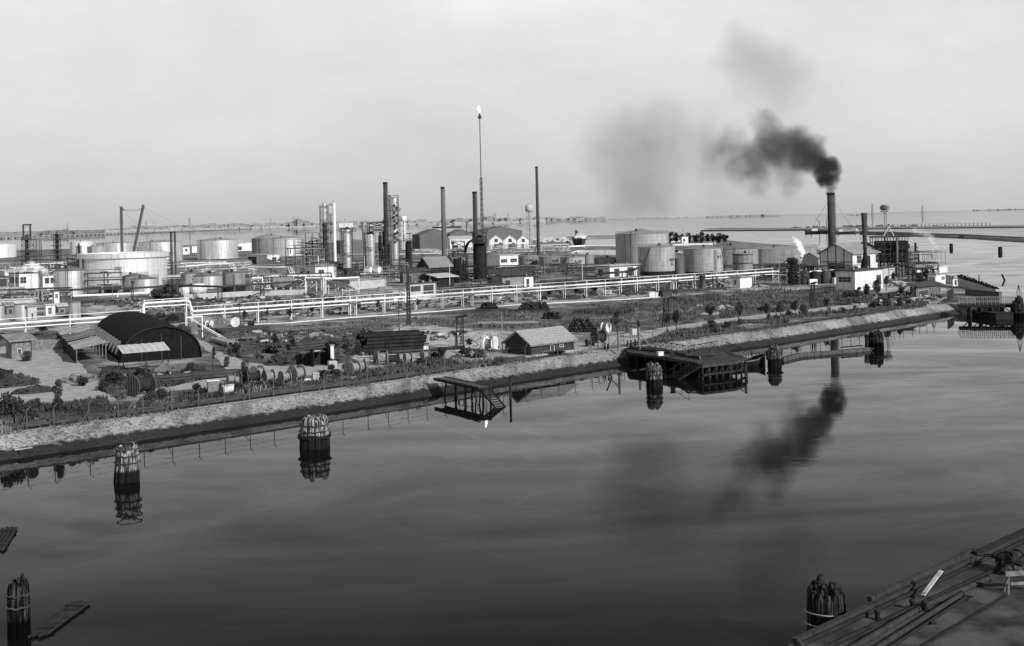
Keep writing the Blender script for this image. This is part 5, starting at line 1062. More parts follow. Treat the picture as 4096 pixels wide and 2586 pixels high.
# floodlight mast
b0 = G(3543, 1106); k = b0.y/F; t = thing('floodlight_mast', 'tall pole carrying a platform of round floodlights over the cooling tower', 'floodlight mast', b0); h = TH(3532, 849, b0.y)-LZ
g = MB(); g.tube((0, 0, 0), (0, 0, h), 2.6*k, 1.8*k, n=10); g.build('pole', midsteel, t)
g = MB(); g.lathe([(0, h), (15*k, h), (15*k, h+.2), (0, h+.25)], 14, smooth=False); railing(g, 14*k, h, 10, h=1.0, t=.06); g.build('platform', dark, t)
g = MB()
for s in (-.3, .3): g.tube((3*k+.3, s, 6), (3*k+.3, s, h), .05, n=4)
for q in range(int(h)-6): g.tube((3*k+.3, -.3, 6+q), (3*k+.3, .3, 6+q), .04, n=4)
g.build('ladder', dark, t)
for x_ in (-9, -3.5, 8): g = MB(); g.lathe([(0, -.5), (.8, -.3), (.95, .5), (.85, .55), (0, .2)], 12); g.v = [Vector((v.x+x_*k, -v.z-.4, v.y+h+1.5)) for v in g.v]; g.build('floodlight', dark if x_ < 0 else midsteel, t)
for x, yb, yt, lab in ((1789, 1030, 897, 'floodlight pole right of the plain grey chimney'),):
    b0 = G(x, yb); k = b0.y/F; t = thing('floodlight_mast', lab+', with flat lamp platform', 'floodlight mast', b0); h = TH(x, yt, b0.y)-LZ
    g = MB(); g.tube((0, 0, 0), (0, 0, h), 1.3*k, .9*k, n=8); g.build('pole', concrete, t); g = MB(); g.box((-9*k, -1, h-.2), (9*k, 1, h+.3)); g.build('platform', dark, t)
    for x_ in (-6, 0, 6): g = MB(); g.cbox((x_*k, -.5, h+1.1), (3*k, .8, 1.3)); g.build('floodlight', midsteel, t)
# A-frame drilling-type lookout stands in the meadow
def lookout(label, x, yb, yt, w, roofw, seed):
    b0 = G(x, yb); k = b0.y/F; h = TH(x, yt, b0.y)-LZ; t = thing('lookout_stand', label, 'lookout stand', b0, .2)
    g = MB()
    for sx_ in (-w/2*k, w/2*k): g.obox((sx_, 0, 0), (sx_, 0, h), .16, .16); g.obox((sx_, 1.6, 0), (sx_*.7, .3, h), .12, .12)
    for q in range(1, 5): z = h*q/5; g.obox((-w/2*k, 0, z), (w/2*k, 0, z), .12, .1)
    g.obox((-w*k, -.4, 0), (-w/2*k, 0, h*.75), .12, .12); g.build('frame', wood_d, t)
    g = MB(); g.add([(-w*.6*k, -.7, h-.15), (roofw*k, -.7, h+.25), (roofw*k, .9, h+.35), (-w*.6*k, .9, h-.05), (-w*.6*k, -.7, h-.05), (roofw*k, -.7, h+.35), (roofw*k, .9, h+.45), (-w*.6*k, .9, h+.05)], [(0, 3, 2, 1), (4, 5, 6, 7), (0, 1, 5, 4), (1, 2, 6, 5), (2, 3, 7, 6), (3, 0, 4, 7)]); g.build('roof', wood_d, t)
    g = MB(); g.box((-w*.4*k, -.3, h*.56), (w*.7*k, .8, h*.6)); g.build('seat_board', wood_d, t)
    g = MB(); g.path([(0, -.2, h*.85), (.1, -.3, h*.3), (-.2, -.3, h*.1)], .1, 6); g.build('hose', dark, t)
    return t
lookout('spindly timber stand with flat roof left of the brick shed', 1842, 1400, 1272, 26, 28, 1)
lookout('timber stand with flat roof between two road trees', 2668, 1306, 1198, 20, 40, 2)
lookout('timber stand among shrubs on the right stretch of the bank', 3254, 1236, 1136, 14, 16, 3)
# ================================================================ fence on the bank
def fence(label, idx0, idx1, pix, hgt=2.2, wires=5):
    pts = [G(*p) for p in pix]; o = pts[0]; t = thing('bank_fence', label, 'fence', o)
    tops = []
    for i, p in enumerate(pts):
        a = pts[max(i-1, 0)]; b = pts[min(i+1, len(pts)-1)]; d = (b-a).normalized(); nn = Vector((d.y, -d.x, 0)); q = p-o
        g = MB(); g.obox(q, q+Vector((0, 0, hgt)), .12, .12); g.obox(q+Vector((0, 0, hgt)), q+d*.35+Vector((0, 0, hgt+.38)), .1, .1)
        if i % 3 == 0: g.obox(q+d*-.9, q+Vector((0, 0, hgt*.6)), .09, .09)
        g.build('post', concrete if i % 4 == 1 else midsteel, t); tops.append(q)
    g = MB()
    for a, b in zip(tops, tops[1:]):
        for w_ in range(wires): z = .3+(hgt-.3)*w_/(wires-1); g.tube(a+Vector((0, 0, z)), b+Vector((0, 0, z)), .012, n=3, caps=False)
    g.build('wires', dark, t)
FN = dense(FENCE, 40)
def fence_pt(x):
    best = min(FN, key=lambda p: abs(p.x/p.y-ray(x, 1400)[0])); return best
def fpix(xs): return [fence_pt(x) for x in xs]
post_m = mat('weathered_post', .1, .3, 1)
def fence2(label, xs, hgt=2.2):
    pts = fpix(xs); o = pts[0].copy(); t = thing('bank_fence', label, 'fence', o); Q = []
    for i, p in enumerate(pts):
        a = pts[max(i-1, 0)]; b = pts[min(i+1, len(pts)-1)]; d = (b-a).normalized(); q = p-o; Q.append(q)
        g = MB(); g.obox(q, q+Vector((0, 0, hgt)), .09, .09); g.obox(q+Vector((0, 0, hgt)), q+d*.4+Vector((0, 0, hgt+.35)), .07, .07)
        if i % 3 == 0: g.obox(q-d*.9, q+Vector((0, 0, hgt*.6)), .06, .06)
        g.build('post', post_m, t)
    g = MB()
    for a, b in zip(Q, Q[1:]):
        for w_ in range(4): z = .4+(hgt-.4)*w_/3; g.tube(a+Vector((0, 0, z)), b+Vector((0, 0, z)), .015, n=3, caps=False)
    g.build('wires', dark, t)
fence2('wire fence on grey posts along the left half of the bank top', [-30, 95, 212, 345, 465, 575, 690, 797, 900, 1000, 1100, 1195, 1286, 1373, 1460, 1545, 1620, 1700, 1770, 1840, 1905, 1965, 2027, 2096, 2166, 2232, 2296, 2360])
fence2('wire fence with bent post tops along the right half of the bank top', [2612, 2670, 2724, 2777, 2830, 2882, 2935, 2990, 3034, 3078, 3121, 3163, 3205, 3245, 3285, 3325, 3363, 3400, 3437, 3474, 3510, 3545, 3580, 3615, 3650, 3680, 3710, 3740])
# long dark pipes on the bank
def long_pipe(label, off, x0, x1, r, m, z):
    l = [p for p in dense(bank_off(off, LZ), 14) if ray(x0, 1400)[0] <= p.x/p.y <= ray(x1, 1400)[0]]
    t = thing('ground_pipe', label, 'pipe', l[0]); g = MB(); g.path([p-l[0]+Vector((0, 0, z+noise.noise(p*.2)*.05)) for p in l], r, 8); g.build('pipe', m, t)
long_pipe('long dark pipe lying along the bank fence, canal side one', 6.0, -300, 2110, .22, dark, .3)
long_pipe('long dark pipe lying along the bank fence, land side one', 7.2, -300, 2110, .26, dark, .36)
long_pipe('thin dark pipe along the right stretch of the bank road', 6.3, 2600, 3640, .2, dark, .3)
# outfall culverts in the stone bank
for i, x in enumerate((45, 84)):
    p0 = G(x+5, 1800, .55); t = thing('outfall', 'square black outfall opening in the stone bank, %s of a pair' % ('left', 'right')[i], 'culvert', p0, TA)
    g = MB(); g.box((-.7, -1.25, -.7), (.7, .6, .12)); g.build('mouth', black, t); g = MB(); g.box((-.9, -.5, .121), (.9, .7, .2)); g.build('lintel', concrete, t)
# ================================================================ mooring dolphins
def dolphin(label, xc, ywl, ytop, wpx, seed, m1=wood_w, bands=2, chain=True, lean=0.0, dark_top=False, Yov=None, htop=None):
    random.seed(seed); Y = Yov or G(xc, ywl, 0).y; a_, _ = ray(xc, ywl); base = Vector((a_*Y, Y, 0)); k = Y/F; h = htop or TH(xc, ytop, Y); R = wpx/2*k
    t = thing('mooring_dolphin', label, 'mooring dolphin', base)
    n_out = 11; pr = R*math.sin(pi/n_out)*1.02
    ring_ = [(R-pr, 2*pi*i/n_out) for i in range(n_out)]+[(R*.42, 2*pi*i/5+.3) for i in range(5)]
    for (rr, a) in ring_:
        g = MB(); hh = h*(1+random.uniform(-.14, .05))+(.25 if rr < R*.5 else 0); top = .8
        x, y = rr*math.cos(a), rr*math.sin(a); prr = pr*random.uniform(.88, 1.05)
        pts = []
        N_ = 10; zs = [-1.2, .75, 1.3, 2.0, hh-.35, hh]; rs = [1.08, 1.03, 1.0, .96, .9, .45]
        vs = []
        for z, s in zip(zs, rs):
            f = z/h; cx_ = x*(1.06-.12*f)+lean*z; cy_ = y*(1.06-.12*f)
            wob = noise.noise(Vector((x*3, y*3, z)))*.06
            vs += [(cx_+prr*s*math.cos(2*pi*i/N_)+wob, cy_+prr*s*math.sin(2*pi*i/N_), z) for i in range(N_)]
        g.add(vs, [(q*N_+i, q*N_+(i+1) % N_, (q+1)*N_+(i+1) % N_, (q+1)*N_+i) for q in range(5) for i in range(N_)], True)
        g.add(vs[-N_:], [tuple(range(N_))]); g.build('pile', m1, t)
    for b_ in range(bands):
        z = h*(.55+.2*b_) if bands > 1 else h*.6
        g = MB(); N_ = 22; rr = R*(1.06-.12*z/h)+.05
        g.path([(rr*math.cos(2*pi*i/N_)+lean*z, rr*math.sin(2*pi*i/N_), z+.05*math.sin(i*2.1)) for i in range(N_+1)], .06, 5); g.build('band', dark, t)
    if chain:
        g = MB(); N_ = 30; z = h*.38
        for i in range(N_):
            a = 2*pi*i/N_; g.cbox((R*1.06*math.cos(a), R*1.06*math.sin(a), z+.1*math.sin(a*3)), (.22, .22, .3))
        g.build('fender_chain', black, t)
    return t
# piles: bleached wood above a black wet foot
def pile_mat(name, v):
    m = mat(name, v, .5, 1.5, rough=.9); nt = m.node_tree; N = nt.nodes; L = nt.links; b = N['Principled BSDF']
    src = b.inputs['Base Color'].links[0].from_socket
    geo = N.new('ShaderNodeNewGeometry'); sx = N.new('ShaderNodeSeparateXYZ'); L.new(geo.outputs['Position'], sx.inputs[0])
    mp = N.new('ShaderNodeMapping'); mp.inputs['Scale'].default_value = (5, 5, .35); L.new(geo.outputs['Position'], mp.inputs[0])
    nz = N.new('ShaderNodeTexNoise'); nz.inputs['Scale'].default_value = 1.6; nz.inputs['Detail'].default_value = 6; L.new(mp.outputs[0], nz.inputs['Vector'])
    m1 = N.new('ShaderNodeMapRange'); m1.inputs[1].default_value = .47; m1.inputs[2].default_value = .62; m1.inputs[3].default_value = .07; m1.inputs[4].default_value = 1; L.new(nz.outputs[0], m1.inputs[0])
    m2 = N.new('ShaderNodeMapRange'); m2.inputs[1].default_value = 1.0; m2.inputs[2].default_value = 1.25; m2.inputs[3].default_value = .02; m2.inputs[4].default_value = 1; L.new(sx.outputs[2], m2.inputs[0])
    a = N.new('ShaderNodeMath'); a.operation = 'MULTIPLY'; L.new(m1.outputs[0], a.inputs[0]); L.new(m2.outputs[0], a.inputs[1])
    c = N.new('ShaderNodeMath'); c.operation = 'MULTIPLY'; L.new(a.outputs[0], c.inputs[0]); L.new(src, c.inputs[1])
    L.new(c.outputs[0], b.inputs['Base Color']); return m
pw_ = pile_mat('bleached_piles', .33); pd_ = pile_mat('dark_piles', .05); pm_ = pile_mat('grey_piles', .22)
dolphin('mooring dolphin with white bleached piles, in open water left, below the bank', 507, 1925, 1784, 98, 1, pw_, 4, False, lean=.05)
dolphin('mooring dolphin girdled by a chain, white piles, left of the small jetty', 1259, 1789, 1665, 116, 2, pw_, 2, True)
dolphin('mooring dolphin with pale tops in front of the timber platform stairs', 2618, 1545, 1458, 66, 3, pm_, 2, False)
dolphin('mooring dolphin at the bow of the dark barge, start of the float boom', 3099, 1464, 1388, 56, 4, pm_, 2, True)
dolphin('dark mooring dolphin at the right end of the float boom', 3505, 1394, 1328, 60, 5, pd_, 1, False)
td = dolphin('dark mooring dolphin with a pointed beacon cage at the right edge', 4070, 1273, 1208, 52, 6, pd_, 1, False)
g = MB()
for s in (-1, 1):
    for s2 in (-1, 1): g.tube((s*.7+.4, s2*.7, 3.4), (.4, 0, 7.4), .05, n=5)
g.lathe([(.9, 3.2), (.85, 4.0), (.35, 4.9), (0, 5.0)], 8, c=(.4, 0), smooth=False); g.build('beacon_cage', black, td)
dolphin('tall narrow dolphin in the lower left corner beside a floating raft', 78, 2553, 2328, 88, 7, pd_, 2, False, Yov=67.4, htop=3.45)
tb = dolphin('big black dolphin bound with pale rope at the lower right quay', 3310, 2600, 2330, 160, 8, pd_, 0, False, Yov=62.4, htop=3.8)
rope = mat('pale_rope', .3, .2, 3)
for z, rr in ((2.2, 1.16), (1.55, 1.17)):
    g = MB(); g.path([(rr*math.cos(2*pi*i/30), rr*math.sin(2*pi*i/30), z+.12*math.cos(2*pi*i/30+2)) for i in range(31)], .035, 5); g.build('rope', rope, tb)
# ================================================================ small jetty
c = [G(1744, 1514, 2.2), G(1774, 1509, 2.2), G(1950, 1547, 2.2), G(1930, 1552, 2.2)]
d = ((c[2]+c[3])/2-(c[0]+c[1])/2); Lj = d.length; ang = math.atan2(d.y, d.x)
o = (c[0]+c[1])/2; o = Vector((o.x, o.y, 0)); t = thing('plank_jetty', 'narrow plank jetty on crooked piles with steps at its end', 'jetty', o, ang)
g = MB()
for i in range(int(Lj/.32)): g.box((i*.32, -.95, 2.1), (i*.32+.28, .95, 2.2))
g.box((0, -.98, 2.2), (Lj, -.85, 2.32)); g.box((0, .85, 2.2), (Lj, .98, 2.32)); g.build('deck', mat('jetty_planks', .07, .5, 2), t)
g = MB(); g.box((-.1, -.9, 1.85), (Lj, -.65, 2.09)); g.box((-.1, .65, 1.85), (Lj, .9, 2.09)); g.build('beams', wood_d, t)
for i, x in enumerate((3.0, 5.6, 8.4, 10.2, 12.0)):
    if x > Lj+.5: continue
    for s in (-.8, .8): g = MB(); g.path([(x+.25*math.sin(i*3+s), s*1.15, -1), (x+.18*math.sin(i*2+s), s, .9), (x, s*.85, 1.9)], .12+.04*(i % 2), 7); g.build('pile', wood_d, t)
g = MB()
for i in range(9): g.box((Lj+i*.42, -.7, 2.0-i*.24), (Lj+i*.42+.4, .7, 2.08-i*.24))
for s in (-.75, .75): g.obox((Lj-.1, s, 2.05), (Lj+3.9, s, -.15), .1, .25)
g.build('steps', wood_d, t)
def pile(label, x, ywl, ytop, r=.17, lean=(0, 0)):
    p = G(x, ywl, 0); t = thing('mooring_pile', label, 'mooring pile', p); h = TH(x, ytop, p.y); g = MB()
    g.tube((-lean[0]*.4, -lean[1]*.4, -1.2), (lean[0], lean[1], h), r*1.1, r*.85, n=8); g.build('pile', wood_d, t); g = MB(); g.tube((lean[0]*.9, lean[1]*.9, h*.9), (lean[0]*.92, lean[1]*.92, h*.94), r*1.15, n=8); g.build('iron_band', black, t)
pile('single upright pile right of the plank jetty', 2042, 1597, 1504)
pile('leaning broken pile near the bank corner, left of the platform', 2452, 1512, 1460, .12, (-1.0, 0))
pile('slim pale pile at the right side of the timber platform', 2982, 1508, 1442, .15)
pile('short thin pile behind the barge stern', 3008, 1434, 1406, .13)
pile('distant stubby pile in the lagoon, leftmost of the right group', 3662, 992, 972, .8)
pile('distant stubby pile in the lagoon, middle of the right group', 3805, 995, 975, 1.2)
pile('distant stubby pile in the lagoon, rightmost of the group', 4001, 1010, 988, 1.3)
pile('leaning slender pile off the point at right', 4020, 1122, 1098, .35, (-1, 0))
pile('thin pile close to the shore wall hedge', 3916, 1122, 1100, .2)
# ================================================================ timber platform
def slab_px(pix, z, th_): return [G(*p, z) for p in pix]
o = G(2810, 1462, 2.2); o.z = 0
t = thing('timber_platform', 'dark timber platform with railed gangway and stairs down to the water', 'platform', o)
R_ = lambda p: Vector((p.x-o.x, p.y-o.y, 0))
main = [R_(G(*p, 2.2)) for p in ((2810, 1462), (2945, 1446), (2986, 1432), (2870, 1390), (2754, 1412), (2781, 1449))]
appr = [R_(G(*p, 2.2)) for p in ((2781, 1449), (2754, 1412), (2600, 1384), (2505, 1392), (2512, 1409))]
for nm, poly, zt in (('deck', main, 2.2), ('gangway', appr, 2.19)):
    g = MB(); up = [v+Vector((0, 0, zt)) for v in poly]; dn = [v+Vector((0, 0, zt-.4)) for v in poly]; g.poly(up); g.poly(list(reversed(dn)))
    for i in range(len(up)): j = (i+1) % len(up); g.quad(dn[i], dn[j], up[j], up[i])
    g.build(nm, mat('platform_planks', .05, .45, 1.2, rough=.9, lines=[('X', .35, .15, .4)]), t)
def along(a, b, n): return [a.lerp(b, i/n) for i in range(n+1)]
edge = along(main[0], main[1], 5)+along(main[1], main[2], 2)[1:]
for q in edge: g = MB(); g.tube(q+Vector((0, .25, -1)), q+Vector((0, .25, 1.85)), .17, n=7); g.build('pile', wood_d, t)
for q in along(main[3], main[4], 4)+along(appr[4], appr[0], 7)+along(appr[3], appr[2], 2)+along(main[0], main[5], 2)[1:]: g = MB(); g.tube(q+Vector((0, .2, -1)), q+Vector((0, .2, 1.8)), .16, n=7); g.build('pile', wood_d, t)
for a_, b_ in ((main[3], main[4]), (main[4], appr[2])):
    g = MB(); g.obox(a_+Vector((0, -1.2, .35)), b_+Vector((0, -1.2, .35)), .2, 2.6); g.build('underdeck_shade_wall', black, t)  # black wall added to darken the gap below the deck
for i_ in range(4):
    for j_ in range(3):
        q = main[5].lerp(main[1], (i_+.5)/4).lerp(main[4].lerp(main[3], (i_+.5)/4), j_/3); g = MB(); g.tube(q+Vector((0, 0, -1)), q+Vector((0, 0, 1.82)), .2, n=6); g.build('pile', wood_d, t)
for i_ in range(4): g = MB(); g.obox(edge[i_]+Vector((0, .3, .1)), edge[i_+1]+Vector((0, .3, 1.7)), .12, .14); g.build('brace', wood_d, t)
g = MB(); g.obox(main[0]+Vector((0, 0, .75)), main[1]+Vector((0, 0, .75)), .2, .28); g.obox(main[1]+Vector((0, 0, .75)), main[2]+Vector((0, 0, .75)), .2, .28); g.build('waling', wood_d, t)
def xrail(g, a, b, n, h=1.05, w_=.07):
    Z = Vector((0, 0, 2.2)); T_ = Vector((0, 0, 2.2+h)); pts = along(a, b, n)
    g.obox(a+T_, b+T_, w_*1.3, w_*1.3)
    for i, p in enumerate(pts):
        g.obox(p+Z, p+T_, w_, w_)
        if i: g.obox(pts[i-1]+Z, p+T_, w_*.7, w_*.7); g.obox(pts[i-1]+T_, p+Z, w_*.7, w_*.7)
g = MB(); xrail(g, appr[2], main[4], 7); xrail(g, main[4], main[3], 5); xrail(g, main[3]+Vector((1.2, -1.2, 0)), main[2], 3); g.build('railing', wood_d, t)
s0 = R_(G(2804, 1462, 2.2)); s1 = R_(G(2711, 1520, 0)); s1 = Vector((s1.x, s1.y, 0)); ds = (s1-s0); n = 10; sd = Vector((-ds.y, ds.x, 0)).normalized()
g = MB()
wv = R_(G(2784, 1446, 2.2))-s0; wv.z = 0; wv = Vector((-1.6, 1.5, 0))
for i in range(n):
    p = s0+ds*(i+.5)/n*Vector((1, 1, 0)).length*0+ds*((i+.5)/n); z = 2.1-2.0*(i+.5)/n
    g.obox(Vector((p.x, p.y, z)), Vector((p.x+wv.x, p.y+wv.y, z)), .3, .07)
for w_ in (Vector((0, 0, 0)), wv): g.obox(Vector((s0.x+w_.x, s0.y+w_.y, 2.05)), Vector((s1.x+w_.x, s1.y+w_.y, -.1)), .12, .3)
w_ = wv; A_ = Vector((s0.x+w_.x, s0.y+w_.y, 3.1)); B_ = Vector((s1.x+w_.x, s1.y+w_.y, .9)); g.obox(A_, B_, .07, .07)
for f in (0, .33, .66, 1): p = A_.lerp(B_, f); g.obox(p, p-Vector((0, 0, 1.05)), .07, .07)
g.build('stairs', wood_d, t)
# pipes lying on the gangway
pp = [R_(G(2512, 1397, 2.2)), R_(G(2560, 1404, 2.2)), R_(G(2690, 1418, 2.2)), R_(G(2800, 1440, 2.2))]
for i in range(4):
    g = MB(); off = Vector((.35*i*.3, .75*i, 0)); g.path([p+off+Vector((0, 0, 2.37)) for p in pp[:4-(i % 2)]], .14, 7); t_ = thing('hose_pipe', ['front', 'second', 'third', 'rear'][i]+' of four dark flanged pipes on the gangway', 'pipe', o); g.build('pipe', black, t_)
    for p in pp[:4-(i % 2)]: g = MB(); g.tube(p+off+Vector((-.05, 0, 2.37)), p+off+Vector((.05, 0, 2.37)), .2, n=10); g.build('flange', midsteel, t_)
for i, (x, y) in enumerate(((2760, 1430), (2840, 1428))):
    p = G(x, y, 2.2); t_ = thing('valve_stand', 'dark valve stand with handwheel on the timber platform, %s one' % ('left', 'right')[i], 'valve', p); g = MB(); g.tube((0, 0, 0), (0, 0, 1.1), .12, n=6); g.tube((-.7, 0, .35), (.7, 0, .35), .2, n=8); g.build('body', dark, t_)
    g = MB(); g.lathe([(.38, 1.1), (.38, 1.16), (.3, 1.16), (.3, 1.1), (.38, 1.1)], 12); g.build('handwheel', dark, t_)
p = G(2641, 1423, 2.2); t_ = thing('white_crate', 'small white box standing on the gangway edge', 'box', p, .4); g = MB(); g.box((-.45, -.3, 0), (.45, .3, .55)); g.build('box', white, t_); g = MB(); g.box((-.5, -.35, .55), (.5, .35, .62)); g.build('lid', stucco, t_)
p = G(2689, 1432, 2.2); t_ = thing('dark_post', 'stubby dark bollard post on the gangway edge', 'bollard', p); g = MB(); g.box((-.35, -.3, 0), (.35, .3, 1.0)); g.build('post', wood_d, t_); g = MB(); g.box((-.42, -.36, 1), (.42, .36, 1.1)); g.build('cap', dark, t_)
# ================================================================ barge
p0 = G(2925, 1474, 0); p1 = G(3062, 1461, 0); ax_ = p1-p0; Lb = ax_.length
t = thing('barge', 'dark wooden barge with raised bow moored behind the platform', 'barge', p0+Vector((0, 1.0, 0)), math.atan2(ax_.y, ax_.x))
g = MB(); st = [(-1.5, 1.25, 1.0), (0, 1.35, .95), (Lb*.35, 1.45, .85), (Lb*.65, 1.3, 1.0), (Lb*.88, .8, 1.35), (Lb*1.03, .05, 1.75)]
vs = []
for (x, w_, z) in st: vs += [(x, -w_, z), (x, -w_*.75, .0), (x, 0, -.4), (x, w_*.75, 0), (x, w_, z)]
g.add(vs, [(q*5+i, q*5+i+1, (q+1)*5+i+1, (q+1)*5+i) for q in range(5) for i in range(4)], True); g.poly(vs[:5]); g.build('hull', black, t)
g = MB(); g.add([(x, s*w_*.96, z-.25) for (x, w_, z) in st for s in (-1, 1)], [(q*2, q*2+1, q*2+3, q*2+2) for q in range(5)]); g.build('deck', wood_d, t)
g = MB()
for s in (-1, 1): g.path([(x, s*w_, z+.03) for (x, w_, z) in st], .07, 5)
g.build('gunwale', wood_m, t)
# float boom
bp_ = [G(3126, 1446, 0), G(3190, 1430, 0), G(3190, 1430, 0), G(3476, 1404, 0)]
boom_m = mat('rusty_boom', .075, .3, 1)
t = thing('float_boom', 'rusty ribbed float boom lying between two mooring dolphins', 'boom', bp_[0])
for a, b in ((bp_[0], bp_[1]), (bp_[1]+Vector((.3, .4, 0)), bp_[3])):
    g = MB(); g.obox(a-bp_[0]+Vector((0, 0, .2)), b-bp_[0]+Vector((0, 0, .2)), .8, .75); g.build('pontoon', boom_m, t)
    n = max(3, int((b-a).length/1.5)); g = MB(); d = (b-a).normalized(); nn = Vector((d.y, -d.x, 0))*.45
    for i in range(n+1): q = a-bp_[0]+(b-a)*i/n; g.obox(q+nn+Vector((0, 0, -.2)), q+nn+Vector((0, 0, .6)), .08, .06); g.obox(q+nn+Vector((0, 0, .6)), q-nn+Vector((0, 0, .6)), .06, .06); g.obox(q+nn+Vector((0, 0, .0)), q+nn+d*.6+Vector((0, 0, .5)), .05, .06)
    g.build('ribs', stack_grey, t)
q = bp_[3]-bp_[0]; g = MB(); g.obox(bp_[1].lerp(bp_[3], .62)-bp_[0]+Vector((0, .8, .9)), bp_[1].lerp(bp_[3], .93)-bp_[0]+Vector((0, .8, .9)), .3, .2); g.build('walkway_plank', wood_d, t)
# ================================================================ rafts at lower left
def raft(label, pix, ang_=None):
    c = [G(*p, .2) for p in pix]; o = c[0].copy(); o.z = 0; t = thing('log_raft', label, 'raft', o)
    a, b, c2, d_ = [v-o for v in c]
    for i in range(7):
        f = (i+.5)/7; p = a.lerp(b, f); q = d_.lerp(c2, f); e_ = (q-p)*.03*random.uniform(-1, 1); g = MB(); w_ = (b-a).length/7*.48; g.tube(Vector((p.x, p.y, .12))+e_, Vector((q.x, q.y, .12))+e_, w_, n=8); g.build('log', wood_d, t)
    for f in (.15, .85): g = MB(); p = a.lerp(d_, f); q = b.lerp(c2, f); g.obox(Vector((p.x, p.y, .12+w_)), Vector((q.x, q.y, .12+w_)), .2, .12); g.build('cross_beam', black, t)
raft('dark log raft floating beside the lower left dolphin', [(286, 2404), (359, 2409), (189, 2533), (115, 2540)])
raft('corner of a dark log raft cut by the left edge', [(-50, 2118), (72, 2108), (20, 2190), (-90, 2200)])
# ================================================================ right end: jetty bridge and shore walls
o = G(3836, 1216, 3.0); e = G(4062, 1216, 3.0); o2 = Vector((o.x, o.y, 0)); ax_ = e-o; Lb = ax_.length
t = thing('jetty_bridge', 'dark jetty bridge with railing on braced piles at the right edge', 'jetty', o2, math.atan2(ax_.y, ax_.x))
g = MB(); g.box((0, -1.5, 2.3), (Lb, 2.8, 2.9)); g.build('deck', wood_d, t)
for yy in (-1.4, 2.7):
    g = MB(); n = 14
    for i in range(n+1): g.tube((Lb*i/n, yy, 2.9), (Lb*i/n, yy, 4.4), .07, n=5)
    for z in (3.5, 4.4): g.tube((0, yy, z), (Lb, yy, z), .07, n=5)
    g.build('railing', midsteel, t)
for i in range(1, 6):
    x = Lb*i/5.2; g = MB()
    for yy in (-1.2, 2.4): g.tube((x, yy, -1), (x, yy, 2.3), .3, n=8)
    g.obox((x, -1.2, .2), (x, 2.4, 2.0), .2, .2); g.obox((x, -1.2, .4), (x-1.8, -1.2, 2.2), .2, .2); g.build('pile_bent', wood_d, t)
p = G(3868, 1262, 0); q = G(3985, 1280, 0); t = thing('landing_pontoon', 'black pontoon moored under the jetty bridge', 'pontoon', p, math.atan2((q-p).y, (q-p).x)); L_ = (q-p).length; g = MB(); g.box((0, 0, -.4), (L_, 4, 1.3)); g.build('hull', black, t); g = MB(); g.box((-.1, -.1, 1.3), (L_+.1, 4.1, 1.42)); g.build('deck', wood_d, t)
pts = [G(3866, 1180), G(4002, 1193)]; t = thing('quay_wall', 'dark straight quay wall standing behind the jetty bridge', 'wall', pts[0])
d_ = pts[1]-pts[0]; g = MB(); g.obox(Vector((0, 0, -.4)), d_+Vector((0, 0, -.4)), .8, 3.6); g.build('wall', stack_grey, t); g = MB(); g.obox(Vector((0, 0, 1.42)), d_+Vector((0, 0, 1.42)), 1.0, .14); g.build('coping', dark, t)
pts = [G(3838, 1148), G(3988, 1170)]; t = thing('hedge_wall', 'long pale wall topped with dark hedge, tapering along the point', 'wall', pts[0]); d_ = pts[1]-pts[0]; nn_ = Vector((d_.y, -d_.x, 0)).normalized()*.25
g = MB(); q_ = [Vector((0, 0, -1.5)), d_+Vector((0, 0, -1.5)), d_+Vector((0, 0, .9)), Vector((0, 0, 2.7))]
g.add([v+nn_ for v in q_]+[v-nn_ for v in q_], [(0, 1, 2, 3), (7, 6, 5, 4), (3, 2, 6, 7), (1, 5, 6, 2), (0, 3, 7, 4)]); g.build('wall', concrete, t); g = MB(); g.obox(q_[3], q_[2], .7, .12); g.build('coping', dark, t)
sp = MB(); sp.poly([v for v in (G(3800, 1110), G(3845, 1146, 1.9), G(3900, 1154, 1.9), G(3990, 1170, 1.9), G(4002, 1192, 1.9), G(3866, 1181, 1.9), G(3845, 1196, 1.9), G(3800, 1200))]); struct('point_ground', sp, mixed_m)
# dark gate and tarred sheds near the point
BL('tarred_shed', 'dark tarred shed with wide black doorway near the jetty bridge', 'shed', 3640, 3665, 3762, 1188, 1150, 'shed', stack_grey, roof_blk, [('R', .1, .5, .05, .6, 'd')], ridge=.8, over=.7)
t = thing('steel_ring', 'dark upright steel ring leaning at the tarred shed', 'ring', G(3634, 1190), .3); g = MB(); g.path([(1.5*math.cos(2*pi*i/20), 0, 1.6+1.5*math.sin(2*pi*i/20)) for i in range(21)], .22, 6); g.build('ring', dark, t)
g = MB(); g.box((-.8, -.3, 0), (.8, .5, .2)); g.build('chock', wood_d, t)
t = thing('gate_fence', 'slatted dark gate fence climbing toward the hedge wall', 'fence', G(3790, 1210), 1.1); g = MB()
for i in range(16): g.box((i*.9, 0, 0), (i*.9+.35, .12, 2.6))
g.build('slats', dark, t); g = MB(); g.box((0, .12, .8), (14, .22, .95)); g.box((0, .12, 2.2), (14, .22, 2.35)); g.build('rails', midsteel, t)
t = thing('hoist', 'small hoist frame with wheel on the bank by the jetty bridge', 'hoist', G(3735, 1206), .5); g = MB(); g.obox((-.7, 0, 0), (-.3, 0, 2.2), .12, .12); g.obox((.7, 0, 0), (.3, 0, 2.2), .12, .12); g.build('frame', midsteel, t); g = MB(); g.path([(.5*math.cos(2*pi*i/14), .1, 1.6+.7*math.sin(2*pi*i/14)) for i in range(15)], .1, 5); g.build('wheel', dark, t)
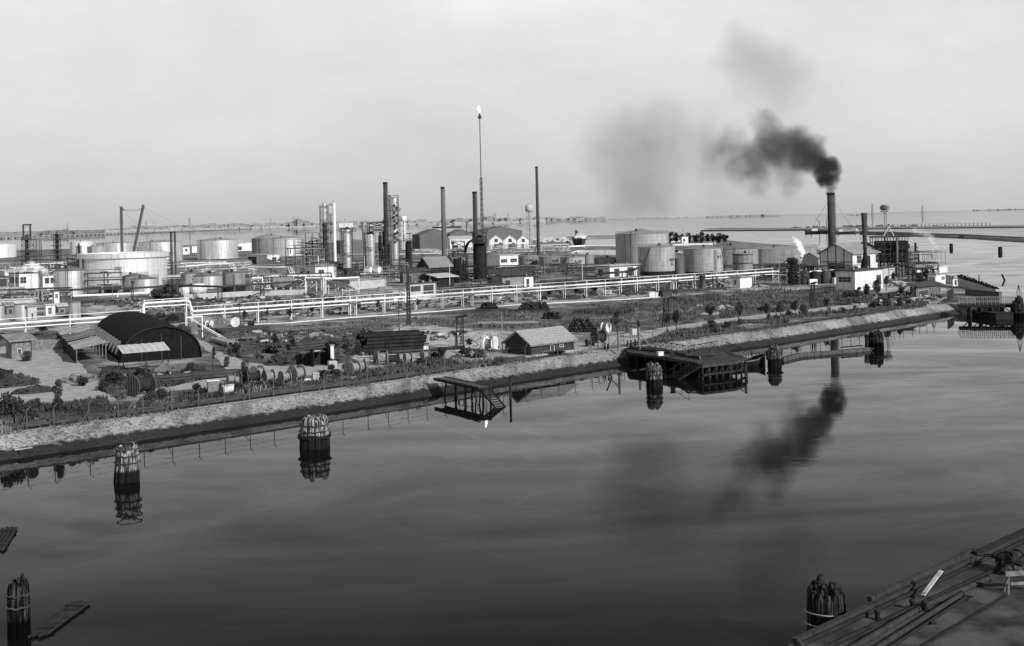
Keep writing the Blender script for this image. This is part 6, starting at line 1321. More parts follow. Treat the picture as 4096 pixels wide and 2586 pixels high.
# ================================================================ cable reels
def make_reel(name, label, R_, W_, m, m2):
    t = thing(name, label, 'cable reel'); t['group'] = 'wooden cable reels along the canal road'
    for s in (-1, 1):
        g = MB(); N_ = 18; y0 = s*W_/2; y1 = s*(W_/2+.12)
        prof = [(R_*math.cos(2*pi*i/N_), R_*math.sin(2*pi*i/N_)+R_) for i in range(N_)]
        a = [(x, y0, z) for x, z in prof]; b = [(x, y1, z) for x, z in prof]
        g.add(a+b, [(i, (i+1) % N_, (i+1) % N_+N_, i+N_) for i in range(N_)]+[tuple(range(N_)), tuple(reversed(range(N_, 2*N_)))])
        for q in range(-2, 3): w_ = math.sqrt(max(0, R_*R_-(q*R_*.36)**2))*.97; g.box((q*R_*.36-.02, min(y1, y1+s*.03), R_-w_), (q*R_*.36+.02, max(y1, y1+s*.03), R_+w_))
        g.build('flange', m, t)
    g = MB(); g.lathe([(R_*.62, -W_/2), (R_*.62, W_/2)], 16); g.v = [Vector((v.x, v.z, v.y+R_)) for v in g.v]; g.build('drum', m2, t)
    return t
rA = make_reel('cable_reel', 'x', 1.15, 1.3, reel_wood, reel_wood); rB = make_reel('cable_reel', 'x', .95, 1.6, reel_dark, wood_d)
rC = make_reel('cable_reel', 'x', 1.3, 1.5, stucco, tank_gray2)
reels = [(rB, 1012, 1536, 1.0, .35, 'dark cable reel of the near pair left of the bush'), (rA, 1030, 1520, .9, .9, 'half hidden reel right behind the white crate row'),
 (rA, 925, 1538, .65, .4, 'small reel behind the white crates, left of the bush'), (rB, 865, 1570, .7, .3, 'small dark reel behind the wooden cabinet'),
 (rA, 1076, 1534, .85, .5, 'pale striped reel right of the dark pair'), (rA, 1140, 1535, .8, .6, 'first reel of the close row of three'), (rB, 1160, 1532, .75, .7, 'middle reel of the close row of three'),
 (rA, 1188, 1528, 1.05, .8, 'largest reel of the close row of three'), (rA, 1412, 1502, .95, .8, 'pair reel, left one, beside the pile stack end'), (rA, 1442, 1496, .95, .3, 'pair reel, right one, beside the pile stack end'),
 (rA, 1530, 1462, 1.0, .1, 'large reel lying in front of the black pipe stack, left'), (rB, 1572, 1460, 1.0, .2, 'large dark reel in front of the black pipe stack'), (rA, 1632, 1452, .72, .3, 'small reel standing alone before the pipe stack'),
 (rA, 1700, 1440, .7, .5, 'reel half sunk in weeds before the timber stand'), (rB, 1730, 1436, .6, .7, 'little dark reel in weeds before the timber stand'),
 (rC, 1962, 1406, 1.0, 1.1, 'big white faced reel left of the brick shed'), (rC, 2424, 1330, .75, .9, 'white wheel like reel by the barrel heap'),
 (rA, 884, 1318, 1.05, 1.3, 'large reel by the pipe bridge left posts'), (rC, 838, 1316, .7, 1.3, 'white spotted reel by the pipe bridge left posts'), (rA, 775, 1322, .8, 1.4, 'dull reel beneath the pipe loop'),
 (rC, 942, 1308, .8, .2, 'white drummed reel near the thin leaning pole'), (rB, 1004, 1308, .8, .1, 'dark reel right of the white drummed reel'), (rB, 2395, 1372, 1.15, .6, 'black reel on the road near the gangway, left'), (rB, 2360, 1386, .7, .2, 'black coil reel by the bank before the gangway'),
 (rB, 566, 1582, 1.5, .9, 'very large dark reel in weeds before the hangar')]
used = set()
for (pr, x, y, s, rz, lab) in reels:
    rz = pi/2+.15+rz*.9 if pr is not rC else rz
    p = G(x, y)
    if pr not in used: KIDS.pop(pr, None)
    o = dup(pr, p, rz, lab, 'wooden cable reels along the canal road', (s, s, s)) if pr in used else pr
    if pr not in used: pr.location = p; pr.rotation_euler = (0, 0, rz); pr.scale = (s, s, s); pr['label'] = lab; used.add(pr)
# ================================================================ barrels
g = MB(); prof = [(0, 0), (.29, 0), (.29, .28), (.305, .3), (.29, .32), (.29, .58), (.305, .6), (.29, .62), (.29, .88), (0, .88)]; g.lathe(prof, 10)
barrel0 = None; nb = 0
def barrel(p, rot, label, grp, m=None):
    global barrel0, nb
    if barrel0 is None: barrel0 = o = g.build('steel_barrel', barrel_m)
    else: o = barrel0.copy(); COL.objects.link(o)
    o.location = p; o.rotation_euler = rot; tag(o, label, 'barrel', grp); nb += 1
def heap(label, grp, x, y, nx, nrow, layers, ang):
    b = G(x, y); e1 = Vector((math.cos(ang), math.sin(ang), 0)); e2 = Vector((-e1.y, e1.x, 0))
    for L_ in range(layers):
        for r in range(nrow):
            for i in range(nx-L_):
                if L_ and random.random() < .05+.09*L_*L_/4: continue
                p = b+e1*((i+L_*.5)*.66+random.uniform(-.06, .06))+e2*(r*.98+random.uniform(-.2, .2))+Vector((0, 0, .31+L_*.54)); barrel(p, (pi/2, 0, ang+pi+random.uniform(-.06, .06)), label, grp)
heap('black steel barrel in the tall heap behind the brick shed', 'barrels heaped behind the brick shed', 2272, 1330, 9, 3, 5, -.1)
heap('steel barrel in the long stack against the pipe bridge', 'barrels stacked by the pipe bridge', 2080, 1250, 12, 3, 4, .1)
heap('steel barrel in the broken stack right of the long stack', 'barrels tumbled beside the long stack', 2170, 1278, 7, 2, 3, -.5)
heap('steel barrel in the small dark heap left of the long stack', 'barrels in the small heap', 1925, 1238, 7, 2, 3, .1)
b = G(2302, 1256)
for r in range(6):
    for i in range(11): barrel(b+Vector((r*1.6+i*.75*.75, i*.75*.72-r*1.1, 0))+Vector((random.uniform(-.1, .1), random.uniform(-.1, .1), 0)), (0, 0, random.random()*6), 'upright steel barrel in the wide standing field', 'barrels standing upright in the meadow')
for i, (x, y) in enumerate(((2440, 1312), (2452, 1300), (2463, 1306), (2448, 1290))): barrel(G(x, y), (0, 0, i), 'upright barrel in the little group under the round tree', 'barrels under the round tree')
# ================================================================ black pipe stacks
def stackpipes(label, grp, x, y, nx, layers, L_, ang, r, m):
    b = G(x, y); ref = None; e1 = Vector((math.cos(ang), math.sin(ang), 0)); e2 = Vector((-e1.y, e1.x, 0))
    gg = MB(); gg.tube((0, 0, 0), (L_, 0, 0), r, n=10, caps=False); gg.tube((0, 0, 0), (L_, 0, 0), r*.85, n=10, caps=False)
    N_ = 10
    for xx in (0, L_):
        a = [(xx, r*math.cos(2*pi*i/N_), r*math.sin(2*pi*i/N_)) for i in range(N_)]; c = [(xx, r*.85*math.cos(2*pi*i/N_), r*.85*math.sin(2*pi*i/N_)) for i in range(N_)]; gg.add(a+c, [(i, (i+1) % N_, (i+1) % N_+N_, i+N_) for i in range(N_)])
    for l in range(layers):
        for i in range(nx-l):
            if ref is None: ref = o = gg.build('steel_pipe', m)
            else: o = ref.copy(); COL.objects.link(o)
            o.location = b+e2*((i+l*.5)*2.03*r)+e1*random.uniform(-.5, .5)+Vector((0, 0, r+.15+l*1.75*r)); o.rotation_euler = (0, 0, ang+random.uniform(-.01, .01)); tag(o, label, 'pipe', grp)
stackpipes('black steel pipe in the big stack right of the small sign', 'black pipes in the big stack', 1462, 1416, 11, 5, 10.5, .32, .33, black)
stackpipes('dark steel pipe in the low long pile beside the dark cabin', 'dark pipes in the low pile', 1120, 1420, 9, 3, 13, .75, .26, dark)
stackpipes('dark pipe in the thin bundle under the pipe bridge left end', 'dark pipes in the thin bundle', 885, 1338, 9, 2, 10, .55, .22, dark)
stackpipes('dark pipe lying before the big pipe stack on the ground', 'pipes lying before the big stack', 1560, 1418, 3, 1, 13, .38, .2, dark)
stackpipes('thick grey pipe lying alongside the slanting road', 'thick grey pipes by the slanting road', 850, 1372, 2, 1, 11, -1.02, .5, concrete)
stackpipes('dark pipe in the rack in front of the hangar fence', 'dark pipes before the hangar fence', 560, 1540, 6, 2, 14, .45, .22, dark)
stackpipes('long grey pipe lying in the meadow behind the brick shed', 'grey pipes behind the brick shed', 1920, 1305, 2, 1, 12, -.1, .35, midsteel)
# ================================================================ boxes, signs and clutter
def clutter(name, label, cat, x, y, parts, rz=.4, group=None):
    t = thing(name, label, cat, G(x, y), rz, group)
    for nm, m, bxs in parts:
        gg = MB()
        for b_ in bxs: gg.box(*b_)
        gg.build(nm, m, t)
    return t
clutter('cabinet', 'small dark wooden cabinet with bright sloped lid near the bank reels', 'cabinet', 852, 1572, [('body', wood_m, [((-.7, -.5, 0), (.7, .5, 1.6))]), ('lid', white, [((-.8, -.6, 1.6), (.8, .6, 1.7))])])
for i, (x, y) in enumerate(((905, 1580), (922, 1576))): clutter('white_bin', 'white tapered bin by the bank fence, %s of two' % ('left', 'right')[i], 'bin', x, y, [('body', stucco, [((-.4, -.4, 0), (.4, .4, 1.1))]), ('rim', white, [((-.46, -.46, 1.1), (.46, .46, 1.2))])])
clutter('slab_stack', 'stack of pale slabs standing in the weeds beside the close reels', 'stack', 1262, 1528, [('slab', concrete, [((-.45+.05*(i % 2), -.4, i*.22), (.45+.05*(i % 2), .4, i*.22+.18)) for i in range(6)])])
clutter('white_block', 'low white block in the weeds left of the slab stack', 'block', 1230, 1530, [('block', stucco, [((-.5, -.3, 0), (.5, .3, .45))]), ('cap', white, [((-.4, -.25, .45), (.4, .25, .5))])])
clutter('board_cabin', 'dark board cabin open to the road beside the tarpaulin heap', 'cabin', 1290, 1466, [('walls', black, [((-1.4, -.1, 0), (-1.3, 2.4, 2.6)), ((1.2, -.1, 0), (1.3, 2.4, 3.2)), ((-1.4, 2.3, 0), (1.3, 2.4, 2.6))]), ('roof', dark, [((-1.6, -.3, 2.3), (.4, 2.5, 2.4))]), ('sheet', white, [((-1.2, -.2, 2.41), (-.3, .8, 2.46))])])
clutter('lean_box', 'dark upright panel shed right of the dark board cabin', 'shed', 1232, 1462, [('walls', black, [((-.9, 0, 0), (.9, 1.8, 1.9))]), ('roof', stack_grey, [((-1.1, -.2, 1.9), (1.1, 2, 2.0))])])
clutter('pillar_box', 'slim pale gate pillar right of the dark board cabin', 'pillar', 1328, 1443, [('shaft', stucco, [((-.28, -.28, 0), (.28, .28, 2.4))]), ('cap', roof_mid, [((-.36, -.36, 2.4), (.36, .36, 2.6))])])
clutter('bank_box', 'grey box on legs standing at the road edge among reels', 'box', 1330, 1490, [('body', concrete, [((-.6, -.5, .3), (.6, .5, 1.7))]), ('legs', wood_d, [((-.6, -.5, 0), (-.5, -.4, .3)), ((.5, -.5, 0), (.6, -.4, .3))])])
clutter('bollard_pair', 'small white cabinet beside the meadow kerb, with dark drum', 'cabinet', 2605, 1188, [('body', stucco, [((-.9, -.6, 0), (.9, .6, 1.3)), ((1.2, -.4, 0), (2.2, .6, 1.1))]), ('lid', white, [((-1, -.7, 1.3), (1, .7, 1.38))])])
clutter('dark_tub', 'dark round cornered tub right of the small white cabinet', 'tub', 2662, 1186, [('body', dark, [((-1.5, -1, 0), (1.5, 1, 1.5))]), ('lid', black, [((-1.4, -.9, 1.5), (1.4, .9, 1.7))])])
for i, x in enumerate((2402, 2432)): clutter('white_rack', 'white slatted rack on the road under the bridge, %s one' % ('left', 'right')[i], 'rack', x, 1180, [('slats', white, [((-1.0+q*.42, 0, .2), (-1.0+q*.42+.16, .1, 1.3)) for q in range(6)]), ('rail', white, [((-1.1, .1, .4), (1.4, .18, .55)), ((-1.1, .1, 1.15), (1.4, .18, 1.3))])])
for (x, y, l) in ((1523, 1408, 'small white sign board before the big pipe stack, left'), (1705, 1420, 'small white sign board before the big pipe stack, right')): clutter('sign_board', l, 'sign', x, y, [('board', white, [((-.4, -.03, .9), (.4, .03, 1.5))]), ('stake', wood_m, [((-.04, .03, 0), (.04, .09, 1.4))])], .1)
clutter('storage_cube', 'grey cube stand among valves on the bank beside the gangway', 'box', 2534, 1352, [('body', concrete, [((-.5, -.5, .6), (.5, .5, 1.7))]), ('legs', dark, [((-.5, -.5, 0), (-.4, -.4, .6)), ((.4, -.5, 0), (.5, -.4, .6)), ((-.5, .4, 0), (-.4, .5, .6)), ((.4, .4, 0), (.5, .5, .6))])])
for (x, yt, yb, l) in ((2475, 1330, 1405, 'thick braced post on the bank left of the gangway'), (2557, 1310, 1388, 'thick braced post on the bank right of the gangway start')):
    p = G(x, yb); h = TH(x, yt, p.y)-LZ; t = thing('braced_post', l, 'post', p); gg = MB(); gg.tube((0, 0, 0), (0, 0, h), .2, n=8); gg.build('post', wood_m, t); gg = MB(); s = -1 if x < 2500 else 1; gg.tube((s*1.9, 0, 0), (0, 0, h*.7), .12, n=6); gg.build('brace', wood_m, t)
for i, (x, y) in enumerate(((2510, 1388), (2524, 1386), (2541, 1383), (2420, 1398), (2432, 1402))):
    t = thing('valve', 'stubby dark valve standing on the bank by the gangway', 'valve', G(x, y), 0, 'valves on the bank by the gangway'); gg = MB(); gg.lathe([(.25, 0), (.18, .2), (.12, .7), (.12, 1.0)], 8); gg.build('body', black, t); gg = MB(); gg.lathe([(.25, 1.0), (.25, 1.06), (0, 1.06)], 8, smooth=False); gg.build('handwheel', dark, t)
for i, (x, y) in enumerate(((2378, 1392), (2404, 1395), (2415, 1388), (2436, 1390), (2490, 1386))):
    t = thing('pipe_stand', 'thin pipe frame stand among valves near the gangway', 'stand', G(x, y), i*.5, 'pipe stands near the gangway'); gg = MB(); gg.path([(-.5, 0, 0), (-.5, 0, 1.9), (.5, 0, 1.9), (.5, 0, 0)], .05, 5); gg.build('frame', dark, t); gg = MB(); gg.tube((-.5, 0, 1), (.5, 0, 1), .05, n=5); gg.build('crossbar', dark, t)
def blob(name, label, cat, x, y, dims, m, seed, rz=.3, kind=None):
    gg = MB(); n1, n2 = 26, 10; vs = []
    for j in range(n2+1):
        ph = (pi/2)*j/n2
        for i in range(n1):
            a = 2*pi*i/n1; v = Vector((math.cos(a)*math.cos(ph), math.sin(a)*math.cos(ph), math.sin(ph))); s = 1+.5*noise.noise(v*2.2+Vector((seed*3, 0, 0)))+.35*noise.noise(v*6+Vector((seed*3, 0, 0))); vs.append((v.x*dims[0]*s, v.y*dims[1]*s, max(0, v.z*dims[2]*s)))
    gg.add(vs, [(j*n1+i, j*n1+(i+1) % n1, (j+1)*n1+(i+1) % n1, (j+1)*n1+i) for j in range(n2) for i in range(n1)], False); gg.poly(list(reversed(vs[:n1])))
    o = gg.build(name, m, loc=G(x, y)); o.rotation_euler = (0, 0, rz); return tag(o, label, cat, kind=kind)
blob('tarpaulin_heap', 'creased grey tarpaulin heap beside the dark board cabin', 'heap', 1150, 1458, (3.4, 1.6, 1.8), canvas, 1)
blob('tarpaulin_heap', 'smaller tarpaulin heap touching the long one', 'heap', 1215, 1452, (2.0, 1.4, 1.6), canvas, 2)
blob('tarpaulin_heap', 'rounded covered heap before the hangar doors', 'heap', 690, 1494, (3.6, 1.4, 1.2), tank_dark, 3)
blob('scrap_heap', 'dark pointed sheet heap at the left edge of the yard', 'heap', 60, 1545, (3.2, 1.6, 1.4), canvas, 4, .6)
blob('scrap_heap', 'flattened dark sheet heap right of the pointed one', 'heap', 140, 1572, (2.8, 1.2, .9), canvas, 5, .5)
blob('scrap_heap', 'black heap of scrap at the far left yard edge', 'heap', 5, 1530, (2.6, 1.6, 1.8), black, 6)
blob('scrap_heap', 'heap of broken boards before the long tin shelter', 'heap', 320, 1530, (2.2, 1.3, 1.2), wood_m, 7)
blob('dark_mound', 'dark earth mound under the white pipeline left of the hangar', 'heap', 380, 1262, (7, 3, 1.6), turf_m, 8)
blob('dark_mound', 'dark mound behind the arched hangar roof', 'heap', 430, 1262, (9, 4, 2.0), turf_m, 9)
blob('gravel_heap', 'white gravel heap in front of the substation annex', 'heap', 3592, 1146, (2.8, 2, 1.5), rubble_m, 10)
random.seed(11)
for i, (x, y, s) in enumerate([(1905, 1368, .8), (1940, 1362, 1.1), (1975, 1358, .9), (1990, 1378, 1.0), (1925, 1388, .8), (2000, 1392, .7), (1960, 1350, .7)]): blob('concrete_block', 'broken concrete lump in the rubble left of the brick shed', 'rubble', x, y, (s*1.2, s*.8, s*.8), rubble_m, 20+i, i)['group'] = 'concrete lumps left of the brick shed'
for i, (x, y, s) in enumerate([(1240, 1358, .6), (1262, 1340, .7), (1300, 1346, .8), (1322, 1350, .6), (1285, 1335, .5)]): blob('pale_rock', 'pale rock lying in the meadow above the dark cabin', 'rock', x, y, (s*1.2, s, s*.6), rubble_m, 30+i, i)['group'] = 'pale rocks in the meadow'
for i, (x, y, s) in enumerate([(2850, 1262, .9), (2880, 1240, 1.2), (2905, 1236, 1.4), (2820, 1262, .8), (2800, 1230, 1.0), (2870, 1258, .7), (3180, 1228, .8)]): blob('pale_rock', 'pale rock mound beside the right bank road', 'rock', x, y, (s*1.6, s*1.2, s*.6), rubble_m, 40+i, i)['group'] = 'pale mounds beside the bank road'
# rubble field (uncountable)
gg = MB()
for i in range(900):
    x = random.uniform(2965, 3200); y = random.uniform(1155, 1176); p = G(x, y); s = random.uniform(.15, .5)
    vs = [p+Vector((random.uniform(-s, s), random.uniform(-s, s), 0)) for _ in range(3)]+[p+Vector((0, 0, s))]; gg.add(vs, [(0, 1, 3), (1, 2, 3), (2, 0, 3)])
o = gg.build('rubble', rubble_m); tag(o, 'wide bed of pale broken stone behind the meadow grass', 'rubble', kind='stuff')
gg = MB()
for i in range(700):
    x = random.uniform(1880, 2030); y = random.uniform(1340, 1410); p = G(x, y); s = random.uniform(.1, .35)
    vs = [p+Vector((random.uniform(-s, s), random.uniform(-s, s), 0)) for _ in range(3)]+[p+Vector((0, 0, s))]; gg.add(vs, [(0, 1, 3), (1, 2, 3), (2, 0, 3)])
o = gg.build('rubble', rubble_m); tag(o, 'scattered pale rubble left of the brick shed', 'rubble', kind='stuff')
# ================================================================ ship
b0 = G(2328, 986, .0); k = b0.y/F
t = thing('ship', 'dark hulled ship with white bridge and mast seen bow on', 'ship', b0, 0)
g = MB(); st = [(0, .6*k, 9.5), (6, 17*k, 8.6), (16, 22*k, 8.0), (80, 22*k, 7.6)]
hz_ = (986-955)*k
vs = []
for (y, w_, z) in st: zz_ = hz_*(1.06 if y < 6 else 1.0); vs += [(-w_, y, zz_), (-w_*.85, y+1, zz_*.4), (-w_*.5, y+2, -.3), (w_*.5, y+2, -.3), (w_*.85, y+1, zz_*.4), (w_, y, zz_)]
g.add(vs, [(q*6+i, q*6+i+1, (q+1)*6+i+1, (q+1)*6+i) for q in range(3) for i in range(5)], False); g.add([vs[i] for i in (0, 5, 6, 11, 12, 17, 18, 23)], [(0, 1, 3, 2), (2, 3, 5, 4), (4, 5, 7, 6)]); g.build('hull', mat('ship_black', .05, .2, .2), t)
g = MB(); g.add([(s_*(w_+.1), y-.2, hz_*f_) for (y, w_, z) in st[:2] for s_ in (-1, 1) for f_ in (.98, 1.12)], [(0, 1, 5, 4), (2, 3, 7, 6)]); g.build('bulwark', white, t)
g = MB(); g.box((-23*k, 20, hz_), (23*k, 34, hz_+10*k)); g.box((-28*k, 24, hz_+6*k), (27*k, 30, hz_+12*k)); g.box((-16*k, 22, hz_+10*k), (16*k, 32, hz_+17*k)); g.build('bridge_house', white, t)
g = MB(); g.box((-18*k, 21.8, hz_+12*k), (18*k, 21.9, hz_+14*k)); g.build('window_band', glass, t)
g = MB(); g.lathe([(6*k, hz_+10*k), (5*k, hz_+32*k), (0, hz_+32*k)], 12, c=(-10*k, 45)); g.build('funnel', dark, t)
g = MB(); g.tube((4*k, 24, hz_+12*k), (4*k, 24, hz_+48*k), 1.2*k, .6*k, n=6); g.tube((-1*k, 24, hz_+30*k), (9*k, 24, hz_+30*k), .6*k, n=4); g.build('mast', white, t)
far_hull = mat('far_hull', .36, .2, .1)  # hull tone lifted to stand in for haze
def boat(label, x, dy, L_, h, m, cranes=0, ang=0.05, name='moored_barge'):
    p = G(x, HZ(x)+dy, 0); t = thing(name, label, 'boat', p, ang); g = MB()
    vs = []
    for (u, w_, z) in ((-.5, .25, 1.1), (-.42, .8, .95), (0, 1, .85), (.4, .9, 1.0), (.52, .1, 1.4)): vs += [(u*L_, -w_*L_*.09, z*h), (u*L_, 0, -.3), (u*L_, w_*L_*.09, z*h)]
    g.add(vs, [(q*3+i, q*3+i+1, (q+1)*3+i+1, (q+1)*3+i) for q in range(4) for i in range(2)]+[(q*3, (q+1)*3, (q+1)*3+2, q*3+2) for q in range(4)]); g.build('hull', m, t)
    g = MB(); g.box((-L_*.3, -L_*.05, h), (-L_*.12, L_*.05, h*2.2)); g.build('cabin', haze_wall, t)
    for i in range(cranes): g = MB(); x_ = L_*(-.05+.22*i); g.tube((x_, 0, h), (x_, 0, h*6), L_*.006+.2, n=5); g.tube((x_, 0, h*5.5), (x_+L_*.12*(-1 if i == 0 else .2), 0, h*8), L_*.004+.15, n=4); g.build('derrick', haze_dark, t)
boat('dredger with two derricks lying at the mud spit left of the smoking chimney', 3285, 76, 42, 2.4, haze_dark, 2)
boat('low dark barge moored at the spit right of the smoking chimney', 3380, 80, 26, 2, haze_dark)
boat('small dark lighter at the spit behind the gable shed', 3440, 78, 20, 2, haze_dark)
boat('faint distant steamer on the lagoon left of the floodlight mast', 3430, 10, 130, 4, far_hull, 1)
boat('long low freighter crossing in front of the far city', 1790, 20, 150, 4, far_hull, 1)
boat('tiny far boat on the open lagoon above the ship', 2321, 10, 40, 5, haze_dark)
# ================================================================ foliage
def crown_mesh(name, n, dims, seed, m, size=.28, clumps=9, hole=.25):
    random.seed(seed); mb = MB(); cl = []
    for i in range(clumps):
        a = random.uniform(0, 2*pi); r = random.uniform(0, .72); z = random.uniform(-.7, .8); r *= math.sqrt(max(.1, 1-z*z)); cl.append((Vector((r*math.cos(a), r*math.sin(a), z)), random.uniform(.28, .5)))
    for i in range(n):
        c, s = random.choice(cl); v = Vector((random.gauss(0, 1), random.gauss(0, 1), random.gauss(0, 1))).normalized()*s*random.uniform(.55, 1.05); p = c+v
        p = Vector((p.x*dims[0], p.y*dims[1], p.z*dims[2])); q = size*random.uniform(.6, 1.4)
        u = Vector((random.gauss(0, 1), random.gauss(0, 1), random.gauss(0, .7))).normalized(); w_ = u.cross(Vector((random.gauss(0, 1), random.gauss(0, 1), random.gauss(0, 1)))).normalized()
        mb.add([p-u*q*.5, p+w_*q*.35, p+u*q*.5, p-w_*q*.35], [(0, 1, 2, 3)])
    me = bpy.data.meshes.new(name); me.from_pydata(mb.v, [], mb.f); me.materials.append(m); me.update(); return me
CROWNS = [crown_mesh('crown', 1500, (1, 1, .85), 50+i, leaf if i % 2 == 0 else leaf2, .17, 12) for i in range(5)]
BUSH = [crown_mesh('foliage', 1700, (1, 1, 1), 60+i, leaf if i % 2 else leaf2, .16, 14) for i in range(5)]
def trunk_mesh(seed):
    random.seed(seed); g = MB(); p = Vector((0, 0, 0)); r = .035
    pts = [Vector((0, 0, 0))]+[Vector((random.uniform(-.08, .08), random.uniform(-.08, .08), z)) for z in (.3, .6)]
    for a, b in zip(pts, pts[1:]): g.tube(a, b, r, r*.8, n=6); r *= .8
    for i in range(5): a = 2*pi*i/5+seed; g.tube(pts[-1], pts[-1]+Vector((math.cos(a)*.28, math.sin(a)*.28, .3)), .014, .006, n=4)
    me = bpy.data.meshes.new('trunk'); me.from_pydata(g.v, [], g.f); me.materials.append(bark); me.update(); return me
TRUNKS = [trunk_mesh(i) for i in range(4)]
nt_ = 0
def tree(label, x, yb, yt, w, cat='tree', name='tree', crown_lo=.45, group=None):
    global nt_
    p = G(x, yb); k = p.y/F; h = TH(x, yt, p.y)-LZ; R_ = w/2*k; t = thing(name, label, cat, p, random.uniform(0, 6), group); nt_ += 1
    o = bpy.data.objects.new('trunk', TRUNKS[nt_ % 4]); COL.objects.link(o); o.parent = t; o.scale = (h*.9+.2, h*.9+.2, h)
    hc = h*(1-crown_lo)/2; o = bpy.data.objects.new('crown', CROWNS[nt_ % 5]); COL.objects.link(o); o.parent = t; o.location = (0, 0, h-hc*.95); o.scale = (R_*1.05, R_*1.05, hc*1.25)
def bush(label, x, yb, yt, w, name='bush', group=None):
    global nt_
    p = G(x, yb); k = p.y/F; h = TH(x, yt, p.y)-LZ; R_ = w/2*k; nt_ += 1
    o = bpy.data.objects.new(name, BUSH[nt_ % 5]); COL.objects.link(o); o.location = p+Vector((0, 0, h*.45)); o.scale = (R_*1.1, R_*1.1, h*.58); o.rotation_euler = (0, 0, random.uniform(0, 6)); tag(o, label, 'bush', group)
random.seed(99)
for a in [('round tree by the barrel group left of the gangway', 2469, 1332, 1252, 34), ('bare thin tree beside the road behind the gangway', 2553, 1352, 1284, 16), ('round tree before the timber stand, left of a pair', 2671, 1336, 1250, 36), ('round tree before the timber stand, right of a pair', 2708, 1326, 1243, 34),
 ('round road tree standing alone over a low bush', 2843, 1296, 1222, 44), ('slim road tree above the bank platform', 2961, 1300, 1212, 30), ('lopsided road tree between two slim ones', 3066, 1284, 1218, 34), ('small round road tree, fourth along the right bank', 3122, 1276, 1208, 22),
 ('bushy road tree left of the shrub timber stand', 3179, 1268, 1204, 34), ('thin road tree right of the shrub timber stand', 3308, 1252, 1192, 26), ('flat topped tree behind the right meadow end', 3434, 1212, 1153, 28), ('tall dark tree before the substation, left', 3469, 1216, 1138, 36), ('tall dark tree before the substation, right', 3510, 1226, 1118, 44),
 ('small clipped round tree right of the substation trees', 3558, 1218, 1172, 16), ('flat crowned tree before the gravel heap', 3607, 1204, 1146, 24), ('round tree beside the substation right wall', 3547, 1164, 1108, 26), ('round tree under the cooling tower', 3575, 1142, 1093, 28), ('dark full tree left of the white shore hut', 3682, 1150, 1092, 42), ('dark tree behind the tarred shed', 3705, 1128, 1078, 44),
 ('small crowned tree under the pipeline by the plank shed', 170, 1348, 1300, 44), ('small tree under the pipeline, left of the hangar', 294, 1336, 1292, 26), ('small tree behind the bridge, right of the pipe loop', 977, 1296, 1246, 26), ('little tree behind the bridge, second from the loop', 1069, 1292, 1240, 18), ('little tree behind the bridge, third from the loop', 1160, 1286, 1236, 22), ('little tree behind the bridge near the manifold', 1248, 1272, 1224, 20), ('round clipped tree right of the manifold', 1436, 1256, 1204, 26), ('round clipped tree before the furnace annex', 1511, 1254, 1202, 22), ('clipped double ball tree right of the pylon', 1672, 1246, 1196, 22), ('clipped tree on the road under tanks, left', 2306, 1190, 1150, 24), ('clipped tree on the road under tanks, right', 2379, 1182, 1146, 28), ('clipped tree on the road by the barrel stack', 2196, 1196, 1158, 26),
 ('small round tree left of the brick shed', 1880, 1402, 1356, 38), ('thin sapling before the pipe stack', 1480, 1452, 1400, 14), ('young tree in the meadow before the dark pipe pile', 1100, 1398, 1338, 30), ('thin young tree beside the dark board cabin', 1172, 1418, 1352, 26), ('young tree right of the slim gate pillar', 1386, 1455, 1350, 36), ('slender dark tree at the corner of the slanting road', 854, 1482, 1392, 20), ('dark tree at the right corner of the hangar', 765, 1422, 1332, 42), ('small round tree behind the hangar roof', 666, 1328, 1288, 32), ('leafy young tree right of the cable reel pair by the road', 1782, 1420, 1388, 16),
 ('tall ragged shrub tree alone in the storage yard', 232, 1652, 1528, 44), ('dark round tree by the bracket post', 800, 1330, 1290, 24)]: tree(*a)
tree('large dark spreading tree in front of the low tanks 314 and 316', 672, 1214, 1140, 122, crown_lo=.15)
tree('smaller dark tree leaning on the large spreading one', 628, 1214, 1158, 60, crown_lo=.15)
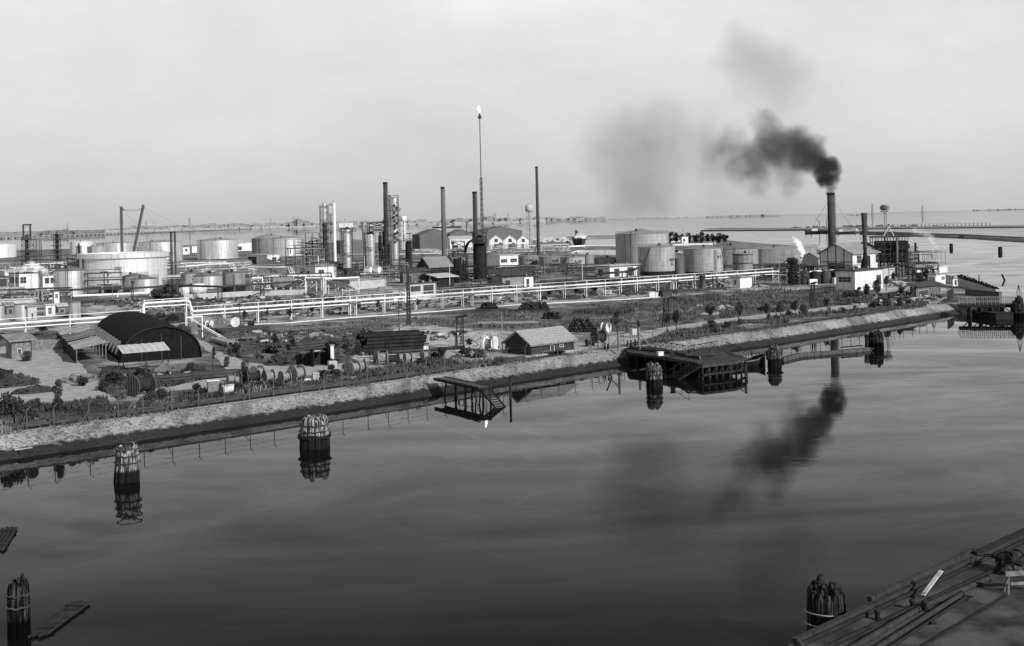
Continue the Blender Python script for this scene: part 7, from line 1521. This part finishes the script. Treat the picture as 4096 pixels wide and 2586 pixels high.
for a in [('leafy bush before the cable reels, tall', 978, 1536, 1444, 52), ('big black bush in the left bottom corner of the bank', 50, 1690, 1562, 120), ('second black bush right of the big corner one', 118, 1690, 1610, 84), ('round bush in the yard left of the tall shrub foot', 235, 1672, 1598, 62), ('wide bush right of the tall shrub', 290, 1668, 1610, 76), ('round bush right of the wide one at the bank', 368, 1658, 1598, 66), ('mixed weeds bush before the open shelter', 440, 1560, 1480, 90), ('low bush at the hangar corner fence', 640, 1600, 1560, 90), ('bush left of the wooden cabinet', 795, 1588, 1540, 60), ('weedy bush under the big grey reel', 590, 1625, 1570, 70), ('low bush before the close row of reels', 1110, 1552, 1522, 90), ('bush around the slab stack', 1290, 1520, 1478, 56), ('weeds at the road box', 1350, 1512, 1480, 50), ('dark bush above the small jetty', 1760, 1440, 1396, 60), ('bush between jetty and white faced reel', 1860, 1430, 1392, 80), ('bush in front of the white faced reel', 1920, 1432, 1398, 70), ('bush beneath the brick shed front', 2230, 1418, 1400, 70), ('bush under the lone round road tree', 2850, 1322, 1284, 52), ('grassy bush right of the lone round tree', 2905, 1320, 1292, 50), ('bush at the foot of the slim road tree', 2962, 1300, 1276, 26), ('dark shrub behind the second fence stretch', 3075, 1282, 1254, 24), ('wide bush at the bushy road tree', 3160, 1272, 1240, 40), ('low dark shrub by the shrub timber stand', 3215, 1262, 1222, 50), ('round shrub mid right bank', 3316, 1250, 1232, 20), ('shrub on the right bank near the road', 3370, 1252, 1230, 34), ('dark low shrub right of that', 3418, 1240, 1222, 26), ('shrub under the tall trees', 3500, 1232, 1204, 46), ('dark bush before the tarred shed, left', 3548, 1236, 1196, 40), ('dark bush before the tarred shed, middle', 3600, 1232, 1200, 36), ('bush on the bank end', 3640, 1224, 1200, 40), ('shrubs left of the shrub timber stand', 3120, 1250, 1216, 40), ('dark bush behind the road, between stands', 3050, 1250, 1222, 44), ('shrub on the meadow right end', 3400, 1200, 1170, 90), ('shrub by the dark shed pair', 3690, 1160, 1118, 60), ('weedy bush by the tower pylon base', 1505, 1452, 1420, 40), ('big weeds left of the pipe stack', 1430, 1420, 1372, 50), ('dark shrub left of the plank shed', 8, 1368, 1330, 60), ('dark low shrub in the yard by the plank shed', 105, 1446, 1408, 56), ('dark bush by the loop posts', 690, 1290, 1262, 60), ('dark bush under the pipe loop', 640, 1282, 1250, 50), ('big dark bush between the corner bush and the yard', 150, 1650, 1596, 60), ('dark bush at the foot of the long tin shelter', 330, 1545, 1500, 56), ('weedy bush before the hangar left front', 480, 1545, 1490, 74), ('ragged bush between shelter and covered heap', 560, 1512, 1478, 60), ('dark bush at the covered heap right end', 760, 1500, 1452, 60), ('low bush under the white crates', 880, 1596, 1566, 70), ('low bush left of the dark cable reel pair', 946, 1568, 1530, 60), ('bush in front of the dark cable reel pair', 1030, 1556, 1528, 66), ('ragged bush beyond the slab stack', 1330, 1500, 1462, 44), ('bush between road box and pair reels', 1392, 1492, 1452, 46), ('dark bush left of the small reel', 1600, 1468, 1436, 50), ('low bush above the jetty landing', 1690, 1462, 1430, 70), ('dark bush at the slanting road bend', 905, 1470, 1430, 34), ('scrubby bush beside the thick grey pipes', 940, 1420, 1380, 60), ('scrubby bush below the pale rocks', 1240, 1392, 1350, 70), ('scrubby bush right of the dark pipe pile', 1340, 1400, 1360, 60)]: bush(*a)
# hedge on top of the shore wall
mbh = MB(); random.seed(5)
hp = [G(3838, 1148)+Vector((0, 0, 2.7)), G(3988, 1170)+Vector((0, 0, .9))]
for i in range(900):
    f_ = random.random()**1.2; p = hp[0].lerp(hp[1], f_)+Vector((random.gauss(0, .3), random.gauss(0, .3), abs(random.gauss(0, .4))*(1-f_*.6))); u = Vector((random.gauss(0, 1), random.gauss(0, 1), random.gauss(0, 1))).normalized()*.25; w_ = u.cross(Vector((.3, .8, .5))).normalized()*.25; mbh.add([p-u, p+w_, p+u, p-w_], [(0, 1, 2, 3)])
tag(mbh.build('hedge', leaf), 'dark ragged hedge growing on top of the shore wall', 'hedge', kind='stuff')
# far row of trees behind the largest tank
for i, x in enumerate((2682, 2706, 2728, 2756, 2782, 2806, 2828, 2852, 2878, 2900)):
    tree('dark tree in the far row behind the big domed tank', x, 972, 936-random.uniform(-3, 5), 34, crown_lo=.05, group='far row of trees behind the domed tank')
BL('far_kiosk', 'small white kiosk among the far row of trees', 'hut', 2722, 2728, 2754, 975, 949, 'flat', white, roof_light, [('R', .2, .5, .3, .7, 'w')])
ww = [(G(2680, 972), G(2760, 964)), (G(2760, 966), G(2860, 978)), (G(2690, 984), G(2850, 980))]
for i, (a, b) in enumerate(ww): t = thing('bund_wall', ['long white bund wall behind the domed tank', 'white bund wall slanting below the far trees', 'front white bund wall behind tank 404'][i], 'wall', a); g = MB(); g.obox(Vector((0, 0, .6)), b-a+Vector((0, 0, .6)), .8, 1.4); g.build('wall', white, t); g = MB(); g.obox(Vector((0, 0, 1.4)), b-a+Vector((0, 0, 1.4)), 1.0, .12); g.build('coping', stucco, t)
for i, (x0, x1, y) in enumerate(((1010, 1230, 1186), (868, 1010, 1192), (735, 870, 1200), (410, 490, 1172), (600, 720, 1122))):
    a, b = G(x0, y), G(x1, y-8 if i != 3 else y-6); t = thing('bund_wall', ['pale bund wall before the dull horizontal vessel', 'pale bund wall under the black banded tank', 'pale bund wall before tank 317', 'grey bund wall at the foot of tank 301', 'grey wall right of tank 314'][i], 'wall', a); g = MB(); g.obox(Vector((0, 0, .7)), b-a+Vector((0, 0, .7)), .5, 1.5); g.build('wall', concrete, t); g = MB(); g.obox(Vector((0, 0, 1.5)), b-a+Vector((0, 0, 1.5)), .6, .1); g.build('coping', stucco, t)
# grass: uncountable tufts
def in_poly(p, poly):
    c = False; j = len(poly)-1
    for i in range(len(poly)):
        if (poly[i][1] > p[1]) != (poly[j][1] > p[1]) and p[0] < (poly[j][0]-poly[i][0])*(p[1]-poly[i][1])/(poly[j][1]-poly[i][1])+poly[i][0]: c = not c
        j = i
    return c
def grass(label, polys, n, size, m, seed):
    random.seed(seed); mb = MB()
    for poly in polys:
        P_ = [G(*p) for p in poly]; xs = [p.x for p in P_]; ys = [p.y for p in P_]; q = [(p.x, p.y) for p in P_]; k_ = 0; tries = 0
        while k_ < n and tries < n*12:
            tries += 1; x, y = random.uniform(min(xs), max(xs)), random.uniform(min(ys), max(ys))
            if not in_poly((x, y), q) or noise.noise(Vector((x*.09, y*.09, seed)))+.22*noise.noise(Vector((x*.4, y*.4, seed)))+.12 < random.uniform(-.1, .25): continue
            k_ += 1; h_ = size*random.uniform(.5, 1.5)*(1+noise.noise(Vector((x*.15, y*.15, 7))))
            for b_ in range(3):
                a = random.uniform(0, pi); dx, dy = math.cos(a)*h_*.22, math.sin(a)*h_*.22; ox, oy = random.uniform(-.3, .3), random.uniform(-.3, .3); l_ = random.uniform(-.3, .3)*h_
                mb.add([(x+ox-dx, y+oy-dy, LZ), (x+ox+dx, y+oy+dy, LZ), (x+ox+l_, y+oy, LZ+h_)], [(0, 1, 2)])
    tag(mb.build('grass', m), label, 'grass', kind='stuff')
mead = [(760, 1345), (1000, 1320), (1500, 1285), (2200, 1237), (2640, 1197), (2900, 1172), (3100, 1162), (3420, 1165), (3500, 1190), (3400, 1220), (2900, 1273), (2500, 1325), (2300, 1308), (2050, 1328), (1800, 1300), (1500, 1320), (1420, 1375), (1350, 1440), (1080, 1448), (900, 1400)]
grass('dry dark meadow grass between the pipe bridge and the canal road', [mead], 15000, .4, grassm, 1)
grass('tall dark meadow grass at the right behind the road trees', [[(2640, 1200), (2900, 1174), (3100, 1164), (3420, 1167), (3500, 1190), (3400, 1218), (2900, 1268), (2600, 1290)]], 7000, .55, grassm, 2)
strips = [[(430, 1640), (700, 1578), (900, 1552), (1300, 1505), (1500, 1480), (1800, 1445), (2020, 1440), (2020, 1462), (1500, 1518), (1100, 1562), (700, 1622), (430, 1668)], [(0, 1705), (430, 1640), (430, 1668), (0, 1738)]]
grass('dark weeds growing along the bank fence on the left', strips, 2300, .6, leaf2, 3)
grass('dry pale weeds mixed along the left bank fence', strips, 2600, .45, mat('pale_weeds', .17, .5, .5, rough=.95, spec=.05), 13)
grass('dry pale tufts dotted over the meadow', [mead], 5000, .3, MATS['pale_weeds'], 14)
grass('weeds between the road and bank pipe on the right', [[(2560, 1380), (2700, 1328), (2900, 1296), (3200, 1262), (3500, 1236), (3700, 1216), (3700, 1226), (3400, 1262), (3000, 1312), (2700, 1360)]], 4000, .5, grassm, 4)
grass('weeds under the hangar and around the left reels', [[(420, 1480), (780, 1480), (900, 1500), (700, 1545), (480, 1600), (400, 1560)], [(560, 1270), (740, 1262), (760, 1340), (700, 1300)]], 2600, .55, leaf2, 5)
grass('weeds in the plant yards behind the bridge', [[(500, 1245), (1100, 1200), (1500, 1190), (1500, 1225), (1000, 1280), (560, 1250)], [(2150, 1170), (2800, 1140), (2800, 1165), (2200, 1205)], [(0, 1340), (260, 1335), (360, 1350), (100, 1390), (0, 1392)]], 2200, .45, grassm, 6)
grass('sparse weeds on the storage yard edges', [[(0, 1640), (420, 1600), (440, 1640), (0, 1710)]], 1500, .6, leaf2, 7)

# weeds overhanging the top of the revetment
random.seed(31); mb = MB(); cl_ = dense(bank_off(5.0, LZ), 60)
for i in range(5200):
    p = random.choice(cl_); 
    if noise.noise(p*.12)+.5*noise.noise(p*.5) < random.uniform(-.2, .3): continue
    p = p+Vector((random.gauss(0, .5), random.gauss(0, .5), .03)); a = random.uniform(0, pi); h_ = random.uniform(.12, .45); dx, dy = math.cos(a)*.12, math.sin(a)*.12
    mb.add([p-Vector((dx, dy, 0)), p+Vector((dx, dy, 0)), p+Vector((random.uniform(-.1, .1), random.uniform(-.1, .1), h_))], [(0, 1, 2)])
tag(mb.build('grass', grassm), 'weeds rooted along the crest of the stone bank', 'grass', kind='stuff')
# ================================================================ far city and shore
def far_mass(name, label, x0, x1, dyf, n, hmin, hmax, m, seed, wmin=8, wmax=40, bell=0, cat='city'):
    random.seed(seed); mb = MB()
    for i in range(n):
        x = random.uniform(x0, x1); dy = dyf(x); p = G(x, HZ(x)+dy, .8); k = p.y/F; h_ = random.uniform(hmin, hmax)*k*11*(.5+.8*abs(noise.noise(Vector((x*.008, seed, 0))))); w_ = random.uniform(wmin, wmax)*k
        if bell and random.random() < bell: h_ *= 2.0; w_ = 4.5*k
        p.y += random.uniform(0, 300)
        mb.box((p.x-w_/2, p.y, 0), (p.x+w_/2, p.y+w_, h_)); 
        if random.random() < .5 and not bell: mb.add([(p.x-w_/2, p.y, h_), (p.x+w_/2, p.y, h_), (p.x+w_/2, p.y+w_, h_), (p.x-w_/2, p.y+w_, h_), (p.x-w_/2, p.y+w_/2, h_+k*2), (p.x+w_/2, p.y+w_/2, h_+k*2)], [(0, 1, 5, 4), (3, 2, 5, 4)])
    tag(mb.build(name, m), label, cat, kind='stuff')
fz1 = mat('far_city_pale', .38, .15, .002, rough=1); fz2 = mat('far_city_grey', .27, .15, .002, rough=1)  # city greys carry the haze as a paler tone
far_mass('far_city', 'hazy skyline of far city buildings on the left horizon', 500, 2160, lambda x: 6, 520, 1.0, 3.4, fz2, 1, 6, 26, .03)
far_mass('far_city', 'pale waterfront houses of the far city', 350, 2180, lambda x: 9, 300, .6, 1.6, fz1, 2, 8, 30)
far_mass('far_city', 'thin far skyline left of the tall frame', -200, 500, lambda x: 7, 120, .4, 1.4, fz2, 3, 12, 50)
far_mass('far_wood', 'low tree clumps on the far left shore', 100, 330, lambda x: 17, 90, 1.2, 2.6, far_d, 4, 10, 24, cat='wood')
far_mass('far_city', 'thin far shore buildings behind the ship', 2160, 2420, lambda x: 4, 90, .5, 1.4, fz2, 5, 8, 22)
far_mass('far_wood', 'trees and houses on the lagoon island at right centre', 2835, 3120, lambda x: 4.4, 160, .2, .75, fz2, 6, 6, 20, cat='wood')
far_mass('far_city', 'houses on the low far spit at right', 2400, 2770, lambda x: 3, 80, .12, .4, fz1, 7, 6, 20)
far_mass('far_city', 'faint houses on the right horizon', 3900, 4200, lambda x: 2, 70, .1, .35, fz2, 8, 6, 16)
far_mass('far_works', 'pale sheds and clutter on the works shore by the ship', 2150, 2300, lambda x: 95, 50, .8, 2.6, haze_wall, 9, 6, 18, cat='works')
far_mass('far_works', 'low dark clutter on the shore behind the white gables', 2120, 2300, lambda x: 108, 60, .6, 2.0, haze_dark, 10, 5, 14, cat='works')
far_mass('marsh_works', 'low huts and trestles on the mud spit', 3300, 3800, lambda x: 60, 60, .2, .8, haze_dark, 11, 6, 20, cat='works')
# railway bridge across the lagoon
a, b = G(-120, HZ(-120)+27, 0), G(1010, HZ(1010)+9, 0); t = thing('lagoon_viaduct', 'long low arched viaduct crossing the far lagoon on the left', 'bridge', a); d = b-a; L_ = d.length; dn = d.normalized()
g = MB(); g.obox(Vector((0, 0, 6.5)), d+Vector((0, 0, 6.5)), 12, 2.2); g.build('deck', fz1, t)
n = 100
for i in range(n): p = d*i/n; g = MB(); g.obox(p+Vector((0, 0, 2.6)), p+dn*(L_/n*.42)+Vector((0, 0, 2.6)), 9, 5.6); g.build('pier', fz2, t)
for x, yt, w_, lab in ((1982+2048*0, 852, 8, 'tall far bell tower on the skyline right of the flare'), (1192, 870, 5, 'slim far tower on the skyline above the cone tank'), (758, 872, 6, 'far tower on the skyline right of the leaning boom')):
    p = G(x, HZ(x)+6, .8); k = p.y/F; t = thing('bell_tower', lab, 'tower', p); h_ = TH(x, yt, p.y); g = MB(); g.box((-w_/2*k, 0, 0), (w_/2*k, w_*k, h_)); g.build('shaft', fz2, t); g = MB(); g.add([(-w_/2*k, 0, h_), (w_/2*k, 0, h_), (w_/2*k, w_*k, h_), (-w_/2*k, w_*k, h_), (0, w_/2*k, h_+w_*.7*k)], [(0, 1, 4), (1, 2, 4), (2, 3, 4), (3, 0, 4)]); g.build('cap', fz2, t)
for x, yt, yb, lab in ((3490, 815, 870, 'faint lattice pylon far right of the trumpet chimney'), (3690, 822, 858, 'fainter lattice pylon on the far right lagoon'), (270, 892, 940, 'faint lattice pylon left of the crane post')):
    p = G(x, HZ(x)+12, 0); k = p.y/F; t = thing('far_pylon', lab, 'pylon', p); g = MB(); lattice(g, 0, 0, 0, TH(x, yt, p.y), 7*k, 1.5*k, 6, r=.35*k); g.build('lattice_mast', fz2, t)
# trestle along the marsh
p, q = G(3560, HZ(3560)+60, 0), G(3960, HZ(3960)+62, 0); t = thing('marsh_trestle', 'long low pipe trestle running over the marsh at right', 'trestle', p); g = MB(); g.obox(Vector((0, 0, 4)), q-p+Vector((0, 0, 4)), 2, 1.2); g.build('deck', haze_wall, t)
for i in range(26): g = MB(); v = (q-p)*i/25; g.obox(v, v+Vector((0, 0, 3.5)), 1, 1); g.build('post', haze_dark, t)

# ================================================================ near quay
Z3 = 3.0
def qp(x, y): return G(x, y, Z3)
def qthing(name, label, cat, a, b, r, m, z=0, kind='tube', wall=None):
    A_, B_ = qp(*a), qp(*b); t = thing(name, label, cat, A_, 0); d = B_-A_; g = MB()
    if kind == 'tube': g.tube((0, 0, r+z), d+Vector((0, 0, r+z)), r, n=12)
    else: g.obox(Vector((0, 0, r+z)), d+Vector((0, 0, r+z)), r*2.2, r*2)
    g.build('body', m, t); g = MB()
    if kind == 'tube':
        for f in (0, 1): g = MB(); v = d*f+Vector((0, 0, r+z)); dn = d.normalized(); g.tube(v-dn*.05, v+dn*.05, r*1.35, n=12); g.build('flange', dark, t)
    else:
        for f in (.04, .96): v = d*f+Vector((0, 0, r+z)); dn = d.normalized(); g.obox(v-dn*.06, v+dn*.06, r*2.4, r*2.15)
        g.build('end_strap', black, t)
    return t
qm = mat('quay_pipe_grey', .035, .4, 1.5, rough=.7); qd = mat('quay_pipe_dark', .02, .4, 1.5, rough=.7)
qthing('quay_beam', 'outermost timber kerb beam along the near quay edge', 'beam', (3180, 2578), (4300, 2056), .14, qm, 0, 'box')
qthing('quay_pipe', 'long dark pipe next to the kerb beam on the near quay', 'pipe', (3200, 2590), (4300, 2078), .11, qd)
qthing('quay_beam', 'second timber beam with pale top, stepped back from the edge', 'beam', (3478, 2425), (3900, 2222), .12, qm, .25, 'box')
qthing('quay_beam', 'dark beam carrying on to the right from the stepped one', 'beam', (3900, 2240), (4300, 2050), .12, qd, .25, 'box')
qthing('quay_pipe', 'upper grey pipe in the middle of the near quay', 'pipe', (3350, 2640), (3670, 2452), .15, qm)
qthing('quay_pipe', 'grey pipe with broken end pointing right on the near quay', 'pipe', (3690, 2440), (3955, 2325), .15, qm)
qthing('quay_pipe', 'lower dark pipe with bright bend on the near quay', 'pipe', (3420, 2660), (3850, 2385), .13, qm)
qthing('quay_pipe', 'thin dark pipe below the broken grey one', 'pipe', (3480, 2650), (3860, 2400), .08, qd)
qthing('quay_pipe', 'inner black pipe between the kerb and grey pipes', 'pipe', (3300, 2600), (4300, 2140), .1, qd)
qthing('quay_rail', 'thin steel rail crossing the concrete of the near quay', 'rail', (3640, 2620), (4030, 2385), .05, qd, 0, 'box')
A_ = qp(3692, 2404); B_ = P(3766, 2302, A_.y+1.2); t = thing('loose_plank', 'single bright plank propped across the quay pipes', 'plank', A_); g = MB(); g.obox(Vector((0, 0, .3)), B_-A_+Vector((0, 0, .25)), .22, .07); g.build('board', mat('bright_plank', .42, .3, 2), t); g = MB(); g.obox(Vector((0.05, 0.02, .36)), Vector((.12, .1, .4)), .2, .05); g.build('cleat', wood_m, t)
p = qp(4060, 2375); t = thing('trestle_table', 'small pale trestle barrier at the right edge of the near quay', 'trestle', p, .1)
k = p.y/F; g = MB(); g.box((-.5, 0, .95), (1.6, .12, 1.2)); g.build('top_board', wood_m, t); g = MB(); g.box((-.2, .02, .45), (1.6, .08, .6)); g.build('lower_board', wood_m, t)
for x_ in (-.35, 1.3): g = MB(); g.obox((x_-.15, -.25, 0), (x_+.05, .05, .95), .09, .06); g.obox((x_-.05, .4, 0), (x_+.05, .1, .95), .09, .06); g.build('leg', wood_m, t)
p = qp(4020, 2300); t = thing('hand_cart', 'dark two wheeled hand cart standing on the near quay at right', 'cart', p, .45)
for i, x_ in enumerate((0, 1.05)):
    w_ = MB(); w_.path([(x_+.0, .62*math.cos(2*pi*q/20), .65+.62*math.sin(2*pi*q/20)) for q in range(21)], .045, 6)
    for q in range(8): w_.tube((x_, 0, .65), (x_, .6*math.cos(2*pi*q/8), .65+.6*math.sin(2*pi*q/8)), .025, n=5)
    w_.build('wheel', qd, t)
g = MB(); g.tube((-.1, 0, .65), (1.15, 0, .65), .05, n=8); g.build('axle', qd, t); g = MB(); g.box((.15, -1, .68), (.9, 1.1, .82)); g.box((.3, -.3, .82), (.75, .3, 1.3)); g.build('bed', qd, t); g = MB(); g.obox((.2, 1.1, .75), (.25, 2.2, .5), .06, .06); g.obox((.85, 1.1, .75), (.8, 2.2, .5), .06, .06); g.build('shafts', qd, t)
for i, (x, y, s) in enumerate(((3720, 2498, .3), (3873, 2396, .35), (3660, 2440, .25))):
    t = thing('scrap_iron', 'dark scrap of iron on the quay concrete, %s one' % ('lower', 'upper right', 'left pipe clamp')[i], 'scrap', qp(x, y), i); g = MB(); g.cbox((0, 0, .04), (s*2, .12, .08)); g.build('bar', qd, t); g = MB(); g.cbox((0.05, 0, .12), (.1, s*1.4, .06)); g.build('cross_bar', qd, t)
for i, (x, y) in enumerate(((3650, 2438), (3700, 2442), (3510, 2480), (4000, 2270))):
    t = thing('quay_bollard', ['left pipe clamp post on the quay pipes', 'right pipe clamp post on the quay pipes', 'low dark stump on the kerb side', 'stout black bollard near the hand cart'][i], 'bollard', qp(x, y)); g = MB(); g.lathe([(.14, 0), (.12, .35), (.19, .4), (.17, .5), (0, .55)], 12); g.build('body', qd, t); g = MB(); g.lathe([(.24, 0), (.24, .05), (.14, .05)], 12, smooth=False); g.build('base_plate', qd, t)

# ================================================================ smoke and steam
def plume(name, label, origin_px, Y, blobs, dens, color, nscale, amp=1.6, cut=.15, fall=30, near=1.0, billow=True, aniso=0.2, ydepth=1.0, drift=0, glow=0):
    """blobs: (px, py, radius in px, weight). One volume object; density is a sum of soft balls broken up by noise."""
    o_ = P(origin_px[0], origin_px[1], Y); k = Y/F
    pts = []
    for (x, y, r, w_) in blobs: Y_ = Y-max(0, origin_px[0]-x)*drift; c = P(x, y, Y_)-o_; pts.append((c, r*Y_/F, w_))
    lo_ = [min(c[i]-r*1.05*(1 if i != 1 else ydepth) for c, r, _ in pts) for i in range(3)]; hi_ = [max(c[i]+r*1.05*(1 if i != 1 else ydepth) for c, r, _ in pts) for i in range(3)]
    mb = MB(); mb.box(tuple(lo_), tuple(hi_))
    m = bpy.data.materials.new(name); m.use_nodes = True; nt = m.node_tree; N = nt.nodes; L = nt.links; N.remove(N['Principled BSDF'])
    tc = N.new('ShaderNodeTexCoord')
    warp = N.new('ShaderNodeTexNoise'); warp.inputs['Scale'].default_value = nscale*.6; warp.inputs['Detail'].default_value = 3; L.new(tc.outputs['Object'], warp.inputs['Vector'])
    sb = N.new('ShaderNodeVectorMath'); sb.operation = 'SUBTRACT'; L.new(warp.outputs['Color'], sb.inputs[0]); sb.inputs[1].default_value = (.5, .5, .5)
    sc = N.new('ShaderNodeVectorMath'); sc.operation = 'MULTIPLY_ADD'; L.new(sb.outputs[0], sc.inputs[0]); sc.inputs[1].default_value = (1.1/nscale,)*3; L.new(tc.outputs['Object'], sc.inputs[2])
    acc = None
    for (c, r, w_) in pts:
        d = N.new('ShaderNodeVectorMath'); d.operation = 'SUBTRACT'; L.new(sc.outputs[0], d.inputs[0]); d.inputs[1].default_value = c
        ln = N.new('ShaderNodeVectorMath'); ln.operation = 'LENGTH'; L.new(d.outputs[0], ln.inputs[0])
        mr = N.new('ShaderNodeMapRange'); mr.interpolation_type = 'SMOOTHSTEP'; mr.inputs[1].default_value = r*1.05; mr.inputs[2].default_value = r*.15; mr.inputs[3].default_value = 0; mr.inputs[4].default_value = w_
        L.new(ln.outputs['Value'], mr.inputs[0])
        if acc is None: acc = mr.outputs[0]
        else: a = N.new('ShaderNodeMath'); a.operation = 'MAXIMUM' if billow else 'ADD'; a.inputs[2].default_value = .3; L.new(acc, a.inputs[0]); L.new(mr.outputs[0], a.inputs[1]); acc = a.outputs[0]
    nz = N.new('ShaderNodeTexNoise'); nz.inputs['Scale'].default_value = nscale; nz.inputs['Detail'].default_value = 6; nz.inputs['Roughness'].default_value = .7; L.new(tc.outputs['Object'], nz.inputs['Vector'])
    m2 = N.new('ShaderNodeMath'); m2.operation = 'MULTIPLY_ADD'; L.new(nz.outputs[0], m2.inputs[0]); m2.inputs[1].default_value = amp; m2.inputs[2].default_value = -amp*.5-cut
    gt = N.new('ShaderNodeMath'); gt.operation = 'MULTIPLY'; gt.use_clamp = True; L.new(acc, gt.inputs[0]); gt.inputs[1].default_value = 6
    mu0 = N.new('ShaderNodeMath'); mu0.operation = 'ADD'; mu0.use_clamp = True; L.new(acc, mu0.inputs[0]); L.new(m2.outputs[0], mu0.inputs[1])
    mu = N.new('ShaderNodeMath'); mu.operation = 'MULTIPLY'; L.new(mu0.outputs[0], mu.inputs[0]); L.new(gt.outputs[0], mu.inputs[1])
    l0 = N.new('ShaderNodeVectorMath'); l0.operation = 'LENGTH'; L.new(tc.outputs['Object'], l0.inputs[0])
    fo = N.new('ShaderNodeMapRange'); fo.inputs[1].default_value = 0; fo.inputs[2].default_value = fall; fo.inputs[3].default_value = near; fo.inputs[4].default_value = 1; L.new(l0.outputs['Value'], fo.inputs[0])
    md0 = N.new('ShaderNodeMath'); md0.operation = 'MULTIPLY'; L.new(mu.outputs[0], md0.inputs[0]); md0.inputs[1].default_value = dens
    md = N.new('ShaderNodeMath'); md.operation = 'MULTIPLY'; L.new(md0.outputs[0], md.inputs[0]); L.new(fo.outputs[0], md.inputs[1])
    pv = N.new('ShaderNodeVolumePrincipled'); pv.inputs['Color'].default_value = (color,)*3+(1,); pv.inputs['Anisotropy'].default_value = aniso; L.new(md.outputs[0], pv.inputs['Density'])
    if glow: ge = N.new('ShaderNodeMath'); ge.operation = 'MULTIPLY'; L.new(md.outputs[0], ge.inputs[0]); ge.inputs[1].default_value = glow; L.new(ge.outputs[0], pv.inputs['Emission Strength'])  # added emission stands in for light scattered repeatedly inside the steam
    L.new(pv.outputs[0], N['Material Output'].inputs['Volume']); 
    ob = mb.build(name, m, loc=o_); tag(ob, label, 'smoke'); return ob
plume('smoke_plume', 'dark smoke rolling out of the thick black chimney', (3320, 768), 379,
 [(3320, 764, 22, 1.6), (3318, 748, 32, 1.6), (3300, 728, 38, 1.5), (3288, 704, 38, 1.1), (3328, 704, 42, 1.5), (3344, 676, 36, 1.3), (3304, 662, 52, 1.2), (3266, 646, 70, 1.25), (3222, 628, 88, 1.3), (3166, 600, 98, 1.25), (3196, 556, 74, 1.0), (3250, 580, 62, 1.0), (3100, 592, 100, 1.0), (3074, 530, 86, .8), (3060, 478, 76, .5), (3046, 630, 112, .7), (2975, 650, 120, .45), (3030, 720, 90, .35), (3150, 690, 90, .45), (3170, 750, 60, .25), (2930, 580, 110, .3), (2860, 640, 120, .22)], .15, .07, .20, amp=2.4, cut=-.06, fall=26, near=6, drift=.3)
plume('drifting_smoke', 'faint older smoke cloud drifting left over the tanks', (2560, 600), 250,
 [(2610, 500, 190, .4), (2470, 590, 200, .38), (2560, 660, 180, .45), (2630, 760, 150, .42), (2570, 810, 150, .35), (2740, 520, 190, .22), (2660, 640, 150, .3), (2830, 620, 200, .16), (2400, 540, 170, .14), (2900, 720, 180, .14), (2480, 760, 150, .2)], .052, .12, .11, amp=1.5, cut=.0, billow=False)
plume('high_smoke', 'pale smoke wisp high above the dark plume', (3000, 250), 270,
 [(2960, 200, 150, .45), (3040, 260, 180, .4), (3130, 310, 170, .3), (2910, 250, 120, .25), (3170, 400, 180, .16)], .046, .13, .10, amp=1.5, cut=.0, billow=False)
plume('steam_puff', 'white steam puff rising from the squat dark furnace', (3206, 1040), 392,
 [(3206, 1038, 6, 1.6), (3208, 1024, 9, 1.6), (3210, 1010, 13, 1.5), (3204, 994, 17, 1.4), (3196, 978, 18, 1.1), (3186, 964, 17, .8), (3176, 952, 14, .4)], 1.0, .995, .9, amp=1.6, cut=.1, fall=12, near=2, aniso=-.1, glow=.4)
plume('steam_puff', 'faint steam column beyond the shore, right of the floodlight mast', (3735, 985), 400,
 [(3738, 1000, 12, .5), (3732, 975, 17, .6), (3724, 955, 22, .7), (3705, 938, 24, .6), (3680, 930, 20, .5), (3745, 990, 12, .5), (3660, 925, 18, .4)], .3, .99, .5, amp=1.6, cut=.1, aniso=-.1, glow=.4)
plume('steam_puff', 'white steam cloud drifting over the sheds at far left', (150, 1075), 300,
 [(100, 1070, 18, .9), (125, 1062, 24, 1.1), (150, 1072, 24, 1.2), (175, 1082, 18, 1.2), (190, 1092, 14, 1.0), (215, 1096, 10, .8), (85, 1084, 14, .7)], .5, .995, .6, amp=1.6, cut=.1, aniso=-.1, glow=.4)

# loose scrap over the plant yards: too many and too small to count
random.seed(77); mb = MB()
for (poly, n) in (([(240, 1215), (700, 1190), (1300, 1190), (1900, 1150), (2700, 1115), (3000, 1125), (3050, 1150), (2600, 1180), (1700, 1235), (1000, 1285), (600, 1240)], 1500), ([(620, 1120), (1500, 1060), (2400, 1045), (2400, 1090), (1500, 1130), (700, 1150)], 900), ([(3380, 1200), (3620, 1165), (3780, 1180), (3740, 1214), (3500, 1235)], 260), ([(900, 1440), (1000, 1330), (1500, 1330), (1900, 1330), (1400, 1450)], 420), ([(430, 1500), (780, 1480), (840, 1500), (560, 1570)], 260)):
    P_ = [G(*p) for p in poly]; q = [(p.x, p.y) for p in P_]; xs = [a[0] for a in q]; ys = [a[1] for a in q]; c = 0
    while c < n:
        x, y = random.uniform(min(xs), max(xs)), random.uniform(min(ys), max(ys))
        if not in_poly((x, y), q): continue
        c += 1; l = random.uniform(.3, 2.2); w_ = random.uniform(.12, .5); h_ = random.uniform(.1, .6); a = random.uniform(0, pi); d = Vector((math.cos(a), math.sin(a), 0))*l/2; o = Vector((x, y, LZ+h_/2)); mb.obox(o-d, o+d, w_, h_)
half = MB(); o = mb.build('yard_scrap', dark); o.data.materials.append(concrete)
for p in o.data.polygons: p.material_index = 1 if (p.index//6) % 9 == 0 else 0
tag(o, 'small scrap and fittings littered over the plant yards', 'scrap', kind='stuff')
